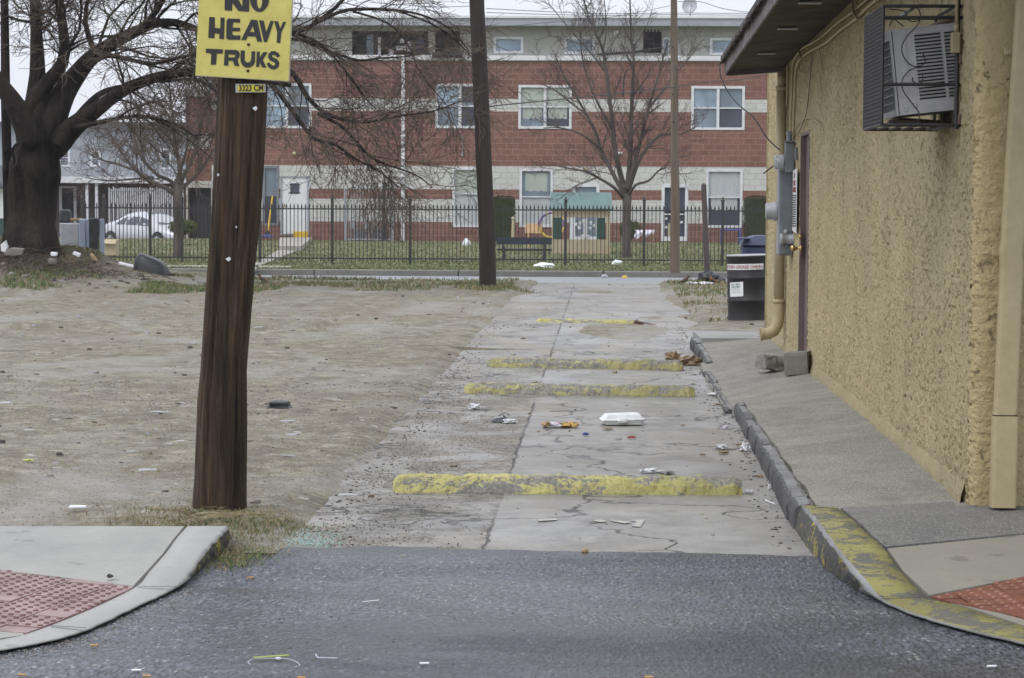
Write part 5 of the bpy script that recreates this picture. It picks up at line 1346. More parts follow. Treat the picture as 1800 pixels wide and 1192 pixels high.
apt = thing('apartment_building', (bx(860), BY, .1), 'long two storey brick and white block apartment building with grey upper storey', 'building')
def wall_holes(mb, x0, x1, zs, holes, y, depth=.10):
    """zs: list of (z0,z1,material index) courses; holes: (x0,x1,z0,z1)"""
    xs = sorted(set([x0, x1] + [min(max(v, x0), x1) for h in holes for v in h[:2]]))
    zb = sorted(set([z for a, b, m in zs for z in (a, b)] + [v for h in holes for v in h[2:] if zs[0][0] < v < zs[-1][1]]))
    for i in range(len(xs) - 1):
        for j in range(len(zb) - 1):
            xc, zc = (xs[i] + xs[i+1]) / 2, (zb[j] + zb[j+1]) / 2
            if any(h[0] < xc < h[1] and h[2] < zc < h[3] for h in holes): continue
            for a, b, m in zs:
                if a <= zc <= b: mb.mi = m
            mb.face([(xs[i], y, zb[j]), (xs[i+1], y, zb[j]), (xs[i+1], y, zb[j+1]), (xs[i], y, zb[j+1])])
    mb.mi = zs[0][2]
    for a, b, c, d in holes:
        mb.face([(a, y, c), (a, y, d), (a, y + depth, d), (a, y + depth, c)]); mb.face([(b, y, c), (b, y + depth, c), (b, y + depth, d), (b, y, d)])
        mb.face([(a, y, d), (b, y, d), (b, y + depth, d), (a, y + depth, d)]); mb.face([(a, y, c), (a, y + depth, c), (b, y + depth, c), (b, y, c)])
ZL = {k: bz(v) for k, v in dict(g=430, a=391, b=351, c=333, d=292, e=196, f=174, g2=107, h=98, i=47).items()}
X0, X1 = bx(372), bx(1760)
wins_up = [(767, 850, 149, 224), (913, 1003, 151, 225), (1217, 1307, 153, 227), (462, 546, 148, 224), (1470, 1555, 153, 227)]
wins_dn = [(797, 850, 296, 398), (915, 970, 298, 398), (1243, 1303, 299, 399), (1500, 1560, 299, 399)]
def rect(px0, px1, py0, py1): a = B(px0, py0); b = B(px1, py1); return (a.x, b.x, b.z, a.z)
holes_l = [rect(*w_) for w_ in wins_dn] + [rect(494, 541, 310, 421), rect(1006, 1053, 322, 424), rect(1163, 1209, 323, 424), rect(463, 489, 293, 395)]
holes_u = [rect(*w_) for w_ in wins_up]
mb = MB()
wall_holes(mb, X0, X1, [(.05, ZL['a'], 0), (ZL['a'], ZL['b'], 1), (ZL['b'], ZL['c'], 0), (ZL['c'], ZL['d'], 1), (ZL['d'], ZL['e'], 0), (ZL['e'], ZL['f'], 1), (ZL['f'], ZL['g2'], 0)], holes_l + holes_u, BY)
mb.mi = 0; mb.face([(X0, BY, .05), (X0, BY, ZL['g2']), (X0, BY + 12, ZL['g2']), (X0, BY + 12, .05)])
mb.build('wall', [M['brick_red'], M['brick_white']], apt)
# upper grey storey with recessed decks
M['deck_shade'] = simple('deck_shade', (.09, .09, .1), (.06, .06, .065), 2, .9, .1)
up_small = [rect(869, 918, 66, 92), rect(994, 1044, 66, 93), rect(1250, 1296, 68, 95), rect(1166, 1176, 67, 92)]
deck = [rect(618, 752, 54, 96), rect(764, 808, 52, 96), rect(1131, 1163, 51, 93)]
mb = MB(); wall_holes(mb, X0, X1, [(ZL['h'], ZL['i'] + .1, 0)], up_small + deck, BY + .12, .10)
mb.face([(X0, BY + .12, ZL['h']), (X0, BY + .12, ZL['i'] + .1), (X0, BY + 12, ZL['i'] + .1), (X0, BY + 12, ZL['h'])])
mb.build('upper_wall', M['stucco_grey'], apt)
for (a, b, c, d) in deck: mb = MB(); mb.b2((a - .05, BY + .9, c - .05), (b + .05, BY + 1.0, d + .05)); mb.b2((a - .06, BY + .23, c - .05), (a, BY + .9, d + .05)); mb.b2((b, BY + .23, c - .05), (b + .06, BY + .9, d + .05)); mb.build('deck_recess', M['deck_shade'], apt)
mb = MB(); mb.box(((X0 + X1) / 2, BY + .04, (ZL['g2'] + ZL['h']) / 2), (X1 - X0 + .1, .28, ZL['h'] - ZL['g2']), bev=.02); mb.build('white_band', M['band_white'], apt)
z47, z31 = bz(47), bz(31)
mb = MB(); mb.b2((X0 - .3, BY - .55, z47), (X1, BY - .45, z31 - .06)); mb.b2((X0 - .3, BY - .449, z47), (X1, BY + .2, z47 + .05)); mb.b2((X0 - .3, BY - .449, z47 + .052), (X0 - .2, BY + 12, z31 - .062)); rf = mb.build('roof_fascia', M['fascia_grey'], apt)
mb = MB(); mb.b2((X0 - .35, BY - .60, z31 - .058), (X1, BY + 12, z31 + .02)); mb.build('roof', M['band_white'], apt)
mb = MB()
for k in range(int((X1 - X0) / .12)): mb.b2((X0 + .12 * k, BY + .10, z47 - .16), (X0 + .12 * k + .06, BY + .117, z47 - .002))
mb.build('eave_vent_strip', M['stucco_grey'], apt)

def window(parent, rc, y, mats, cols=2, rows_=2, fw=.055, shade=None, midz=.5, sill=True, frame=None):
    a, b, c, d = rc; mb = MB()
    e = .0015
    mb.b2((a - fw*.6, y - .03, c - fw*.6), (a + fw, y + .06, d + fw*.6)); mb.b2((b - fw, y - .03, c - fw*.6), (b + fw*.6, y + .06, d + fw*.6))
    mb.b2((a + fw + e, y - .028, d - fw), (b - fw - e, y + .058, d + fw*.6)); mb.b2((a + fw + e, y - .028, c - fw*.6), (b - fw - e, y + .058, c + fw))
    for i in range(1, cols): x = lerp(a, b, i / cols); mb.b2((x - fw*.9, y - .02, c + fw + e), (x + fw*.9, y + .05, d - fw - e))
    zm = lerp(c, d, midz)
    if rows_ > 1:
        for i in range(cols):
            xa = lerp(a, b, i / cols) + (fw if i == 0 else fw*.9) + e; xb = lerp(a, b, (i + 1) / cols) - (fw if i == cols - 1 else fw*.9) - e
            mb.b2((xa, y + .0, zm - .022), (xb, y + .048, zm + .022))
    w = mb.build('window', M[frame or 'white_frame'], parent)
    for i in range(cols):
        xa, xb = lerp(a, b, i / cols), lerp(a, b, (i + 1) / cols)
        for (z0, z1, k) in (((c, zm, 0), (zm, d, 1)) if rows_ > 1 else ((c, d, 0),)):
            p = MB(); p.b2((xa + .01, y + .060 + .002 * k, z0 + .002), (xb - .01, y + .068 + .002 * k, z1 - .002)); m = mats[(i * 2 + k) % len(mats)]
            p.build('pane', M[m], w)
    if shade:
        for (u0, u1, v0, v1, m) in shade:
            p = MB(); n = 10; rows = [[(lerp(a, b, lerp(u0, u1, j / n)), y + .056 - .004 * math.sin(j * 2.4), lerp(c, d, lerp(v0, v1, i / 3)) + (.02 * math.sin(j * 1.9) if i == 0 else 0)) for j in range(n + 1)] for i in range(4)]
            p.grid(rows); p.build('blind', M[m], w)
    return w
window(apt, holes_u[0], BY, ['glass_mid', 'glass_blue', 'glass_dark', 'glass_mid'], shade=[(.55, .95, .6, .94, 'glass_dark')])
window(apt, holes_u[1], BY, ['glass_mid', 'blind', 'glass_dark', 'blind'], shade=[(.07, .44, .22, .94, 'blind'), (.56, .93, .22, .94, 'blind')])
window(apt, holes_u[2], BY, ['glass_mid', 'glass_blue', 'glass_dark', 'glass_mid'])
window(apt, holes_u[3], BY, ['glass_blue', 'glass_blue', 'glass_dark', 'glass_mid'])
window(apt, holes_u[4], BY, ['glass_mid', 'glass_blue'])
window(apt, holes_l[0], BY, ['curtain', 'blind'], 1, midz=.56, shade=[(.15, .85, .6, .94, 'blind')])
window(apt, holes_l[1], BY, ['curtain', 'glass_mid'], 1, midz=.52, shade=[(.15, .85, .62, .94, 'blind')])
window(apt, holes_l[2], BY, ['glass_dark', 'curtain'], 1, midz=.52, shade=[(.12, .88, .30, .96, 'curtain')])
window(apt, holes_l[3], BY, ['curtain', 'curtain'], 1)
window(apt, holes_l[7], BY, ['glass_dark', 'glass_mid'], 1, frame='grey_metal')
for r_ in up_small[:3]: window(apt, r_, BY + .12, ['glass_blue'], 1, 1)
window(apt, up_small[3], BY + .12, ['glass_blue'], 1, 1, .03)
# white steel door with a small barred window
a, b, c, d = holes_l[4]
mb = MB(); mb.b2((a + .03, BY + .03, .34), (b - .03, BY + .07, d - .03)); dw = mb.build('steel_door', M['white_paint'], apt)
mb = MB(); mb.b2((a - .02, BY - .02, .3), (a + .028, BY + .08, d + .02)); mb.b2((b - .028, BY - .02, .3), (b + .05, BY + .08, d + .02)); mb.b2((a + .03, BY - .018, d - .028), (b - .03, BY + .08, d + .02)); mb.build('door_frame', M['fascia_grey'], dw)
mb = MB(); p = B(510, 322); q = B(526, 341); mb.b2((p.x, BY + .02, q.z), (q.x, BY + .029, p.z)); mb.build('door_window', M['glass_dark'], dw)
mb = MB(); mb.tube([(p.x - .05, BY + .01, p.z - .05), (q.x + .05, BY + .01, p.z - .05)], .012, 5); mb.tube([(p.x - .05, BY + .01, q.z + .05), (q.x + .05, BY + .01, q.z + .05)], .012, 5); mb.build('window_bars', M['black_metal'], dw)
mb = MB(); p = B(500, 361); mb.box((p.x, BY + .01, p.z), (.05, .04, .09), bev=.01); mb.build('door_handle', M['brass'], dw)
# glazed doors
def storm(rc, paned):
    a, b, c, d = rc; mb = MB(); f = .11
    mb.b2((a, BY - .02, c), (a + f, BY + .06, d)); mb.b2((b - f, BY - .02, c), (b, BY + .06, d)); mb.b2((a + f + .002, BY - .018, d - .13), (b - f - .002, BY + .058, d)); mb.b2((a + f + .002, BY - .018, c), (b - f - .002, BY + .058, c + .16))
    if paned:
        for z in (.47, .53): zz = lerp(c, d, z); mb.b2((a + f + .002, BY - .01, zz - .025), (b - f - .002, BY + .05, zz + .02))
    D = mb.build('screen_door', M['white_frame'], apt); p = MB(); p.b2((a + f * .9, BY + .061, c + .1), (b - f * .9, BY + .07, d - .1)); p.build('pane', M['glass_dark'] if paned else M['glass_mid'], D); return D
storm(holes_l[5], False); sd_ = storm(holes_l[6], True)
mb = MB()
for (px, py) in ((1171, 385), (1171, 400), (1198, 391)): q = B(px, py); mb.blob((q.x, BY + .05, q.z), (.05, .006, .05), px, .3)
mb.build('door_stickers', M['white_paint'], sd_)
mb = MB(); q = B(1176, 405); mb.box((q.x, BY + .05, q.z), (.07, .01, .5)); mb.build('door_strip', M['beige_plastic'], sd_)
# white downspout on the facade, wall lamps
mb = MB(); a = B(709, 106); b = B(709, 424); mb.box((a.x, BY - .06, (a.z + b.z) / 2), (.13, .09, a.z - b.z), bev=.02); mb.build('downspout', M['white_paint'], apt)
mb = MB()
for z in (2.2, 3.8): mb.box((a.x, BY - .062, z), (.19, .11, .05), bev=.01)
mb.build('downspout_bracket', M['white_paint'], apt)
for px, py in ((518, 270), (1029, 297)): mb = MB(); q = B(px, py); mb.lathe([(.03, .06), (.07, .05), (.085, 0), (.05, -.06), (.0, -.08)], (q.x, BY - .08, q.z), 12); mb.build('wall_lamp', simple('lamp_glass', (.55, .5, .3), (.5, .45, .25), 5, .4, 0), apt, True)
mb = MB(); q = B(813, 240); mb.lathe([(.0, .04), (.04, .03), (.04, -.03), (0, -.04)], (q.x, BY - .05, q.z), 10); mb.tube([(q.x, BY - .03, q.z), (q.x, BY - .03, q.z - .6)], .014, 5); mb.box((q.x, BY - .03, q.z - .64), (.07, .06, .12), bev=.01); mb.build('wall_conduit', M['grey_metal_light'], apt)
mb = MB(); q = B(1089, 270); mb.lathe([(.11, 0), (.13, -.03), (.1, -.08), (0, -.1)], (q.x, BY - .1, q.z + .05), 12); mb.build('wall_vent', M['white_paint'], apt)
# clutter on the recessed deck
for (x0, x1, y0, y1, m, nm, yy) in ((640, 652, 58, 95, 'glass_blue', 'deck_door', .85), (662, 667, 64, 96, 'white_paint', 'deck_post', .5), (668, 690, 55, 95, 'dark_void', 'deck_screen', .8), (694, 712, 79, 87, 'white_paint', 'deck_box', .5), (701, 708, 66, 74, 'white_paint', 'deck_jug', .5),
                             (729, 745, 64, 96, 'blue_plastic', 'deck_chair_back', .6), (681, 690, 86, 96, 'cloth', 'deck_laundry', .4), (713, 720, 71, 90, 'cloth', 'deck_laundry', .5)):
    p = B(x0, y0); q = B(x1, y1); mb = MB(); mb.box(((p.x + q.x) / 2, BY + yy, (p.z + q.z) / 2), (q.x - p.x, .05, p.z - q.z), bev=.01); mb.build(nm, M[m], apt)
mb = MB(); p = B(1113, 72); mb.b2((p.x, BY - .12, ZL['h']), (p.x + .07, BY - .05, ZL['h'] + .42)); mb.tube([B(1050, 96, BY - .2), B(1113, 92, BY - .2), B(1165, 84, BY - .2)], .05, 6); mb.build('rooftop_pipe', M['dark_void'], apt)
mb = MB(); p = B(1083, 57); mb.box((p.x, BY + .1, p.z), (.18, .05, .17), bev=.01); mb.build('notice_plate', M['white_paint'], apt)
mb = MB(); mb.tube([B(760, 97, BY - .25), B(812, 97, BY - .25)], .09, 8); mb.build('rolled_mat', M['dark_void'], apt)
# satellite dish
ds = thing('satellite_dish', tuple(B(1213, 40, 80.5)), 'round grey satellite dish standing on the flat roof right of the slim pole', 'satellite dish')
q = B(1213, 12, 80.4); mb = MB(); Rd = Matrix.Rotation(math.radians(72), 4, 'X') @ Matrix.Rotation(math.radians(-14), 4, 'Y')
rows = []
for i in range(7):
    r = .27 * i / 6; rows.append([q + Rd.to_3x3() @ Vector((math.cos(2*PI*j/24) * r, math.sin(2*PI*j/24) * r * 1.1, .35 * r * r / .27)) for j in range(25)])
mb.grid(rows); mb.grid([[p + Vector((0, .012, 0)) for p in r] for r in rows][::-1]); mb.build('reflector', M['grey_metal_light'], ds, True)
mb = MB(); mb.tube([q + Vector((0, .05, -.1)), B(1214, 42, 80.5)], .018, 6); mb.tube([q + Vector((0, 0, -.27)), q + Vector((.03, -.33, -.03))], .01, 5); mb.box(q + Vector((.03, -.34, 0)), (.05, .08, .06), bev=.01); mb.build('mast', M['grey_metal'], ds)

# service cage with condensers
cgx = thing('equipment_cage', tuple(B(648, 424, BY - .7)), 'white barred equipment cage against the brick facade with condensers inside', 'cage')
yC = BY - 1.0
mb = MB()
def cb2(p0, p1, r=.016): mb.tube([p0, p1], r, 4)
for px in (607, 690): a = B(px, 330, yC); cb2((a.x, yC, .1), (a.x, yC, a.z), .05)
a, b = B(607, 329, yC), B(690, 329, yC); cb2((a.x, yC, a.z - .05), (b.x, yC, a.z - .05), .03)
for yy in (388, 421): z = B(650, yy, yC).z; cb2((a.x, yC, z), (b.x, yC, z), .02)
for k in range(1, 16): x = lerp(a.x, b.x, k / 16); cb2((x, yC, .12), (x, yC, a.z - .08), .014)
mb.build('bars', M['grey_metal_light'], cgx)
for (x0, x1) in ((622, 644), (653, 681)):
    p, q = B(x0, 405, yC + .5), B(x1, 423, yC + .5); mb = MB(); mb.box(((p.x + q.x) / 2, yC + .5, (p.z + q.z) / 2), (q.x - p.x, .5, p.z - q.z), bev=.02)
    cc = thing('condenser', ((p.x + q.x) / 2, yC + .5, q.z), 'dark condenser unit inside the white barred cage, the ' + ('narrower left one' if x0 < 650 else 'wider right one'), 'condenser', 'condensers in the cage'); mb.build('casing', M['black_metal'], cc)
    mb = MB()
    for k in range(7): z = lerp(q.z + .05, p.z - .04, k / 6); mb.box(((p.x + q.x) / 2, yC + .24, z), (q.x - p.x - .06, .015, .018))
    mb.build('grille', M['grey_metal'], cc)
for k, px in enumerate((619, 643, 660)):
    q = B(px, 396, BY - .15); mb = MB(); mb.box((q.x, BY - .12, q.z), (.14, .16, .24), bev=.02); mb.lathe([(.05, 0), (.06, .03), (.04, .09)], (q.x, BY - .14, q.z + .12), 10); mb.build('gas_meter', M['grey_metal_light'], label='small grey gas meter on the facade inside the cage, ' + ('leftmost', 'middle one', 'rightmost')[k] + ' of the three', cat='gas meter', group='gas meters in the cage')
mb = MB(); mb.tube([B(675, 322, yC - .1), B(674, 424, yC - .1)], [.055, .06], 10); mb.tube([B(675, 320, yC - .1), B(675, 324, yC - .1)], .075, 10); mb.build('vent_pipe', M['black_metal'], label='black vent pipe rising in front of the white barred cage', cat='pipe')
# things at the foot of the facade
mb = MB(); p, q = B(517, 407, BY - .6), B(541, 420, BY - .6); cr = thing('yellow_crate', ((p.x+q.x)/2, BY - .6, q.z), 'yellow plastic crate standing at the white steel door', 'crate')
mb.box(((p.x+q.x)/2, BY - .6, q.z + .015), (q.x - p.x, .34, .03)); 
for s in (-1, 1): mb.box(((p.x+q.x)/2, BY - .6 + s * .16, (p.z+q.z)/2), (q.x - p.x, .02, p.z - q.z)); mb.box(((p.x+q.x)/2 + s * (q.x - p.x) / 2, BY - .6, (p.z+q.z)/2), (.02, .30, p.z - q.z))
for k in range(6): mb.box((lerp(p.x, q.x, (k + .5) / 6), BY - .775, (p.z+q.z)/2), (.03, .012, p.z - q.z - .04))
mb.build('crate_body', M['yellow_plastic'], cr)
br = thing('broom', tuple(B(470, 418, BY - .4)), 'yellow handled broom leaning on the barred window beside the white door', 'broom')
mb = MB(); mb.tube([B(479, 345, BY - .1), B(471, 405, BY - .4)], .03, 6); mb.build('handle', M['yellow_plastic'], br); mb = MB(); q = B(470, 412, BY - .4); mb.box(q, (.22, .1, .2), taper=.7, bev=.01); mb.build('brush', M['black_plastic'], br)
mb = MB(); q = B(468, 417, BY - .7); crumple_n = 3; mb.blob((q.x, q.y, q.z + .02), (.22, .15, .06), 3, .3); mb.build('blue_cloth', M['purple_blue'], label='blue cloth bundle on the ground under the yellow broom', cat='cloth')
# boxwoods
M['hedge_a'] = simple('hedge_leaf', (.035, .045, .018), (.055, .065, .028), 6, .85, 0, spec=.2); M['hedge_b'] = simple('hedge_leaf_bronze', (.07, .06, .03), (.045, .045, .022), 6, .85, 0, spec=.2); M['hedge_olive'] = simple('hedge_olive', (.12, .13, .03), (.08, .095, .025), 6, .85, 0, spec=.2)
def hedge(px0, px1, py0, py1, y, label_, round_=.12, ms=('hedge_a', 'hedge_b'), boxy=True):
    p, q = YP(px0, py0, y), YP(px1, py1, y); cx, w, z0, h = (p.x + q.x) / 2, (q.x - p.x) / 2, q.z, p.z - q.z; rg = random.Random(int(px0))
    t_ = thing('shrub', (cx, y, z0), label_, 'shrub'); mb = MB(); n = int(1500 * max(w, .4) * max(h, .5) * 2)
    for _ in range(n):
        u = Vector((rg.uniform(-1, 1), rg.uniform(-1, 1), rg.uniform(-1, 1)))
        e = 6 if boxy else 2.0
        m = (abs(u.x) ** e + abs(u.y) ** e + abs(u.z) ** e) ** (1 / e)
        if m > 1: u /= m
        elif rg.random() < .8: u /= max(m, .15)
        u *= 1 + .06 * nz(u.x * 3, u.y * 3, u.z * 3 + px0)
        c = Vector((cx + u.x * w, y + u.y * w * .9, z0 + h * .5 + u.z * h * .5)); mb.mi = rg.randrange(2)
        a = Vector((rg.gauss(0, 1), rg.gauss(0, 1), rg.gauss(0, 1))).normalized(); b = a.orthogonal().normalized(); s = .028
        mb.face([c - a * s, c + b * s * .7, c + a * s, c - b * s * .7])
    mb.build('foliage', [M[m] for m in ms], t_)
    mb = MB()
    for k in range(5): mb.tube([(cx, y, z0 - .05), (cx + rg.uniform(-.6, .6) * w, y + rg.uniform(-.4, .4) * w, z0 + h * .6)], [.03, .01], 5)
    if boxy: mb.box((cx, y, z0 + h * .5), (w * 1.75, w * 1.5, h * .93))
    else: mb.blob((cx, y, z0 + h * .5), (w * .85, w * .8, h * .44), 2, .08, flat=False)
    mb.build('stems', M['dark_void'] if False else M['hedge_a'], t_)
hedge(866, 905, 345, 422, 78.6, 'tall square clipped dark shrub between the dark pole and the first window')
hedge(1088, 1128, 387, 420, 78.8, 'small rounded olive shrub behind the bare tree trunk', ms=('hedge_olive', 'hedge_b'), boxy=False)
hedge(1308, 1352, 345, 424, 78.6, 'tall square clipped dark shrub at the corner of the ochre shop')
hedge(296, 347, 385, 412, 70.0, 'low wide olive shrub behind the small left tree', ms=('hedge_olive', 'hedge_olive'), boxy=False)

# ================================================================== PLAYHOUSE, BENCH, TOYS ON THE LAWN
HYp = 61.7
def H(px, py, y=HYp): return YP(px, py, y)
ph = thing('playhouse', (H(1020, 446).x, HYp, .125), 'beige plastic playhouse with green shutters and a grey-green roof', 'playhouse')
xa, xb = H(970, 400).x, H(1072, 400).x; zg = .12; dpt = 1.1
z1, z2, z3 = H(1020, 421).z, H(1020, 382).z, H(1020, 365).z
mb = MB(); wa, wb_ = H(1003, 400).x, H(1050, 400).x
mb.b2((xa, HYp, zg), (xb, HYp + .06, z1)); mb.b2((xa, HYp, z2), (xb - .06, HYp + .06, z3))
mb.b2((xa, HYp + .062, zg), (xa + .06, HYp + dpt, z3)); mb.b2((xb - .06, HYp + .062, zg), (xb, HYp + dpt, z1)); mb.b2((xb - .06, HYp + .062, z2), (xb, HYp + dpt, z3)); mb.b2((xb - .09, HYp - .004, zg), (xb + .01, HYp + .05, z3 - .01))
mb.b2((xb - .06, HYp + dpt - .1, z1), (xb, HYp + dpt, z2)); mb.b2((xa + .062, HYp + dpt - .06, zg), (xb - .062, HYp + dpt, z1 - .1)); mb.b2((xa, HYp, z1), (xa + .04, HYp + .058, z2)); mb.build('walls', M['beige_plastic'], ph)
for (a, b) in ((972, 987), (1050, 1064)):
    mb = MB(); mb.b2((H(a, 400).x, HYp - .012, z1 + .01), (H(b, 400).x, HYp + .03, z2 - .01)); mb.build('shutter', M['green_dark'], ph)
mb = MB(); xm0, xm1 = xa - .06, xb + .06; zr0, zr1 = H(1020, 367).z, H(1020, 338).z
mb.prism([Vector((xm0, HYp - .12, zr0)), Vector((xm1, HYp - .12, zr0)), Vector((xm1 - .02, HYp + dpt / 2, zr1)), Vector((xm0 + .02, HYp + dpt / 2, zr1))], (0, .04, -.02))
mb.prism([Vector((xm0, HYp + dpt + .12, zr0)), Vector((xm1, HYp + dpt + .12, zr0)), Vector((xm1 - .02, HYp + dpt / 2 + .042, zr1)), Vector((xm0 + .02, HYp + dpt / 2 + .042, zr1))][::-1], (0, -.03, -.03)); mb.build('roof', M['teal_roof'], ph)
mb = MB(); mb.prism([Vector((xb - .04, HYp, z3)), Vector((xb - .04, HYp + dpt, z3)), Vector((xb - .04, HYp + dpt / 2, zr1 - .03))], (.03, 0, 0)); mb.build('gable', M['cardboard'], ph)
# white flower window insert
mb = MB(); fz0, fz1 = z1, z2
mb.b2((wa - .04, HYp + .01, fz0), (wa + .04, HYp + .05, fz1)); mb.b2((wb_ - .03, HYp + .01, fz0), (wb_ + .02, HYp + .05, fz1)); mb.b2((wa + .042, HYp + .01, fz0), (wb_ - .032, HYp + .05, fz0 + .05))
mb.tube([H(1029, 384), H(1029, 418)], .05, 8)
for px, py in ((1013, 395), (1020, 392), (1018, 400), (1038, 392), (1044, 397), (1037, 401), (1026, 388)): q = H(px, py); mb.blob((q.x, HYp + .03, q.z), (.045, .02, .045), px, .3, flat=False)
for px, py in ((1024, 414), (1034, 415)): q = H(px, py); mb.blob((q.x, HYp + .03, q.z), (.05, .02, .03), px, .3, flat=False)
mb.build('window_insert', M['white_frame'], ph)
# park bench seen from behind
bn = thing('park_bench', tuple(G(922, 460, .12)), 'dark slatted metal bench seen from behind, just inside the fence', 'bench'); byy = 54.2
def P_(px, py, y=byy): return YP(px, py, y)
mb = MB(); a, b = P_(873, 417), P_(970, 430); mb.b2((a.x, byy, b.z), (b.x, byy + .04, a.z)); mb.build('backrest', simple('bench_blue', (.035, .045, .08), (.025, .03, .05), 8, .5, .1), bn)
mb = MB(); z = P_(920, 439).z; mb.b2((a.x, byy + .05, z - .03), (b.x, byy + .45, z + .02)); mb.build('seat', M['black_metal'], bn)
for px in (885, 957):
    mb = MB(); x = P_(px, 440).x; mb.b2((x - .03, byy - .03, .1), (x + .03, byy - .002, a.z - .05)); mb.b2((x - .028, byy - .003, z - .09), (x + .028, byy + .44, z - .034)); mb.b2((x - .03, byy + .40, .1), (x + .03, byy + .46, z - .06)); mb.build('leg', M['black_metal'], bn)
mb = MB(); mb.tube([H(903, 383, 66), H(901, 430, 66)], .05, 8); mb.lathe([(.05, 0), (.075, .03), (.05, .08)], H(903, 386, 66), 10); mb.build('yellow_post', M['beige_plastic'], label='short tan yellow post standing on the lawn behind the bench', cat='post')
mb = MB(); p, q = H(923, 393, 70), H(953, 410, 70); mb.b2((p.x, 70, q.z), (q.x, 70.05, p.z)); mb.tube([(p.x + .1, 70.03, .12), (p.x + .1, 70.03, q.z)], .02, 5); mb.build('toy_board', M['orange_print'], label='orange and white printed board between bench and playhouse', cat='board')
mb = MB(); c = H(970, 396, 66); rr = .36; mb.tube([c + Vector((math.cos(t * PI / 16) * rr, 0, math.sin(t * PI / 16) * rr)) for t in range(33)], .035, 8, False); mb.build('hoop', simple('hoop_yellow_blue', (.6, .42, .03), (.07, .05, .3), 2.5, .5, 0, lo=.48, hi=.52), label='yellow and purple play hoop behind the left side of the playhouse', cat='hoop')
tc_ = thing('covered_chair', tuple(H(1133, 426, 72)), 'low chair draped with a white patterned cloth right of the bare tree', 'chair'); mb = MB(); rows = []
for i in range(14):
    row = []
    for j in range(19):
        u = j / 18; v = i / 13; x = lerp(1116, 1151, u); drop = (.5 + .4 * math.sin(u * 13) * .6 + .3 * nz(u * 4, 2)) * v
        q = H(x, 403, 72); row.append((q.x + .03 * math.sin(v * 5 + u * 9), 72 - .25 * min(1, v * 2) - .05 * math.sin(u * 16), q.z - .02 - .40 * max(0, drop) ))
    rows.append(row)
mb.grid(rows); mb.build('cloth', simple('patterned_cloth', (.62, .6, .66), (.3, .2, .3), 9, .9, .2, lo=.55, hi=.6), tc_)
for px in (1119, 1148):
    for yy in (72.15, 72.5): mb = MB(); q = H(px, 405, 72.15); mb.tube([(q.x, yy, .12), (q.x, yy, q.z)], .02, 5); mb.build('leg', M['cardboard'], tc_)
bt = thing('blue_table', tuple(H(1284, 421, 76)), 'small blue plastic table under the right ground floor window', 'table'); mb = MB(); p, q = H(1266, 403, 76), H(1303, 409, 76); mb.box(((p.x+q.x)/2, 76.2, (p.z+q.z)/2 + .03), (q.x - p.x, .5, .06), bev=.02); mb.build('table_top', M['purple_blue'], bt)
for px, yy in ((1268, 75.98), (1301, 75.98), (1269, 76.4), (1300, 76.4)):
    mb = MB(); x = H(px, 410, yy).x; mb.tube([(x, yy, .12), (x, yy, q.z + .04)], [.03, .04], 6); mb.build('leg', M['purple_blue'], bt)
for nm, px, py, y, d, m, lab, ct in (('plastic_bag', 958, 470, 49.5, (.24, .15, .08), 'foam', 'white plastic bag lying flat on the grass strip below the bench', 'plastic bag'), ('plastic_bag', 1085, 464, 50.6, (.12, .1, .07), 'foam', 'small white plastic bag on the grass strip right of the playhouse', 'plastic bag'),
                                 ('white_ball', 820, 431, 72, (.12, .12, .15), 'white_paint', 'white capped marker on the lawn left of the dark pole', 'marker'), ('drink_can', 1063, 487, 46.6, (.07, .05, .04), 'grey_metal_light', 'blue and silver crushed can in the gutter of the far street', 'can'),
                                 ('wrapper', 1098, 488, 46.4, (.06, .05, .03), 'yellow_plastic', 'yellow wrapper in the gutter of the far street', 'wrapper')):
    q = YP(px, py, y); mb = MB(); mb.blob((q.x, y, max(q.z, .02) + d[2] * .3), d, px, .2); mb.build(nm, M[m], label=lab, cat=ct)

# ================================================================== IRON FENCE
FY = 51.0
def fence(name, Y, post_px, p_top, r_top, r_bot, bottom, spacing, label_, posth=None):
    f = thing(name, (YP(post_px[0], 400, Y).x, Y, .12), label_, 'fence')
    xs = [YP(px, 420, Y).x for px in post_px]; zt, za, zb = YP(900, p_top, Y).z, YP(900, r_top, Y).z, YP(900, r_bot, Y).z
    for x in xs:
        mb = MB(); mb.box((x, Y, (zt + .16 + .08) / 2), (.062, .062, zt + .16 - .08), bev=.006); mb.lathe([(.045, 0), (.05, .015), (.02, .04), (.024, .06), (.0, .11)], (x, Y, zt + .155), 8); mb.build('post', M['black_metal'], f)
    for i in range(len(xs) - 1):
        mb = MB(); n = max(2, round((xs[i+1] - xs[i]) / spacing))
        for z in (za, zb): mb.b2((xs[i] + .033, Y - .017, z - .016), (xs[i+1] - .033, Y + .017, z + .016))
        for k in range(1, n):
            x = lerp(xs[i], xs[i+1], k / n); s = .008
            mb.box((x, Y, (zt - .03 + .17) / 2), (s * 2, s * 2, zt - .03 - .17))
            mb.face([(x - .02, Y - .004, zt - .02), (x + .02, Y - .004, zt - .02), (x, Y - .004, zt + .07)]); mb.face([(x, Y - .02, zt - .02), (x, Y + .02, zt - .02), (x, Y, zt + .07)])
            mb.box((x, Y, zt - .03), (.034, .034, .02))
        mb.build('picket_panel', M['black_metal'], f)
    return f
fence('iron_fence', FY, [145, 183, 264, 320, 457, 584, 721, 857, 994, 1132, 1270, 1407, 1545], 364, 369, 456, 466, .088, 'long black spear topped iron fence along the front of the lawn')

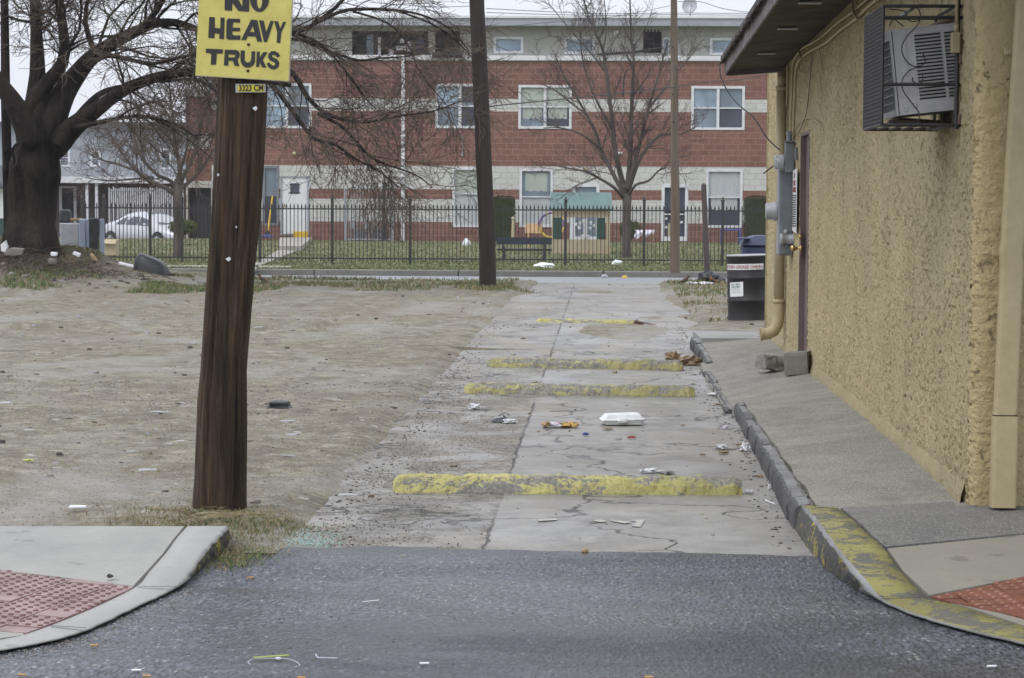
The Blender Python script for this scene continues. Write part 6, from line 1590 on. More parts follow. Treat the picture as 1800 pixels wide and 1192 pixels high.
# leaning steel post, trash and birds on the right verge
mb = MB(); a, b = YP(1237, 325, 43.6), YP(1243, 478, 43.6); mb.tube([b, b.lerp(a, .5), a], [.055, .052, .05], 10); mb.tube([a, a + Vector((0, 0, .03))], [.05, .02], 10); mb.build('steel_post', simple('rusty_post', (.06, .05, .055), (.1, .075, .065), 6, .7, .3), label='leaning dark steel post right of the slim wooden pole', cat='post')
q = G(1220, 477, .05); mb = MB(); mb.blob((q.x, 43.4, .12), (.19, .17, .13), 3, .35, 18, 12, True, 2.2); mb.blob((q.x + .2, 43.35, .07), (.14, .08, .05), 7, .4, 14, 8); mb.build('trash_bag', M['black_plastic'], smooth=True, label='shiny black trash bag slumped between slim pole and steel post', cat='trash bag')
for k, (px, py, s, lab) in enumerate(((1180, 474, .06, 'white paper scrap left of the slim pole foot'), (1170, 479, .04, 'smaller white scrap farthest left of the slim pole foot'), (1254, 478, .07, 'white scrap right of the leaning steel post'), (1233, 488, .06, 'flat white scrap below the trash bag'),
                                   (1215, 500, .10, 'white lump of bread leftmost in the row on the verge'), (1235, 500, .07, 'white lump of bread second in the row on the verge'), (1243, 500, .06, 'white lump of bread in the middle of the verge row'), (1250, 500, .05, 'white lump of bread next to the right bird'))):
    q = G(px, py, .05); mb = MB(); mb.blob((q.x, q.y, .07), (s, s * .8, s * .35), 80 + k, .35); mb.build('paper_scrap' if k < 4 else 'bread_lump', M['foam'], label=lab, cat='scrap' if k < 4 else 'bread')
def bird(px, py, hd, m, lab, z=.06):
    q = G(px, py, z); t_ = thing('bird', tuple(q), lab, 'bird'); mb = MB(); s = hd
    P0 = [(-.11, 0, .035), (-.06, 0, .05), (-.02, 0, .065), (.02, 0, .085), (.05, 0, .11), (.062, 0, .14), (.075, 0, .152), (.092, 0, .15), (.112, 0, .146)]
    R0 = [.008, .018, .034, .040, .030, .020, .021, .012, .002]
    mb.tube([q + Vector((x * s, y, zz)) for x, y, zz in cat([Vector(p) for p in P0], 2)], [R0[min(i // 2, 8)] if i % 2 == 0 else (R0[i // 2] + R0[min(i // 2 + 1, 8)]) / 2 for i in range(17)], 10)
    for sy in (-.015, .015): mb.tube([q + Vector((.0, sy, .05)), q + Vector((.005 * s, sy, 0)), q + Vector((.02 * s, sy, 0))], .003, 4)
    mb.build('body', m, t_, True)
rb = NT('robin_feather'); z_ = rb.xyz(); M['robin'] = rb.done(rb.mix(rb.ramp(rb.noise(14, 3), [(.45, 0.0), (.55, 1.0)]), (.07, .05, .04), (.22, .09, .04)), .8)
bird(463, 499, -1, M['robin'], 'brown robin standing on the lot edge just right of the near pole', .06)
bird(1203, 500, 1, M['bird'], 'dark bird at the left end of the white bread lumps'); bird(1254, 500, -1, M['robin'], 'reddish bird at the right end of the white bread lumps')

# ================================================================== HOUSES ON THE LEFT
hs_ = thing('siding_house', (YP(220, 400, 100).x, 100, .05), 'pale blue grey siding house with a long porch behind the parked car', 'house')
def C(px, py, y=100.0): return YP(px, py, y)
hl, hr = C(100, 300).x, C(334, 300).x
wins = [(282, 300, 262, 296), (160, 176, 265, 292), (104, 122, 262, 292)]
mb = MB(); holes = [(C(a, c).x, C(b, d).x, C(b, d).z, C(a, c).z) for a, b, c, d in wins]
wall_holes(mb, hl - 6, hr, [(C(200, 318).z, C(200, 222).z, 0)], holes, 100.0); mb.face([(hr, 100, 0), (hr, 110, 0), (hr, 110, C(200, 222).z), (hr, 100, C(200, 222).z)])
for k in range(22):
    z = lerp(C(200, 316).z, C(200, 224).z, k / 22); mb.b2((hl - 6, 99.985, z), (hr, 99.998, z + .02))
mb.build('wall', M['siding'], hs_)
for h_ in holes: window(hs_, h_, 100.0, ['glass_mid', 'glass_dark'], 1)
mb = MB(); mb.b2((hl - 6.2, 99.6, C(200, 222).z), (hr + .2, 110, C(200, 215).z)); mb.build('roof', M['rust'] if False else simple('dark_roof_edge', (.1, .1, .11), (.14, .14, .15), 2, .8, .1), hs_)
mb = MB(); mb.b2((hl - 6, 97.6, C(200, 322, 98).z), (hr + .3, 99.98, C(200, 311, 98).z)); mb.build('porch_roof', M['band_white'], hs_)
mb = MB(); mb.b2((hl - 6, 99.9, 0), (hr, 100.1, C(200, 318).z - .01)); mb.build('porch_wall', simple('brown_brick', (.14, .11, .1), (.1, .08, .075), 2, .9, .2), hs_)
mb = MB(); p, q = C(109, 331, 99.8), C(130, 378, 99.8); mb.b2((p.x, 99.8, q.z - .2), (q.x, 99.86, p.z)); dd = mb.build('door', M['dark_void'], hs_)
mb = MB(); mb.b2((p.x - .12, 99.75, 0), (p.x - .002, 99.88, p.z + .1)); mb.b2((q.x + .002, 99.75, 0), (q.x + .12, 99.88, p.z + .1)); mb.b2((p.x, 99.75, p.z + .002), (q.x, 99.88, p.z + .1)); mb.build('door_frame', M['white_frame'], dd)
for px in (153, 170, 320): mb = MB(); x = C(px, 350, 97.8).x; mb.b2((x - .06, 97.75, .05), (x + .06, 97.87, C(200, 322, 98).z)); mb.build('porch_post', M['white_frame'], hs_)
gt = thing('barred_gate', tuple(C(250, 415, 95)), 'tall white barred screen standing along the porch behind the parked car', 'gate'); mb = MB()
for k in range(34): x = lerp(C(192, 380, 95).x, C(318, 380, 95).x, k / 33); mb.b2((x - .02, 94.98, .1), (x + .02, 95.02, C(200, 330 + 5 * nz(k * .7, 1), 95).z))
mb.build('bars', M['white_frame'], gt)
mb = MB()
for py in (335, 398): z = C(200, py, 95).z; mb.b2((C(192, 380, 95).x, 94.95, z - .02), (C(318, 380, 95).x, 94.975, z + .03))
mb.build('rails', M['grey_metal_light'], gt)
wg = thing('garage_wing', (C(350, 400, 84).x, 84, .05), 'recessed brick wing with a dark garage opening left of the near pole', 'building')
p, q = C(326, 170, 84), C(376, 425, 84); mb = MB(); go = (C(330, 330, 84).x, C(371, 330, 84).x, -.5, C(350, 330, 84).z)
wall_holes(mb, p.x, q.x, [(.0, C(350, 318, 84).z, 1), (C(350, 318, 84).z, C(350, 262, 84).z, 0), (C(350, 262, 84).z, C(350, 235, 84).z, 1), (C(350, 235, 84).z, p.z, 0)], [go], 84.0, .3); mb.mi = 0; mb.face([(p.x, 84, 0), (p.x, 84, p.z), (p.x, 92, p.z), (p.x, 92, 0)])
mb.build('wall', [M['brick_red'], M['brick_white']], wg); mb = MB(); mb.b2((go[0], 84.3, 0), (go[1], 84.36, go[3])); mb.build('garage_shade', M['dark_void'], wg)  # dark sheet stands in for the shade inside the garage opening
mb = MB(); mb.b2((p.x - .2, 83.7, p.z), (q.x, 92, p.z + .25)); mb.build('roof', M['fascia_grey'], wg)
ws = thing('white_shed', (YP(-10, 400, 70).x, 70, .05), 'small white gabled shed at the left edge behind the big tree', 'shed')
mb = MB(); p, q = YP(-60, 332, 70), YP(8, 384, 70); mb.b2((p.x, 70, q.z), (q.x, 73, p.z)); mb.build('wall', M['white_paint'], ws); mb = MB(); mb.prism([Vector((p.x - .3, 69.7, p.z)), Vector((q.x + .15, 69.7, p.z)), Vector(((p.x + q.x) / 2, 69.7, p.z + .75))], (0, 3.5, 0)); mb.build('roof', simple('shed_roof', (.16, .16, .17), (.1, .1, .1), 3, .9, .2), ws)
mb = MB(); mb.b2((p.x, 70.02, .1), (q.x, 72.9, q.z - .002)); mb.build('green_base', M['green_dark'], ws)

# parked cars
def make_car(name, loc, rz, label_, body):
    car = thing(name, loc, label_, 'car', 'cars parked behind the lawn'); car.rotation_euler = (0, 0, 0); R = Matrix.Rotation(rz, 3, 'Z'); O = Vector(loc)
    T = lambda x, y, z: O + R @ Vector((x, y, z))
    # side outline stations: x, lower z, belt z, roof z, half width low, half width top
    st = [(-2.22, .45, .70, .70, .60, .60), (-2.15, .28, .88, .90, .78, .72), (-1.75, .22, .95, 1.02, .86, .70), (-1.35, .22, .95, 1.16, .88, .62), (-.85, .2, .94, 1.38, .89, .56), (-.3, .2, .92, 1.46, .89, .57), (.25, .2, .91, 1.43, .89, .58), (.75, .2, .90, 1.24, .89, .62), (1.15, .2, .89, .98, .88, .72), (1.6, .22, .80, .84, .86, .74), (2.05, .26, .68, .70, .78, .66), (2.22, .38, .56, .57, .60, .55)]
    mb = MB(); rows = []
    for x, lo, be, ro, wl, wt in st:
        prof = [(-wl * .93, lo), (-wl, lo + (be - lo) * .35), (-wl * .985, lo + (be - lo) * .75), (-wl * .93, be), (-wt, lerp(be, ro, .82)), (-wt * .8, ro), (0, ro + .015), (wt * .8, ro), (wt, lerp(be, ro, .82)), (wl * .93, be), (wl * .985, lo + (be - lo) * .75), (wl, lo + (be - lo) * .35), (wl * .93, lo)]
        rows.append([T(x, y, z) for y, z in prof])
    mb.grid(rows); mb.face(rows[0]); mb.face(rows[-1][::-1]); mb.build('body', body, car, True)
    for s in (-1, 1):
        for xs_ in ((-1.15, -.62), (-.56, .10), (.16, .80)):
            mb = MB(); pr = []
            for x in (xs_[0], xs_[1]):
                k = next(i for i in range(len(st) - 1) if st[i][0] <= x <= st[i+1][0]); t = (x - st[k][0]) / (st[k+1][0] - st[k][0]); be, ro, wl, wt = [lerp(st[k][q], st[k+1][q], t) for q in (2, 3, 4, 5)]
                pr.append([(x, s * (lerp(wl * .93, wt, .08) + .012), lerp(be, ro, .08)), (x, s * (lerp(wl * .93, wt, .85) + .012), lerp(be, ro, .70))])
            mb.face([T(*pr[0][0]), T(*pr[1][0]), T(*pr[1][1]), T(*pr[0][1])]); mb.build('side_window', M['glass_dark'], car)
        mb = MB(); c = T(.78, s * .98, .98); mb.box(c, (.16, .14, .10), R.to_4x4(), bev=.03); mb.build('mirror', body, car)
        for x in (-1.38, 1.38):
            mb = MB(); Q = R.to_4x4() @ Matrix.Rotation(PI / 2, 4, 'X'); mb.lathe([(.26, -.11), (.325, -.09), (.33, 0), (.325, .09), (.26, .11)], T(x, s * .80, .33), 24, Q); wh = mb.build('wheel', M['rubber'], car, True)
            mb = MB(); mb.lathe([(.20, -.115), (.215, -.11), (.215, .11), (.20, .115)], T(x, s * .80, .33), 20, Q); mb.build('rim', M['grey_metal_light'], wh)
            mb = MB(); mb.lathe([(.37, -.006), (.385, 0), (.37, .006)], T(x, s * .885, .34), 24, Q); mb.build('arch', M['rubber'], car)
        mb = MB(); mb.box(T(2.08, s * .55, .62), (.12, .3, .12), R.to_4x4(), bev=.03); mb.build('headlight', M['glass_blue'], car)
        mb = MB(); mb.box(T(-2.14, s * .6, .78), (.08, .26, .12), R.to_4x4(), bev=.02); mb.build('tail_light', M['red_plastic'], car)
    for a, b, nm in ((6, 8, 'windscreen'), (2, 4, 'rear_window')):
        mb = MB(); i0, i1 = (8, 6) if nm == 'windscreen' else (2, 4); A_, B_ = st[i0], st[i1]
        mb.face([T(A_[0], -A_[5] * .78, A_[3] + .025), T(A_[0], A_[5] * .78, A_[3] + .025), T(B_[0], B_[5] * .72, B_[3] + .03), T(B_[0], -B_[5] * .72, B_[3] + .03)]); mb.build(nm, M['glass_dark'], car)
    return car
t = NT('silver_paint'); M['car_silver'] = t.done((.55, .56, .6), .25, None, .3, .5)
t = NT('white_car_paint'); M['car_white'] = t.done((.66, .67, .68), .3, None, 0, .5)
q = YP(266, 420, 88); make_car('parked_car', (q.x, 88, -.43), math.radians(-38), 'silver rounded car parked behind the iron fence left of the small tree', M['car_silver'])
q = YP(372, 418, 86); make_car('parked_car', (q.x, 88, -.43), math.radians(205), 'white car mostly hidden behind the near pole', M['car_white'])

# discarded stuff by the big tree
ap = thing('discarded_cabinet', (YP(128, 450, 43.5).x, 43.5, .2), 'battered grey metal cabinet with pale blue edges standing behind the rubble', 'cabinet')
def E(px, py, y=43.5): return YP(px, py, y)
mb = MB(); p, q = E(105, 392), E(140, 452); mb.box(((p.x+q.x)/2, 43.7, (p.z+q.z)/2), (q.x - p.x, .4, p.z - q.z), bev=.02); mb.build('side', M['grey_metal_light'], ap)
mb = MB(); p, q = E(139, 385, 43.4), E(153, 460, 43.4); mb.box(((p.x+q.x)/2, 43.5, (p.z+q.z)/2), (q.x - p.x - .01, .3, p.z - q.z), bev=.02); mb.build('door_edge', simple('pale_blue', (.3, .36, .46), (.24, .28, .36), 4, .6, .1), ap)
mb = MB(); p, q = E(154, 383, 43.2), E(172, 462, 43.2); mb.box(((p.x+q.x)/2, 43.3, (p.z+q.z)/2), (q.x - p.x - .01, .12, p.z - q.z), bev=.02); mb.build('black_panel', M['black_plastic'], ap)
mb = MB(); p, q = E(173, 385, 43.2), E(180, 462, 43.2); mb.box(((p.x+q.x)/2, 43.35, (p.z+q.z)/2), (q.x - p.x, .12, p.z - q.z), bev=.01); mb.build('outer_edge', simple('pale_blue_edge', (.34, .4, .5), (.24, .28, .36), 4, .6, .1), ap)
mb = MB(); q = E(113, 392, 43.6); mb.box((q.x, 43.7, q.z + .13), (.22, .24, .26), taper=.85, bev=.03); mb.build('black_box', M['black_plastic'], label='black plastic box sitting on top of the grey cabinet', cat='box')
mb = MB(); q = E(134, 386, 43.6); mb.box((q.x, 43.66, q.z), (.18, .3, .05), bev=.01); mb.build('tan_board', M['cardboard'], label='tan board laid on top of the grey cabinet', cat='board')
cbx = thing('cardboard_box', (E(193, 448, 48.9).x, 48.9, .12), 'tan cardboard box on the lawn in front of the silver car', 'cardboard box'); mb = MB(); p, q = E(180, 421, 48.9), E(206, 449, 48.9); mb.box(((p.x+q.x)/2, 49.0, (p.z+q.z)/2), (q.x - p.x, .3, p.z - q.z), bev=.01); mb.build('box', M['beige_plastic'], cbx); mb = MB(); mb.prism([Vector((p.x, 48.84, p.z)), Vector((q.x, 48.84, p.z)), Vector((q.x, 48.74, p.z - .09)), Vector((p.x, 48.74, p.z - .08))], (0, .004, .004)); mb.build('flap', M['beige_plastic'], cbx)
tub = thing('black_tub', (E(266, 482, 40.2).x, 40.2, .1), 'upturned black plastic tub lying at the grassy end of the mound', 'tub')
p, q = E(234, 455, 40.2), E(297, 484, 40.2); mb = MB(); rows = []; cx_, w_ = (p.x + q.x) / 2, (q.x - p.x) / 2
for i in range(9):
    s = i / 8; ht = (p.z - q.z)
    ring = []
    for j in range(25):
        a = 2 * PI * j / 24; r = (1 - .42 * s ** 1.8); x = math.copysign(abs(math.cos(a)) ** .7, math.cos(a)) * w_ * r; y = math.copysign(abs(math.sin(a)) ** .7, math.sin(a)) * .26 * r
        ring.append(Vector((cx_ + x - .03 * s, 40.2 + y, q.z + ht * (math.sin(s * PI / 2)) * (1 - .25 * (x / w_)) - .14 * (x / w_) * 0)))
    rows.append(ring)
mb.grid(rows); mb.face(rows[-1][:-1]); Rm = Matrix.Rotation(math.radians(9), 3, 'Y'); cc_ = Vector((cx_, 40.2, q.z)); mb.v = [tuple(cc_ + Rm @ (Vector(v) - cc_) + Vector((0, 0, .03))) for v in mb.v]; mb.build('shell', M['black_plastic'], tub, True)
mb = MB(); rg_ = [cc_ + Rm @ Vector((math.copysign(abs(math.cos(a)) ** .7, math.cos(a)) * w_ * 1.02, math.copysign(abs(math.sin(a)) ** .7, math.sin(a)) * .27, .01)) + Vector((0, 0, .03)) for a in [2 * PI * j / 24 for j in range(25)]]; mb.tube(rg_, .012, 6, False); mb.build('rim', M['rubber'], tub, True)
for k, (pts, m, lab) in enumerate((([(208, 462), (209, 471), (238, 475), (236, 469)], 'foam', 'bent white panel scrap lying left of the black tub'), ([(158, 447), (162, 449), (169, 459), (163, 456)], 'cardboard', 'tan splinter of board under the black panel'), ([(128, 444), (140, 448), (139, 452), (127, 447)], 'paper_white', 'narrow white strip of board on the rubble heap'),
                                   ([(6, 441), (22, 437), (40, 439), (38, 448), (20, 450), (8, 448)], 'block', 'broken slab of pale concrete at the big tree foot'), ([(84, 456), (97, 457), (98, 463), (85, 464)], 'block', 'grey rounded rock in front of the big tree'), ([(88, 445), (98, 446), (99, 450), (90, 450)], 'foam', 'small white scrap on the rubble heap by the tree'),
                                   ([(1, 430), (8, 424), (12, 436), (10, 443), (2, 442)], 'foam', 'upright white bag at the far left by the tree'))):
    yy = 38.6 if k != 0 else 40.3
    mb = MB(); P = [YP(a, b, yy) for a, b in pts]; mb.prism(P, (0, .12, .02)); mb.build('board_scrap' if k < 3 or k == 5 else ('rock' if k == 4 else 'rubble_slab' if k == 3 else 'white_bag'), M[m], label=lab, cat='scrap' if k not in (3, 4) else 'rubble')
# ================================================================== POLES
sp = thing('utility_pole', tuple(G(858, 515, .05)), 'dark leaning utility pole standing in the lot edge left of the alley', 'utility pole')
mb = pole_mesh([(843.5, 875, 528), (843, 873, 515), (841, 870, 430), (837, 865, 300), (831, 859, 150), (824.5, 851, 0), (818, 844, -160)], 38.8, 8, .008, 24); mb.build('shaft', M['wood_far'], sp, True)
sp = thing('utility_pole', tuple(G(1187, 472, .1)), 'slim pale weathered utility pole by the trash bag, farthest of the poles', 'utility pole')
mb = pole_mesh([(1178, 1196, 480), (1178, 1195, 470), (1179, 1195, 380), (1179, 1193, 250), (1179, 1192, 120), (1178.5, 1190, 0), (1178, 1189, -160)], 44.6, 12, .006, 20); mb.build('shaft', M['wood_grey'], sp, True)
mb = MB()
for px, py in ((1183, 83), (1189, 122), (1182, 166), (1184, 215)):
    q = YP(px, py, 44.49); mb.lathe([(.018, 0), (.018, .01), (.002, .012)], q, 8, Matrix.Rotation(PI / 2, 4, 'X'))
mb.build('bolts', M['dark_void'], sp)

# ================================================================== BARE TREES
def branch_path(rng, p, d, L, n, wig, droop, up=0.0):
    pts = [p.copy()]; d = d.normalized()
    for i in range(n):
        d = (d + Vector((rng.gauss(0, wig), rng.gauss(0, wig), rng.gauss(0, wig) - droop + up))).normalized(); p = p + d * (L / n); pts.append(p)
    return pts
def perp(rng, d, ang):
    a = Vector((rng.gauss(0, 1), rng.gauss(0, 1), rng.gauss(0, 1))); a = (a - d * a.dot(d)).normalized(); return (d * math.cos(ang) + a * math.sin(ang)).normalized()
RMIN = .0034
def ramify(mb, rng, pts, r0, level, P):
    """spawn children along a path; P[level] = (count per metre, length range, droop, wiggle, radius factor, up)"""
    if level >= len(P): return
    cpm, (l0, l1), droop, wig, rf, up = P[level]
    L = sum((pts[i+1] - pts[i]).length for i in range(len(pts) - 1)); n = int(cpm * L + rng.random())
    for _ in range(n):
        t = rng.uniform(.12, 1.0); k = t * (len(pts) - 1); i = min(int(k), len(pts) - 2); p = pts[i].lerp(pts[i+1], k - i); d = (pts[i+1] - pts[i]).normalized()
        c = perp(rng, d, rng.uniform(.35, 1.05)); ln = rng.uniform(l0, l1) * (1.15 - .55 * t)
        ns_ = 5 if level < 2 else 4; q = branch_path(rng, p, c, ln, ns_, wig, droop, up); r = max(RMIN * 1.5, min(r0 * rf * (1.1 - .5 * t), ln * .016))
        mb.mi = 0 if level < 1 else 1
        mb.tube(q, [lerp(r, max(r * .3, RMIN), j / ns_) for j in range(ns_ + 1)], 5 if level == 0 else 3, False)
        ramify(mb, rng, q, r, level + 1, P)
def limb(px_pts, Y0, dy, r_px, scale, seed):
    rg = random.Random(seed); P = []
    n = len(px_pts)
    for i, (a, b) in enumerate(px_pts): P.append(YP(a, b, Y0 + dy * i / max(1, n - 1) + (rg.uniform(-.15, .15) if i else 0)))
    pts = cat(P, 3); rr = []
    for i in range(len(pts)):
        t = i / (len(pts) - 1) * (len(r_px) - 1); k = min(int(t), len(r_px) - 2); rr.append(lerp(r_px[k], r_px[k+1], t - k) * scale)
    return pts, rr

# --- the big tree on the mound
TY = 40.0; S = TY / FPX * .72; rng = random.Random(5)
bt_ = thing('big_tree', tuple(YP(55, 440, TY)), 'huge dark bare tree with a thick trunk on the rubble mound', 'tree')
mb = MB(); tp, tr = limb([(50, 470), (52, 430), (56, 380), (58, 330), (60, 290), (66, 245), (72, 200), (78, 165)], TY, 0, [68, 61, 58, 56, 56, 44, 30, 16], S, 1); rows = []
for i, (p, r) in enumerate(zip(tp, tr)):
    row = []
    for j in range(37):
        a = 2 * PI * (j % 36) / 36; k = r * (1 + .10 * math.sin(a * 5 + p.z * .8) + .05 * math.sin(a * 13 + p.z * 2) + .14 * fb(math.cos(a) * 2, math.sin(a) * 2, p.z * 1.2, 4)) + (.10 * max(0, 1 - (p.z - .55) / .5) * (.5 + .5 * math.sin(a * 4)) if p.z < 1.05 else 0)
        row.append(p + Vector((math.cos(a) * k, math.sin(a) * k, 0)))
    rows.append(row)
mb.grid(rows); mb.face(rows[-1][:-1])
p2, r2 = limb([(18, 460), (16, 400), (14, 330), (12, 262), (10, 180), (9, 90), (8, 0), (8, -120)], TY + .4, 0, [17, 14, 13, 12, 12, 11, 10, 9], S, 2); mb.tube(p2, r2, 12)
LIMBS = [
 ([(66,275),(100,252),(130,222),(170,192),(215,160),(262,140),(305,130),(345,124),(400,130),(455,140),(510,150)], -1.6, [42,28,17,13,11,8,5]),
 ([(66,270),(90,215),(112,165),(140,125),(165,98),(205,72),(240,55),(270,42),(310,40),(350,52),(400,62),(450,72)], .8, [42,32,22,17,13,10,7,6]),
 ([(62,270),(62,200),(66,130),(64,60),(62,0),(60,-110)], .6, [42,30,20,15,13,10]),
 ([(60,275),(50,215),(72,160),(110,110),(112,60),(104,0),(100,-110)], -.6, [40,28,18,13,11,9]),
 ([(230,60),(262,35),(286,0),(310,-60)], .4, [10,8,7,5]),
 ([(150,112),(165,108),(190,98),(225,104),(270,112),(330,98),(400,90)], -1.2, [10,7,6,5,4,3]),
 ([(445,72),(480,62),(520,56),(548,45),(575,25),(600,2),(625,-40)], .5, [7,6,5,4]),
 ([(560,38),(600,20),(640,16),(690,18),(740,26),(790,50),(825,90)], .9, [5,4.5,4,3,2.4,1.4]),
 ([(450,80),(500,70),(540,72),(585,92),(630,106),(668,102),(710,100),(760,88)], -.5, [5,4,3.4,3,2,1.2]),
 ([(470,105),(515,130),(540,170),(570,198),(610,212),(650,214),(700,204),(760,196),(815,176)], -1.2, [7,6.5,5,4,3,2,1.2]),
 ([(480,150),(510,190),(530,218),(555,245),(590,255),(625,280),(665,300),(700,330)], -1.8, [6,5.5,4.5,3.4,2.4,1.2]),
 ([(560,200),(600,222),(625,248),(650,275),(680,290),(700,296),(735,310),(760,330)], -1.0, [4.5,4,3,2.2,1.2]),
 ([(520,60),(560,75),(600,115),(640,170),(660,190)], .6, [3.5,3,2.4,1.5]),
 ([(620,20),(680,40),(715,75),(740,130),(790,190)], -.3, [3,2.4,1.8,1.1]),
 ([(700,20),(755,40),(800,70),(835,110),(850,150)], .3, [2.6,2.2,1.6,1]),
 ([(60,250),(30,190),(-10,130),(-50,60)], -.8, [38,26,16,10]),
 ([(100,255),(150,190),(185,160),(240,148)], 1.4, [14,10,7,4]),
 ([(130,225),(175,215),(235,205),(300,215),(350,245)], -1.4, [8,6,4,3,1.6]),
 ([(170,100),(150,40),(160,-30)], .4, [8,6,4]), ([(30,300),(22,262),(38,250),(32,268),(28,290),(22,296)], -1.0, [3,2.6,2,1.6]),
]
lp = []
for k, (px, dy, rp) in enumerate(LIMBS):
    pts, rr = limb(px, TY - (.0 if k < 5 else .4), dy, rp, S, 20 + k); mb.tube(pts, rr, 9); lp.append((pts, rr))
mb.build('trunk', M['bark_dark'], bt_, True)
mb = MB(); P = [(6.0, (.8, 2.3), .035, .17, .38, 0.0), (7.4, (.4, 1.2), .05, .2, .45, 0), (6.5, (.18, .6), .04, .2, .55, 0)]
for k, (pts, rr) in enumerate(lp):
    Lk = list(P)
    if k >= 6: Lk[0] = (4.6, (.6, 1.6), .05, .16, .4, 0)
    if k == 19: continue
    if k in (1, 2, 3, 4, 16): Lk[0] = (8.0, (.7, 2.2), .03, .17, .38, 0)
    if k in (17, 0): Lk[0] = (5.0, (.8, 2.2), .11, .15, .5, 0)
    ramify(mb, rng, pts[(7 if k in (0, 1, 2, 3, 15, 16) else 2):], sum(rr) / len(rr), 0, Lk)
mb.build('twigs', [M['bark_dark'], M['twig_dark']], bt_)
print('big tree faces', len(mb.f))

def small_tree(label_, base, Y, stems, P, seed, bark, twig, nm='bare_tree'):
    S_ = Y / FPX * .8; rg = random.Random(seed); t_ = thing(nm, tuple(YP(base[0], base[1], Y)), label_, 'tree'); mb = MB(); ps = []
    for k, (px, dy, rp) in enumerate(stems):
        pts, rr = limb(px, Y, dy, rp, S_, seed + k); mb.tube(pts, rr, 10 if k == 0 else 7); ps.append((pts, rr))
    mb.build('trunk', M[bark], t_, True); mb = MB()
    for k, (pts, rr) in enumerate(ps[1:]): ramify(mb, rg, pts[2:], sum(rr) / len(rr), 0, P)
    mb.build('twigs', [M[bark], M[twig]], t_); print(label_, len(mb.f)); return t_
small_tree('smaller grey bare tree between the parked car and the near pole', (311, 455), 56.4,
 [([(310,462),(311,445),(312,410),(312,370),(313,335),(314,318)], 0, [11,9,9,9,10,9]),
  ([(312,345),(290,330),(262,318),(240,300),(222,280),(205,255),(188,225)], .8, [6,5,4.5,3.5,2.5,1.5]),
  ([(313,335),(300,318),(278,308),(255,285),(240,255),(232,220),(220,180)], -.8, [5,4,3.5,2.5,1.5]),
  ([(314,330),(316,295),(308,255),(305,215),(300,175),(296,130)], .3, [7,5,4,2.5,1.5]),
  ([(314,325),(330,295),(345,262),(352,225),(362,190),(372,150)], -.5, [6,4.5,3.5,2.5,1.5]),
  ([(314,335),(335,318),(352,300),(368,275),(385,250),(402,215)], .9, [5,4,3,2,1.2]),
  ([(240,300),(205,288),(175,280),(150,265)], .5, [3,2.4,1.8,1.2]), ([(270,312),(230,315),(190,318),(150,312)], -.6, [3,2.4,1.6,1]),
  ([(316,300),(328,262),(330,225),(335,185)], -.9, [4,3,2,1.2])],
 [(6.5, (.5, 1.5), -.0, .13, .5, .05), (6.5, (.3, .8), .0, .16, .5, .02), (4.5, (.15, .4), 0, .18, .6, 0)], 40, 'bark_grey', 'twig_grey')
small_tree('upright bare tree with many rising stems beside the playhouse', (1101, 450), 58.0,
 [([(1101,460),(1101,440),(1101,400),(1102,360),(1102,338),(1102,325)], 0, [13,10,9.5,9.5,11,9]),
  ([(1100,345),(1088,325),(1072,295),(1056,262),(1048,235),(1030,200),(1010,165),(990,130),(975,95)], .7, [5.5,5,4,3.5,3,2.2,1.4]),
  ([(1101,340),(1092,312),(1082,270),(1078,230),(1072,180),(1066,130),(1060,90),(1048,60),(1035,30),(1022,-15)], -.4, [6.5,6,5,4.5,4,3,2,1.2]),
  ([(1102,335),(1106,300),(1108,260),(1110,200),(1112,150),(1114,110),(1110,70),(1108,20),(1106,-30)], .3, [7,6,5,4,3,2,1.3]),
  ([(1103,338),(1112,300),(1122,262),(1132,220),(1140,190),(1152,150),(1162,115),(1175,70)], -.8, [5.5,5,4,3,2.2,1.4]),
  ([(1104,340),(1120,292),(1136,262),(1160,238),(1195,236),(1225,222)], .8, [4,3.4,3,2,1.2]),
  ([(1098,350),(1080,330),(1056,315),(1030,302),(1000,296),(975,290)], -.9, [4.5,3.6,2.6,1.8,1]),
  ([(1104,345),(1118,325),(1140,318),(1158,300),(1172,295)], -.7, [3.5,3,2,1.2]),
  ([(1140,190),(1165,160),(1182,135),(1205,110),(1225,85)], .6, [3,2.4,1.6,1]),
  ([(1030,200),(1002,180),(978,160),(958,150)], .5, [2.4,1.8,1.2,.8]), ([(1060,90),(1066,50),(1062,0)], .4, [2,1.5,1]), ([(1078,230),(1050,180),(1030,130),(1022,90),(1018,40)], .8, [3,2.4,1.8,1.1]),
  ([(1056,262),(1020,235),(985,225),(955,225)], -.4, [2.8,2,1.4,.9]), ([(1066,130),(1040,95),(1000,50),(968,10)], .2, [2.2,1.7,1.2,.8]), ([(1095,170),(1098,130),(1110,120)], .2, [2,1.6,1.2])],
 [(5.8, (.5, 1.5), -.0, .12, .38, .09), (6.8, (.25, .7), .0, .15, .5, .05), (5.5, (.1, .3), 0, .18, .8, .03)], 60, 'bark_grey', 'twig_grey')
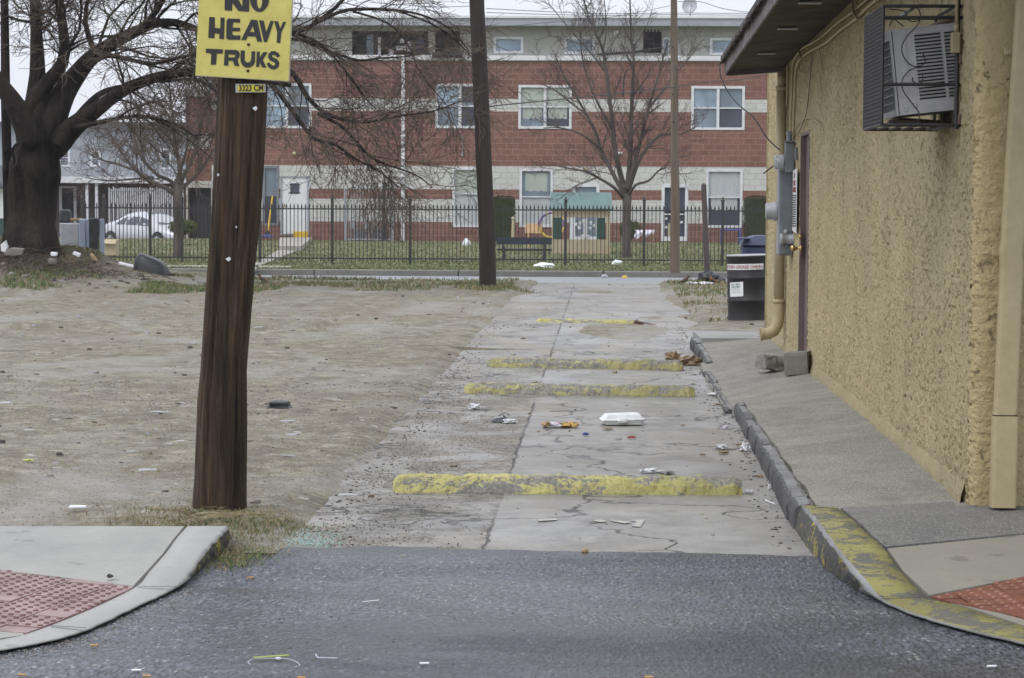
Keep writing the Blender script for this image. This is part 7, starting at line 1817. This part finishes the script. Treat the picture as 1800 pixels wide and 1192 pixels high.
# bird perched in the upright tree
q = YP(1127, 160, 57.6); mb = MB(); mb.tube([q + Vector(v) for v in ((-.09, 0, -.17), (-.05, 0, -.1), (-.02, 0, -.03), (.01, 0, .06), (.02, 0, .11), (.03, 0, .13), (.06, 0, .13))], [.01, .02, .045, .05, .03, .03, .004], 10)
mb.build('perched_bird', M['bird'], smooth=True, label='dark bird perched upright among the stems of the bare tree', cat='bird')

# overhead cables
for k, (pts, y0, y1, r, lab) in enumerate((([(860, 187), (950, 178), (1040, 169), (1110, 162), (1187, 153)], 39.0, 44.5, .011, 'thick black cable rising from the dark pole to the slim pole'), ([(1190, 152), (1240, 145), (1300, 140), (1352, 130)], 44.6, 47, .009, 'black cable running on right from the slim pole to the shop'),
     ([(855, 15), (950, 20), (1060, 24), (1187, 23), (1350, 24)], 39, 46, .006, 'upper thin wire crossing the sky above the flat roof'), ([(855, 22), (950, 25), (1060, 27), (1187, 26), (1350, 27)], 39, 46, .006, 'lower thin wire crossing the sky above the flat roof'),
     ([(1192, 3), (1230, 3), (1270, 15), (1320, 22), (1370, 24)], 44.6, 42, .006, 'thin wire curving down from the slim pole top behind the eave'), ([(1178, 10), (1130, 20), (1060, 32), (960, 40), (860, 50)], 44.6, 39, .005, 'faint slack wire passing in front of the grey fascia'),
     ([(1192, 280), (1205, 320), (1225, 380), (1240, 430)], 44.5, 43.7, .004, 'thin guy wire from the slim pole down to the steel post'), ([(845, 10), (760, 12), (650, 4)], 38.8, 40, .005, 'thin wire leading left from the dark pole over the roof'))):
    n = len(pts); mb = MB(); mb.tube(cat([YP(a, b, lerp(y0, y1, i / (n - 1))) for i, (a, b) in enumerate(pts)], 5), r, 5); mb.build('overhead_cable', M['black_plastic'], label=lab, cat='cable')
# damp drizzly air
hz = MB(); hz.b2((-120, -20, -1.2), (120, 130, 14)); hz_m = bpy.data.materials.new('haze'); hz_m.use_nodes = True
nn = hz_m.node_tree; nn.nodes.remove(nn.nodes['Principled BSDF']); pv = nn.nodes.new('ShaderNodeVolumePrincipled')
pv.inputs['Density'].default_value = .0004; pv.inputs['Color'].default_value = (.95, .96, 1, 1); pv.inputs['Anisotropy'].default_value = .2
nn.links.new(pv.outputs[0], nn.nodes['Material Output'].inputs['Volume'])
hz.build('haze', hz_m, origin=(0, 0, 0), kind='stuff')
